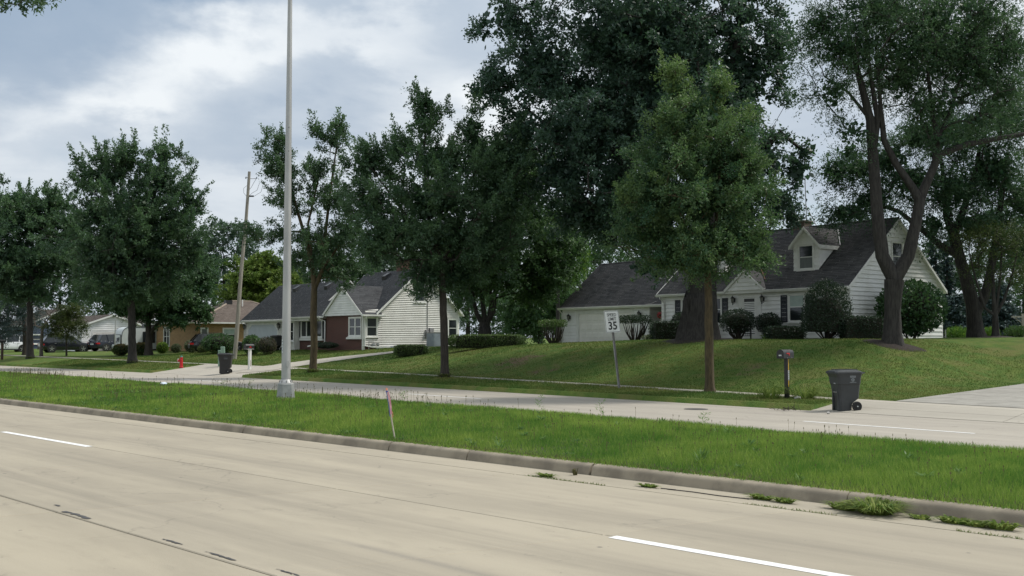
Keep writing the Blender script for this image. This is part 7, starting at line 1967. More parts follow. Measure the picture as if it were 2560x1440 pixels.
# ================================================================== street furniture
RZ = -math.pi / 4                              # x runs along the road to the right, y away from us
def light_pole():
    b = Vector((-6.61, 30.5, 0.20))
    a = thing('light_pole', 'tall grey aluminium street light pole on a square base in the median', 'light pole', b, 0.33)
    o8 = lambda r_, z, c=0.32: [(x * r_, y * r_, z) for x, y in ((-1, -c), (-c, -1), (c, -1), (1, -c), (1, c), (c, 1), (-c, 1), (-1, c))]
    MB().hexa(o8(0.255, -0.05, 0.62), o8(0.215, 0.46, 0.6)).build('base_box', M['alu_cast'], a)
    MB().hexa(o8(0.222, 0.46, 0.6), o8(0.205, 0.485, 0.6)).build('base_lip', M['alu_cast'], a)
    dpl = MB().hexa([(-0.13, -0.25, 0.06), (0.13, -0.25, 0.06), (0.13, -0.24, 0.06), (-0.13, -0.24, 0.06)], [(-0.11, -0.2225, 0.42), (0.11, -0.2225, 0.42), (0.11, -0.2125, 0.42), (-0.11, -0.2125, 0.42)]).build('base_door', M['alu_cast'], a)
    MB().lathe([(0.195, 0.485), (0.195, 0.505), (0.15, 0.59), (0.142, 0.60)], 20).build('collar', M['alu'], a)
    for k in range(8):
        q = 2 * math.pi * k / 8
        MB().frame((0, 0, 0), (math.cos(q), math.sin(q), 0), (-math.sin(q), math.cos(q), 0), (0, 0, 1), (0.135, -0.012, 0.50), (0.193, 0.012, 0.575)).build('collar_rib', M['galv'], a)
    prof = [(0.134, 0.55)] + [(0.134 - 0.078 * i / 14, 0.60 + 12.6 * i / 14) for i in range(15)]
    MB().lathe(prof, 24).build('pole', M['alu'], a, True)
    MB().lathe([(0.138, 0.60), (0.139, 0.62), (0.134, 0.64)], 20).build('weld_band', M['galv'], a)
    hh = MB()
    for i in range(12):
        q = 2 * math.pi * i / 12; hh.v.append((0.05 * math.cos(q), 0, 1.05 + 0.10 * math.sin(q)))
    n = 12; hh.v += [(x, -0.02, z) for x, _, z in hh.v[:12]]
    hh.f = [tuple(range(12)), tuple(range(12, 24))] + [(i, (i + 1) % 12, 12 + (i + 1) % 12, 12 + i) for i in range(12)]
    h_ = hh.build('hand_hole_cover', M['alu'], a); h_.location = (0.03, -0.128, 0.0); h_.rotation_euler = (0, 0, 0.2)
    t = MB().box(-0.025, 0.025, -0.006, 0.0, -0.2, 0.2).build('number_tag', M['sign_white'], a); t.location = (-0.115, -0.068, 1.57); t.rotation_euler = (0, 0, -0.95)
    for i, ch in enumerate('0213'):
        place_text('tag_number', ch, 0.055, M['shutter'], t, (0, -0.008, 0.13 - 0.085 * i), (1, 0, 0), (0, 0, 1))
    for z in (7.3, 8.0): MB().box(-0.008, 0.008, -0.10, -0.08, z, z + 0.03).build('bolt', M['black'], a)
light_pole()

def speed_sign():
    b = ground(1548, 971)
    a = thing('speed_limit_sign', 'white speed limit 35 sign on a leaning rusty steel post', 'road sign', b, RZ)
    # frame: x towards the house side, so the face looks back along the road to the right
    top = Vector((-0.36, -0.02, 2.72))
    up = top.normalized(); nn = Vector((0.97, -0.26, 0)); nn = (nn - up * nn.dot(up)).normalized(); side = up.cross(nn).normalized()
    U = MB()
    for p, q in (((-0.035, -0.03), (0.035, -0.024)), ((-0.035, -0.024), (-0.029, 0.02)), ((0.029, -0.024), (0.035, 0.02))):
        U.frame((0, 0, 0), side, nn, up, (p[0], p[1], -0.3), (q[0], q[1], 2.74))
    U.build('post', M['galv'], a)
    MB().frame((0, 0, 0), side, nn, up, (0.0352, -0.024, 0.0), (0.039, 0.022, 1.55)).build('rust_streak', M['rust'], a)
    c = up * 2.40 + nn * 0.03
    s_ = side; w, h = 0.32, 0.395
    tilt = 0.0
    def rr(w, h, r_, d):
        out = []
        for cx, cz, a0 in ((w - r_, h - r_, 0), (-w + r_, h - r_, 90), (-w + r_, -h + r_, 180), (w - r_, -h + r_, 270)):
            for k in range(4):
                q = R(a0 + 30 * k); out.append(c + s_ * (cx + r_ * math.cos(q)) + up * (cz + r_ * math.sin(q)) + nn * d)
        return out
    MB().hexa(rr(w, h, 0.04, 0.0), rr(w, h, 0.04, 0.004)).build('sign_plate', M['sign_white'], a)
    A, B = rr(w - 0.012, h - 0.012, 0.032, 0.0052), rr(w - 0.026, h - 0.026, 0.022, 0.0052)
    MB().add(A + B, [(i, (i + 1) % 16, 16 + (i + 1) % 16, 16 + i) for i in range(16)]).build('border', M['sign_black'], a)
    ux = up.cross(nn)
    for body, z, size, sx, bd in (('SPEED', 0.235, 0.155, 0.98, 0.002), ('LIMIT', 0.085, 0.155, 1.0, 0.002), ('35', -0.165, 0.40, 1.02, 0.010)):
        p = c + up * z + nn * 0.0055
        place_text('sign_lettering', body, size, M['sign_black'], a, p, ux, up, sx, bd, 0.0008)
    for z in (0.30, -0.31): MB().lathe([(0.012, 0), (0.010, 0.008)], 8).build('bolt', M['galv'], a).matrix_local = Matrix.Translation(c + up * z + nn * 0.005) @ nn.to_track_quat('Z', 'Y').to_matrix().to_4x4()
speed_sign()

def wheel_lathe(rad, w): return [(0.02, -w), (rad * 0.55, -w), (rad * 0.62, -w * 0.7), (rad * 0.86, -w), (rad, -w * 0.6), (rad, w * 0.6), (rad * 0.86, w), (rad * 0.62, w * 0.7), (rad * 0.55, w), (0.02, w)]
def cart(label, pos, rz, mat, h=1.10, logo=False):
    """wheeled rubbish cart: front towards -x, axle and handle at +x"""
    a = thing('wheeled_bin', label, 'rubbish bin', pos, rz, 'wheeled rubbish bins put out at the kerb')
    def ring(x0, x1, hw, z, ch=0.05):
        return [(x0 + ch, -hw, z), (x1 - ch, -hw, z), (x1, -hw + ch, z), (x1, hw - ch, z), (x1 - ch, hw, z), (x0 + ch, hw, z), (x0, hw - ch, z), (x0, -hw + ch, z)]
    k = h / 1.10
    levels = [(-0.24, 0.10, 0.215, 0.0), (-0.25, 0.12, 0.225, 0.18), (-0.255, 0.17, 0.23, 0.24), (-0.255, 0.31, 0.235, 0.34), (-0.30, 0.335, 0.27, 0.70), (-0.315, 0.34, 0.285, 0.72), (-0.335, 0.355, 0.30, 0.90), (-0.375, 0.37, 0.315, 0.98), (-0.395, 0.375, 0.325, 1.01)]
    vs = []
    for x0, x1, hw, z in levels: vs += ring(x0, x1, hw, z * k)
    fs = [(i * 8 + j, i * 8 + (j + 1) % 8, (i + 1) * 8 + (j + 1) % 8, (i + 1) * 8 + j) for i in range(len(levels) - 1) for j in range(8)] + [tuple(range(8))[::-1], tuple(range(len(vs) - 8, len(vs)))]
    MB().add(vs, fs).build('body', M[mat], a)
    # catch bar at the front; the dark plate behind it paints the recess's shade
    MB().box(-0.262, -0.25, -0.12, 0.12, 0.12 * k, 0.55 * k).build('recess_shade', M['plastic_black'], a)
    MB().tube([(-0.275, -0.12, 0.50 * k), (-0.275, 0.12, 0.50 * k)], 0.014, 6).build('catch_bar', M['galv'], a)
    for s_ in (-1, 1): MB().box(-0.29, -0.245, s_ * 0.14 - 0.03, s_ * 0.14 + 0.03, 0.02, 0.62 * k).build('front_rib', M[mat], a)
    rim = MB().hexa(ring(-0.41, 0.385, 0.335, 1.0 * k), ring(-0.41, 0.385, 0.335, 1.035 * k)).build('rim', M[mat], a)
    L = ring(-0.415, 0.375, 0.33, 1.037 * k); L2 = ring(-0.40, 0.36, 0.315, 1.065 * k, 0.08); L3 = ring(-0.28, 0.28, 0.22, 1.10 * k, 0.08)
    lid = MB().add(L + L2 + L3, [tuple(range(8))[::-1], tuple(range(16, 24))] + [(i * 8 + j, i * 8 + (j + 1) % 8, (i + 1) * 8 + (j + 1) % 8, (i + 1) * 8 + j) for i in range(2) for j in range(8)]).build('lid', M[mat], a)
    for y in (-0.11, 0.11): MB().box(-0.30, 0.30, y - 0.05, y + 0.05, 1.085 * k, 1.112 * k).build('lid_rib', M[mat], lid)
    MB().tube([(0.375, -0.25, 1.0 * k), (0.46, -0.24, 1.02 * k), (0.475, 0, 1.025 * k), (0.46, 0.24, 1.02 * k), (0.375, 0.25, 1.0 * k)], 0.018, 8).build('handle', M[mat], a)
    MB().tube([(0.20, -0.30, 0.135), (0.20, 0.30, 0.135)], 0.012, 6).build('axle', M['galv'], a)
    for s_ in (-1, 1):
        w = MB().lathe(wheel_lathe(0.135, 0.035), 18, (0.20, s_ * 0.295, 0.135), 'y').build('wheel', M['rubber'], a, True)
        MB().lathe([(0.018, -0.006), (0.012, 0.006)], 8, (0.20, s_ * 0.334, 0.135), 'y').build('hub', M['sign_white'], w)
        for j in range(6):
            q = 2 * math.pi * j / 6
            MB().frame((0.20, s_ * 0.327, 0.135), (math.cos(q), 0, math.sin(q)), (0, 1, 0), (-math.sin(q), 0, math.cos(q)), (0.02, -0.003, -0.008), (0.075, 0.003, 0.008)).build('spoke', M['plastic_bin'], w)
    # printed marks on the flank we see
    yy = lambda z: -(0.285 + (z - 0.72) * 0.083) - 0.0045
    if logo:
        cx = 0.09
        for zz, hh, ww in ((0.935 * k, 0.022, 0.085), (0.905 * k, 0.018, 0.078)):
            for i in range(7):
                x0 = cx - ww + 2 * ww * i / 7
                MB().add([(x0, yy(zz / k), zz - hh / 2), (x0 + ww * 0.22, yy(zz / k), zz - hh / 2), (x0 + ww * 0.22 + 0.006, yy(zz / k) - .001, zz + hh / 2), (x0 + 0.006, yy(zz / k) - .001, zz + hh / 2)], [(0, 1, 2, 3)]).build('printed_mark', M['print'], a)
        zc_, rr_ = 0.835 * k, 0.048
        pts = lambda r_, n, o=0: [(cx + r_ * math.cos(2 * math.pi * i / n + o), yy(0.84), zc_ + r_ * math.sin(2 * math.pi * i / n + o)) for i in range(n)]
        MB().add(pts(rr_, 18) + pts(rr_ - 0.008, 18), [(i, (i + 1) % 18, 18 + (i + 1) % 18, 18 + i) for i in range(18)]).build('printed_mark', M['print'], a)
        MB().add(pts(0.024, 18) + pts(0.016, 18), [(i, (i + 1) % 18, 18 + (i + 1) % 18, 18 + i) for i in range(18)]).build('printed_mark', M['print'], a)
        for i in range(5):
            q = 2 * math.pi * i / 5 + 0.3; d_ = Vector((math.cos(q), 0, math.sin(q))); e = Vector((-d_.z, 0, d_.x)) * 0.005; c0 = Vector((cx, yy(0.84) - 0.0005, zc_))
            MB().add([c0 + d_ * 0.022 - e, c0 + d_ * 0.045 - e, c0 + d_ * 0.045 + e, c0 + d_ * 0.022 + e], [(0, 1, 2, 3)]).build('printed_mark', M['print'], a)
        MB().add([(cx - 0.09, yy(0.77), 0.765 * k), (cx + 0.10, yy(0.77), 0.765 * k), (cx + 0.10, yy(0.78), 0.775 * k), (cx - 0.09, yy(0.78), 0.775 * k)], [(0, 1, 2, 3)]).build('printed_mark', M['print'], a)
        MB().box(-0.3185, -0.312, -0.1, 0.0, 0.72 * k, 0.76 * k).build('serial_tag', M['print'], a)
    else:
        MB().add([(-0.02, yy(0.86), 0.84 * k), (0.16, yy(0.86), 0.84 * k), (0.16, yy(0.93), 0.92 * k), (-0.02, yy(0.93), 0.92 * k)], [(0, 1, 2, 3)]).build('printed_label', M['plastic_bin'], a)
        MB().add([(-0.02, yy(0.8), 0.80 * k), (0.16, yy(0.8), 0.80 * k), (0.16, yy(0.81), 0.812 * k), (-0.02, yy(0.81), 0.812 * k)], [(0, 1, 2, 3)]).build('printed_mark', M['print'], a)
    return a
p = Vector((9.10, 28.55, 0.02))
cart('charcoal wheeled bin standing on the concrete apron beside the black mailbox', p, 0.16, 'plastic_bin', 1.12, True)
p = ground(563, 935); p.z += 0.012
cart('black wheeled bin by the left driveway, green pedestals behind its lid', p, 0.10, 'plastic_black', 1.12)
p = bfh_pt(-11.2, -0.7, 0); p.z = hxy(p.x, p.y)
cart('black wheeled bin parked at the house wall behind the light pole', p, BFH.rotation_euler.z + 0.2, 'plastic_black', 1.15)

def mailbox(label, pos, mat_post, post_w, h, L, rz, flag_red=True, white_strip=False):
    """box with the door towards -y (the road), long side towards +x"""
    a = thing('mailbox', label, 'mailbox', pos, rz)
    w = post_w / 2
    MB().box(-w, w, -w + 0.06, w + 0.06, -0.3, h).build('post', M[mat_post], a, bevel=0.004)
    if white_strip:
        MB().box(-0.11, 0.11, -L * .46, L * .46, h - 0.02, h + 0.001).build('platform', M['white'], a)
    r_, hh = 0.115, 0.15
    prof = [(-r_, 0.0), (r_, 0.0), (r_, hh)] + [(r_ * math.cos(q), hh + r_ * math.sin(q)) for q in np.linspace(0.2, math.pi - 0.2, 9)] + [(-r_, hh)]
    o = MB().prism([(x, z + h + 0.003) for x, z in prof], -L / 2, L / 2, 'y').build('box', M['black'], a, True)
    pr2 = [(x * 1.06, z * 1.02 + h - 0.002) for x, z in prof]
    dr = MB().prism(pr2, -L / 2 - 0.018, -L / 2 + 0.02, 'y').build('door', M['black'], a, True)
    MB().tube([(-0.02, -L / 2 - 0.02, h + 0.21), (0, -L / 2 - 0.04, h + 0.22), (0.02, -L / 2 - 0.02, h + 0.21)], 0.006, 5).build('door_pull', M['black'], dr)
    return a, r_, hh
p = Vector((8.26, 31.47, 0)); p.z = hxy(p.x, p.y) - 0.02
a, r_, hh = mailbox('black mailbox on a black post with yellow strip, beside the wheeled bin', p, 'black', 0.115, 1.22, 0.58, RZ)
h = 1.22
MB().box(r_ + 0.002, r_ + 0.010, -0.14, 0.03, h + 0.135, h + 0.165).box(r_ + 0.002, r_ + 0.010, -0.01, 0.03, h + 0.085, h + 0.135).build('flag', M['red'], a)
for y in (-0.08, 0.17): MB().lathe([(0.009, 0), (0.006, 0.006)], 6, (r_ + 0.001, y, h + 0.022), 'x').build('bolt', M['sign_white'], a)
place_text('house_number', '8805', 0.055, M['sign_white'], a, (0, -0.29 - 0.0195, h + 0.09), (1, 0, 0), (0, 0, 1), 0.9, 0.002)
MB().box(0.0578, 0.0625, 0.045, 0.075, 0.86, 1.20).build('yellow_strip', M['yellow'], a)
MB().box(0.0578, 0.0625, 0.045, 0.075, 0.36, 0.56).build('yellow_strip', M['yellow'], a)
t = MB().box(0.0578, 0.0645, 0.032, 0.092, 0.562, 0.858).build('number_plate', M['sign_white'], a)
for i, ch in enumerate('8805S'):
    place_text('plate_number', ch, 0.062, M['sign_black'], t, (0.0651, 0.062, 0.82 - 0.058 * i), (0, 1, 0), (0, 0, 1), 0.85, 0.002)
p = ground(622, 925)
a, r_, hh = mailbox('black mailbox on a white wooden post by the left driveway', p, 'white', 0.14, 1.18, 0.56, RZ + 0.15, white_strip=True)
MB().box(r_ + 0.002, r_ + 0.010, -0.10, 0.09, 1.255, 1.285).box(r_ + 0.002, r_ + 0.010, -0.04, 0.02, 1.285, 1.325).build('emblem', M['red'], a)
MB().box(r_ + 0.002, r_ + 0.006, -0.16, -0.02, 1.195, 1.235).build('number_plate', M['print'], a)
place_text('plate_number', '8881', 0.04, M['sign_black'], a, (r_ + 0.0075, -0.09, 1.215), (0, 1, 0), (0, 0, 1), 0.9, 0.001)
MB().box(0.0705, 0.0745, 0.055, 0.085, 0.20, 0.55).build('dark_strip', M['rust'], a)
p = foot(3, 84)
a, r_, hh = mailbox('dark mailbox on a brown post cut by the left edge of the view', p, 'brown', 0.16, 1.35, 0.5, RZ)

def hydrant():
    b = ground(453, 919)
    a = thing('fire_hydrant', 'red fire hydrant with green bonnet on the grass strip', 'fire hydrant', b, 0.15)
    MB().lathe([(0.20, -0.05), (0.20, 0.03), (0.165, 0.035), (0.16, 0.06), (0.15, 0.07), (0.145, 0.40), (0.14, 0.86), (0.165, 0.87), (0.165, 0.91), (0.15, 0.92)], 20).build('barrel', M['red'], a, True)
    MB().lathe([(0.150, 0.921), (0.148, 0.96), (0.12, 1.02), (0.07, 1.055), (0.045, 1.06)], 18).build('bonnet', M['green_cap'], a, True)
    MB().lathe([(0.035, 1.06), (0.03, 1.14), (0.01, 1.145)], 5).build('operating_nut', M['green_cap'], a)
    MB().lathe([(0.11, -0.13), (0.12, -0.26), (0.135, -0.27), (0.135, -0.34), (0.05, -0.35), (0.04, -0.38)], 14, (0, 0, 0.62), 'x').build('pumper_nozzle', M['red'], a)
    MB().lathe([(0.165, -0.275), (0.20, -0.275), (0.20, -0.30), (0.165, -0.30)], 20, (0, 0, 0.62), 'x').build('marker_ring', M['sign_white'], a)
    for s_ in (-1, 1): MB().lathe([(0.07, s_ * 0.12), (0.075, s_ * 0.2), (0.06, s_ * 0.23)], 12, (0, 0, 0.66), 'y').build('side_nozzle', M['red'], a)
    a.scale = (0.64, 0.64, 0.64)
hydrant()

def pedestal(label, u, d_, h, r0, tilt, band=False):
    b = foot(u, d_)
    a = thing('telephone_pedestal', label, 'utility pedestal', b, 0.3, 'pale green telephone pedestals')
    w = r0
    prof = lambda s_, z: [(x * s_ + tilt * z, y * s_, z) for x, y in ((-w, -w * .6), (-w * .6, -w), (w * .6, -w), (w, -w * .6), (w, w * .6), (w * .6, w), (-w * .6, w), (-w, w * .6))]
    MB().add(prof(1.12, -0.1) + prof(1.0, 0.3) + prof(0.95, h - 0.08) + prof(1.0, h - 0.07) + prof(0.98, h - 0.02) + prof(0.8, h), [(i * 8 + j, i * 8 + (j + 1) % 8, (i + 1) * 8 + (j + 1) % 8, (i + 1) * 8 + j) for i in range(5) for j in range(8)] + [tuple(range(40, 48))]).build('housing', M['green_box'], a)
    if band: 
        MB().box(-0.05 + tilt * .5, 0.0 + tilt * .5, -w * 1.08, -w * 1.0, 0.45, 0.50).build('sticker', M['sign_white'], a)
        MB().box(-0.05 + tilt * .4, -0.02 + tilt * .4, -w * 1.08, -w * 1.0, 0.36, 0.39).build('sticker', M['sign_white'], a)
pedestal('taller leaning pale green pedestal behind the left wheeled bin', 559, 61.8, 1.18, 0.13, -0.06, True)
pedestal('shorter pale green pedestal behind the left wheeled bin', 551, 62.2, 0.95, 0.13, -0.03)

def utility_pole():
    b = ground(586, 898)
    t_ = np.array(px(624, 429, b.y)) - np.array(b)
    a = thing('utility_pole', 'grey wooden utility pole leaning to the right, with loose wires', 'utility pole', b)
    up = Vector(t_); L = up.length; un = up.normalized()
    pts = [un * (-0.6)] + [un * (L * i / 8) + Vector((0.02 * math.sin(i * 1.3), 0.02 * math.cos(i), 0)) for i in range(9)]
    MB().tube(pts, [0.155] + [0.15 - 0.055 * i / 8 for i in range(9)], 12).build('pole', M['post_wood'], a, True)
    P = lambda f, x=0, y=0: un * (L * f) + Vector((x, y, 0))
    MB().tube([P(.972, -0.22), P(.962, 0.0), P(.962, 0.48)], 0.02, 5).build('bracket', M['galv'], a)
    for x in (-0.22, 0.52): MB().lathe([(0.03, -0.07), (0.05, -0.03), (0.03, 0.0), (0.05, 0.03), (0.02, 0.07)], 8, tuple(P(.967, x))).build('insulator', M['foundation'], a)
    MB().lathe([(0.05, -0.16), (0.055, -0.14), (0.055, 0.14), (0.05, 0.16)], 10, tuple(P(.868, 0.27)), 'x').build('splice_case', M['black'], a)
    for ps in ([P(.925, -0.1), P(.91, -0.32), P(.885, -0.28), P(.868, -0.08)], [P(.962, 0.5), P(.94, 0.35), P(.915, 0.2), P(.905, 0.1)], [P(.94, 0.75), P(.90, 0.62), P(.885, 0.3), P(.87, 0.1)], [P(.93, 1.0), P(.89, 0.9), P(.87, 0.5), P(.868, 0.42)]):
        MB().tube(ps, 0.013, 4).build('wire', M['black'], a)
    for f, s_ in ((.05, 1), (.78, -1), (.83, 1), (.70, -1)):
        MB().lathe([(0.02, 0), (0.015, 0.03)], 6, tuple(P(f, 0, -0.14)), 'y').build('bolt', M['rust'], a)
utility_pole()
def service_wire():
    a = px(1290, 661, 66.0); e = np.array(cape_pt(-19.6, 3.0, 4.85))
    m = (a + e) / 2 - np.array([0, 0, 0.12]); far = np.array(px(1120, 640, 66.5))
    o = MB().tube([tuple(far), tuple(a), tuple(m), tuple(e)], 0.010, 4).build('service_wire', M['galv'], None)
    tag(o, 'thin service wire running to the garage roof ridge', 'wire')
service_wire()

def stake():
    b = Vector((-2.14, 19.15, 0)); s_, t_ = xy2st(b.x, b.y); b.z = float(med_z(s_, t_)) - 0.03
    top = Vector((px(966, 970, 19.15))) - b
    a = thing('survey_stake', 'leaning survey stake with pink and blue ribbon in the median grass', 'stake', b)
    un = top.normalized()
    w = un.orthogonal().normalized(); v = un.cross(w)
    MB().frame((0, 0, 0), w, v, un, (-0.008, -0.014, -0.1), (0.008, 0.014, top.length)).build('lath', M['lath'], a)
    def rib(name, mt, f0, f1, off, wd, sway):
        vs = []; n = 9
        for i in range(n):
            f = f0 + (f1 - f0) * i / (n - 1)
            c = un * (top.length * f) + Vector((off + sway * math.sin(i * 0.5), -0.018 - 0.006 * math.sin(i), 0))
            vs += [c + Vector((-wd / 2, 0.004 * math.sin(i * 2), 0)), c + Vector((wd / 2, -0.004 * math.cos(i * 2), 0))]
        m_ = MB().add(vs + [q + Vector((0, 0.002, 0)) for q in vs], [(2 * i, 2 * i + 1, 2 * i + 3, 2 * i + 2) for i in range(n - 1)] + [(2 * n + 2 * i, 2 * n + 2 * i + 1, 2 * n + 2 * i + 3, 2 * n + 2 * i + 2) for i in range(n - 1)])
        m_.build(name, M[mt], a)
    rib('ribbon', 'pink', 0.93, 0.50, 0.020, 0.030, 0.010); rib('ribbon', 'blue', 0.94, 0.46, -0.012, 0.012, 0.006); rib('ribbon', 'orange', 0.56, 0.44, 0.034, 0.012, 0.008)
    MB().lathe([(0.022, -0.012), (0.024, 0.012)], 8, tuple(un * top.length * 0.935)).build('knot', M['blue'], a)
    MB().frame((0, 0, 0), w, v, un, (-0.009, -0.015, top.length * 0.955), (0.009, 0.015, top.length)).build('painted_tip', M['orange'], a)
stake()

# ------------------------------------------------------------------ small things on the ground
p = Vector((5.19, 29.48, 0.001))
o = MB().lathe([(0.34, 0.0), (0.34, 0.006), (0.30, 0.008), (0.02, 0.008)], 24).build('manhole_cover', M['tar'], None); o.location = p
tag(o, 'dark round manhole cover in the far lane', 'manhole cover')
p = gutter_pt(408, 958) if False else None
d_ = ray(408, 959); k = (EYE - 0.27) / -d_[2]
def crumple(name, label, pos, s_, mat, seed, cat='litter'):
    q = np.random.default_rng(seed)
    bm = bmesh.new(); bmesh.ops.create_icosphere(bm, subdivisions=2, radius=1)
    for v in bm.verts:
        f = q.uniform(0.55, 1.15); v.co = Vector((v.co.x * s_[0] * f, v.co.y * s_[1] * f, v.co.z * s_[2] * f))
    me = bpy.data.meshes.new(name); bm.to_mesh(me); bm.free()
    o = link_mesh(name, me, M[mat]); o.location = pos; tag(o, label, cat); return o
crumple('crumpled_bag', 'crumpled white and blue bag lying in the median grass', Vector((d_[0] * k, d_[1] * k, 0.26)), (0.17, 0.12, 0.08), 'litter', 5)
crumple('pale_stone', 'pale stone at the foot of the black mailbox post', Vector((8.26, 31.47, 0)) + Vector((0.28, -0.25, hxy(8.5, 31.2) + 0.02)), (0.14, 0.1, 0.06), 'gravel', 6, 'stone')
crumple('pale_stone', 'small pale stone on the kerbside concrete before the right bin', Vector((8.35, 27.6, 0.03)), (0.05, 0.05, 0.035), 'gravel', 7, 'stone')
def twig_pile(label, pos, seed):
    q = np.random.default_rng(seed); mb = MB()
    for i in range(12):
        c = Vector((q.uniform(-0.2, 0.2), q.uniform(-0.12, 0.12), q.uniform(0.01, 0.07))); d = Vector((q.normal(), q.normal(), q.normal() * 0.35)).normalized() * q.uniform(0.06, 0.16)
        mb.tube([c - d, c, c + d + Vector((0, 0, 0.02))], 0.006, 4)
    o = mb.build('dead_twig', M['twig'], None); o.location = pos; tag(o, label, 'twigs')
twig_pile('dark broken twigs on the apron between the kerb end and the bin', Vector((7.75, 28.9, 0.02)), 3)
twig_pile('dark dry debris in the gutter at the kerb end', Vector((7.35, 28.7, 0.01)), 4)

# black hose or sealant cord lying in the gutter joint
pts = [gutter_pt(u, v) + Vector((0, 0, 0.008)) for u, v in ((1652, 1222), (1690, 1226), (1668, 1224), (1730, 1231), (1800, 1241), (1872, 1249))]
o = MB().tube(pts, 0.006, 5).build('sealant_cord', M['rubber'], None); tag(o, 'loose black joint cord lying along the gutter crack', 'cord')

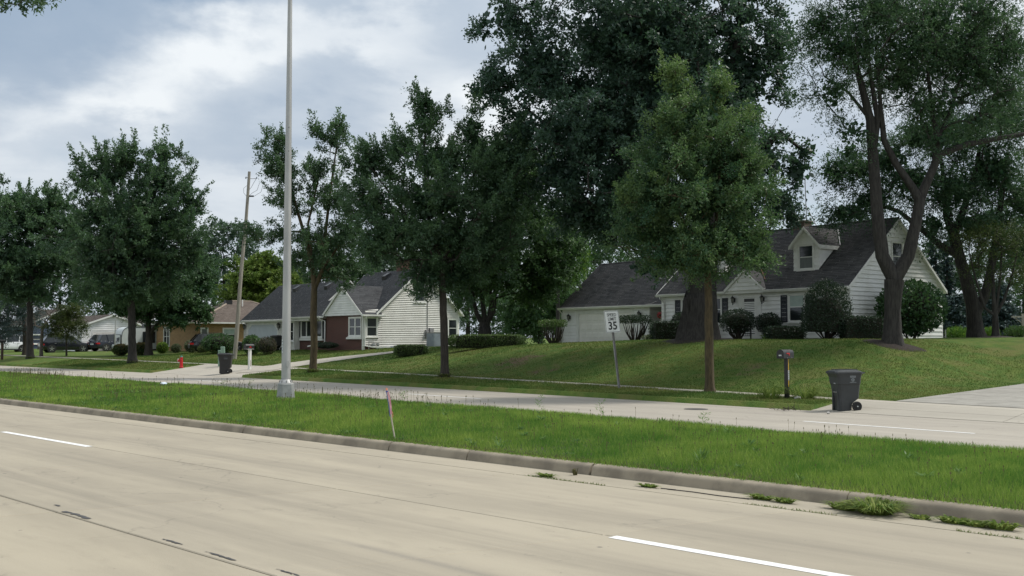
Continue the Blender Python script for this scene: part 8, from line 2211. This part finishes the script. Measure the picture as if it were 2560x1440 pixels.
# ================================================================== vehicles
def car(name, label, cat, pos, rz, L, Wd, Hh, paint, hood=0.24, tail=0.04, rake_f=0.17, rake_r=0.10, group=None, roof_rail=True, belt=0.60, van=False):
    """x forward; body > doors, handles; glass; wheels > tyre, rim; lamps"""
    a = thing(name, label, cat, pos, rz, group)
    w = Wd / 2; zb = 0.24; zbelt = belt * Hh; hz = zbelt - 0.02
    x0, x1 = -L / 2, L / 2
    xs = [x0, x0 + 0.05 * L, x0 + 0.12 * L, -0.1 * L, 0.15 * L, x1 - hood * L, x1 - 0.14 * L, x1 - 0.05 * L, x1]
    tops = [zbelt - 0.12, zbelt - 0.01, zbelt, zbelt, zbelt - 0.01, hz, hz - 0.06, hz - 0.14, hz - 0.30]
    bots = [zb + 0.16, zb + 0.04, zb, zb, zb, zb, zb, zb + 0.02, zb + 0.10]
    ws = [w * 0.86, w * 0.95, w * 0.99, w, w, w, w * 0.98, w * 0.90, w * 0.74]
    vs = []
    for x, t, b_, ww in zip(xs, tops, bots, ws):
        m_ = b_ + (t - b_) * 0.55
        vs += [(x, -ww * 0.93, b_), (x, -ww, b_ + 0.12), (x, -ww, m_), (x, -ww * 0.95, t - 0.03), (x, -ww * 0.86, t), (x, ww * 0.86, t), (x, ww * 0.95, t - 0.03), (x, ww, m_), (x, ww, b_ + 0.12), (x, ww * 0.93, b_)]
    n = 10
    fs = [(i * n + j, i * n + (j + 1) % n, (i + 1) * n + (j + 1) % n, (i + 1) * n + j) for i in range(len(xs) - 1) for j in range(n)] + [tuple(range(n))[::-1], tuple(range(len(vs) - n, len(vs)))]
    body = MB().add(vs, fs).build('body', M[paint], a, True)
    # glasshouse
    gx = [x0 + tail * L, x0 + (tail + rake_r) * L, 0.0, x1 - (hood + rake_f) * L, x1 - hood * L]
    gt = [zbelt, Hh - 0.05, Hh - 0.01, Hh - 0.05, zbelt - 0.02]
    wr, wb = w * 0.72, w * 0.90
    ring = lambda x, t, ww0, ww1, z0: [(x, -ww0, z0), (x, -ww1, t), (x, ww1, t), (x, ww0, z0)]
    vs = []
    for i, (x, t) in enumerate(zip(gx, gt)):
        f = 1.0 if 0 < i < 4 else 0.0
        vs += ring(x, t + (0.005 if f == 0 else 0), wb, wb + (wr - wb) * f, zbelt - 0.03)
    n = 4
    fs = [(i * n + j, i * n + (j + 1) % n, (i + 1) * n + (j + 1) % n, (i + 1) * n + j) for i in range(4) for j in range(n)]
    MB().add(vs, fs).build('windows', M['glass'], a)['kind'] = 'part'
    a.children[-1].name = 'window_glass'
    del a.children[-1]['kind']
    rv = []
    for x, t in zip(gx[1:4], gt[1:4]): rv += [(x, -wr - 0.015, t - 0.05), (x, -wr * 0.92, t + 0.012), (x, wr * 0.92, t + 0.012), (x, wr + 0.015, t - 0.05)]
    MB().add(rv, [(i * 4 + j, i * 4 + (j + 1) % 4, (i + 1) * 4 + (j + 1) % 4, (i + 1) * 4 + j) for i in range(2) for j in range(4)] + [(0, 3, 2, 1), (8, 9, 10, 11)]).build('roof_panel', M[paint], a)
    for s_ in (-1, 1):
        for (xa, za, wa), (xb, zb_, wbb), r_ in (((gx[0], zbelt, wb), (gx[1], Hh - 0.07, wr), 0.05), ((gx[4], zbelt - 0.02, wb), (gx[3], Hh - 0.07, wr), 0.04), ((-0.02 * L, zbelt - 0.02, wb), (-0.03 * L, Hh - 0.05, wr), 0.035), ((-0.24 * L, zbelt, wb), (-0.26 * L, Hh - 0.06, wr), 0.05)):
            MB().tube([(xa, s_ * (wa + 0.004), za), (xb, s_ * (wbb + 0.004), zb_)], r_, 5).build('pillar', M[paint], a)
        if roof_rail: MB().tube([(gx[1] + 0.1, s_ * wr * 0.86, Hh + 0.0), (gx[1] + 0.2, s_ * wr * 0.88, Hh + 0.05), (gx[3] - 0.1, s_ * wr * 0.88, Hh + 0.05), (gx[3], s_ * wr * 0.86, Hh + 0.0)], 0.018, 5).build('roof_rail', M['black'], a)
        for xw in (x0 + 0.20 * L, x1 - 0.19 * L):
            MB().lathe([(0.40, -0.02), (0.40, 0.012), (0.34, 0.013)], 20, (xw, s_ * (w * 0.985), 0.36), 'y').build('wheel_arch', M['plastic_black'], a)
            wl = MB().lathe(wheel_lathe(0.345, 0.11), 22, (xw, s_ * (w - 0.10), 0.345), 'y').build('wheel', M['rubber'], a, True)
            for j in range(5):
                q = 2 * math.pi * j / 5 + 0.3
                MB().frame((xw, s_ * (w + 0.012), 0.345), (math.cos(q), 0, math.sin(q)), (0, 1, 0), (-math.sin(q), 0, math.cos(q)), (0.02, -0.008, -0.03), (0.22, 0.006, 0.03)).build('rim_spoke', M['chrome'], wl)
        MB().box(x1 - 0.13 * L, x1 - 0.02 * L, s_ * w * 0.84 - 0.06, s_ * w * 0.84 + 0.05, hz - 0.30, hz - 0.17).build('headlight', M['headlight'], a)
        MB().box(x1 - 0.085 * L, x1 - 0.06 * L, s_ * w * 0.94 - 0.03, s_ * w * 0.94 + 0.02, hz - 0.38, hz - 0.30).build('side_marker', M['amber'], a)
        MB().box(x0 - 0.012, x0 + 0.06 * L, s_ * w * 0.80 - 0.16, s_ * w * 0.80 + 0.12, zbelt - 0.30, zbelt - 0.16).build('tail_light', M['taillight'], a)
        MB().lathe([(0.05, -0.10), (0.09, -0.06), (0.09, 0.04), (0.05, 0.07)], 8, (gx[4] - 0.12 * L, s_ * (w + 0.06), zbelt + 0.06), 'y').build('wing_mirror', M[paint], a)
        for xd in (-0.02 * L, -0.23 * L):
            MB().box(xd - 0.10, xd + 0.08, s_ * w * 0.985 - 0.012, s_ * w * 0.985 + 0.012, zbelt - 0.14, zbelt - 0.11).build('door_handle', M['chrome'], a)
            MB().box(xd + 0.12, xd + 0.13, s_ * w * 1.0 - 0.004, s_ * w * 1.0 + 0.003, 0.38, zbelt - 0.06).build('door_seam', M['plastic_black'], a)
        MB().box(x0 + 0.24 * L, x1 - 0.24 * L, s_ * w * 0.95 - 0.02, s_ * w * 0.95 + 0.05, zb - 0.02, zb + 0.09).build('sill_trim', M['plastic_black'], a)
    MB().box(x0 - 0.02, x0 + 0.10, -w * 0.8, w * 0.8, 0.30, 0.52).build('rear_bumper', M['plastic_black'], a)
    MB().box(x1 - 0.12, x1 + 0.012, -w * 0.7, w * 0.7, 0.30, 0.46).build('front_bumper', M['plastic_black'], a)
    MB().box(x0 - 0.014, x0 + 0.01, -0.26, 0.26, zbelt - 0.38, zbelt - 0.24).build('number_plate', M['sign_white'], a)
    return a
CG = 'cars parked in the left driveways'
ub = math.pi / 2 - 0.655                     # heading straight away from the road
DIRB = Vector((math.cos(0.655), math.sin(0.655), 0))
p = foot(163, 100); p.z -= 0.02
car('parked_car', 'black sport utility car parked facing right, beside the white garage', 'car', p, 0.62, 4.65, 1.9, 1.66, 'carblack', group=CG)
p = foot(8, 102); p.z -= 0.02
car('parked_car', 'white minivan parked facing left at the left edge of the view', 'car', p, 0.66 + math.pi, 5.1, 1.95, 1.72, 'carwhite', hood=0.16, rake_f=0.20, group=CG, roof_rail=False)
p = foot(283, 102); p.z -= 0.02
car('parked_car', 'dark blue grey car seen from behind before the white garage door', 'car', p, 0.95, 4.6, 1.88, 1.64, 'cargrey', group=CG)
p = foot(545, 84); p.z -= 0.02
car('parked_car', 'dark car hidden behind the wide bush, only its windscreen showing', 'car', p, 0.4, 4.5, 1.8, 1.46, 'carblack', group=CG)

def trailer():
    b = foot(303, 94.5); b.z = 0.62
    a = thing('camper_trailer', 'white camper trailer with rounded nose parked beside the tan brick house', 'trailer', b, 0.655)
    # x runs away from the road along the visible flank, y to the left
    L, Wd, z0, z1 = 5.6, 2.2, 0.50, 2.52
    prof = [(0.12, z0), (L, z0), (L, z1), (0.75, z1)] + [(0.75 - 0.7 * math.sin(q), z1 - 0.7 + 0.7 * math.cos(q)) for q in np.linspace(0.2, 1.4, 7)] + [(0.0, z1 - 0.95), (0.0, z0 + 0.25)]
    MB().prism(prof, 0.0, Wd, 'y').build('shell', M['trailer'], a, True)
    edge = [(x, -0.012, z) for x, z in prof[3:]]
    MB().tube([(L, -0.012, z1)] + edge + [(0.12, -0.012, z0)], 0.028, 5).build('edge_trim', M['black'], a)
    MB().tube([(x, Wd + 0.012, z) for x, _, z in edge], 0.022, 5).build('edge_trim', M['black'], a)
    MB().box(-0.02, 0.0, 0.16, Wd - 0.16, z0 + 0.1, z1 - 0.72).build('nose_panel', M['carwhite'], a)
    MB().tube([(-0.03, 0.14, z0 + 0.1), (-0.03, 0.14, z1 - 0.76), (-0.03, 0.22, z1 - 0.70), (-0.03, Wd - 0.22, z1 - 0.70), (-0.03, Wd - 0.14, z1 - 0.76), (-0.03, Wd - 0.14, z0 + 0.1)], 0.03, 5).build('nose_trim', M['black'], a)
    P = lambda y, z: (-0.024, y, z)
    for q in ([(1.35, 1.50), (0.45, 1.60), (0.50, 1.34), (1.25, 1.24)], [(2.02, 1.02), (1.55, 1.06), (1.62, 0.80), (1.95, 0.74)], [(1.0, 1.0), (0.8, 1.02), (1.1, 0.76), (1.3, 0.74)]):
        MB().add([P(y, z) for y, z in q] + [(-0.028, y, z) for y, z in q], [(0, 1, 2, 3), (4, 5, 6, 7), (0, 1, 5, 4), (1, 2, 6, 5), (2, 3, 7, 6), (3, 0, 4, 7)]).build('decal', M['shutter'], a)
    place_text('trailer_lettering', 'STARCRAFT', 0.25, M['shutter'], a, (-0.03, Wd / 2, 1.18), (0, -1, 0.08), (0, 0.08, 1), 0.95, 0.004)
    wf = MB().box(1.9, 3.05, -0.03, 0.01, 1.05, 2.10).build('window', M['black'], a, bevel=0.02)
    MB().box(1.96, 2.99, -0.036, -0.028, 1.11, 2.04).build('pane', M['glass'], wf)
    MB().box(2.2, 3.4, 0.4, 1.3, z1, z1 + 0.30).build('roof_vent', M['black'], a, bevel=0.06)
    for k in range(3):
        pts = [(3.7 + 1.5 * i / 8, -0.014, 0.9 + 0.1 * k + 0.5 * (i / 8) ** 2) for i in range(9)]
        MB().add([p_ for q in pts for p_ in (q, (q[0], q[1], q[2] + 0.035))], [(2 * i, 2 * i + 2, 2 * i + 3, 2 * i + 1) for i in range(8)]).build('stripe', M[('shutter', 'red', 'galv')[k]], a)
    for x in (2.7, 3.5): MB().lathe(wheel_lathe(0.34, 0.11), 18, (x, 0.1, -0.0), 'y').build('wheel', M['rubber'], a, True)
    MB().box(2.2, 4.0, -0.02, 0.1, 0.34, 0.5).build('fender', M['black'], a)
    MB().tube([(0.1, 0.6, 0.42), (-1.1, 1.1, 0.40), (0.1, 1.6, 0.42)], 0.05, 5).build('tow_bar', M['black'], a)
    MB().lathe([(0.03, -0.5), (0.03, 0.42)], 8, (-1.0, 1.1, 0)).build('jack', M['galv'], a)
    MB().lathe([(0.14, 0.42), (0.15, 0.5), (0.15, 0.85), (0.1, 0.92)], 12, (-0.35, 1.1, 0)).build('gas_bottle', M['sign_white'], a)
trailer()
def flagpole():
    b = foot(287, 93)
    a = thing('slim_pole', 'slim pale pole standing at the nose of the camper trailer', 'pole', b)
    h = px(287, 788, 93)[2] - b.z
    MB().tube([(0, 0, -0.2), (0, 0, h * .55), (0.02, 0, h)], [0.055, 0.045, 0.035], 8).build('pole', M['alu'], a)
    MB().lathe([(0.04, h - 0.03), (0.06, h + 0.02), (0.02, h + 0.06)], 8).build('cap', M['sign_white'], a)
flagpole()
def clothes_post():
    b = foot(2558, 66)
    a = thing('clothes_post', 'pale wooden clothes post with a cross arm at the right edge of the back lawn', 'post', b)
    MB().box(-0.06, 0.06, -0.06, 0.06, -0.3, 1.6).build('post', M['post_wood'], a)
    MB().box(-0.7, 0.7, -0.05, 0.05, 1.35, 1.45).build('cross_arm', M['post_wood'], a)
    for s_ in (-1, 1): MB().tube([(0, 0, 0.95), (s_ * 0.5, 0, 1.35)], 0.03, 5).build('brace', M['post_wood'], a)
clothes_post()
b = foot(2364, 58)
o = MB().tube([(0, 0, -0.2), (0, 0, 0.55)], 0.03, 6).build('fence_post', M['galv'], None); o.location = b
tag(o, 'short grey post at the rear corner of the cape house', 'post')
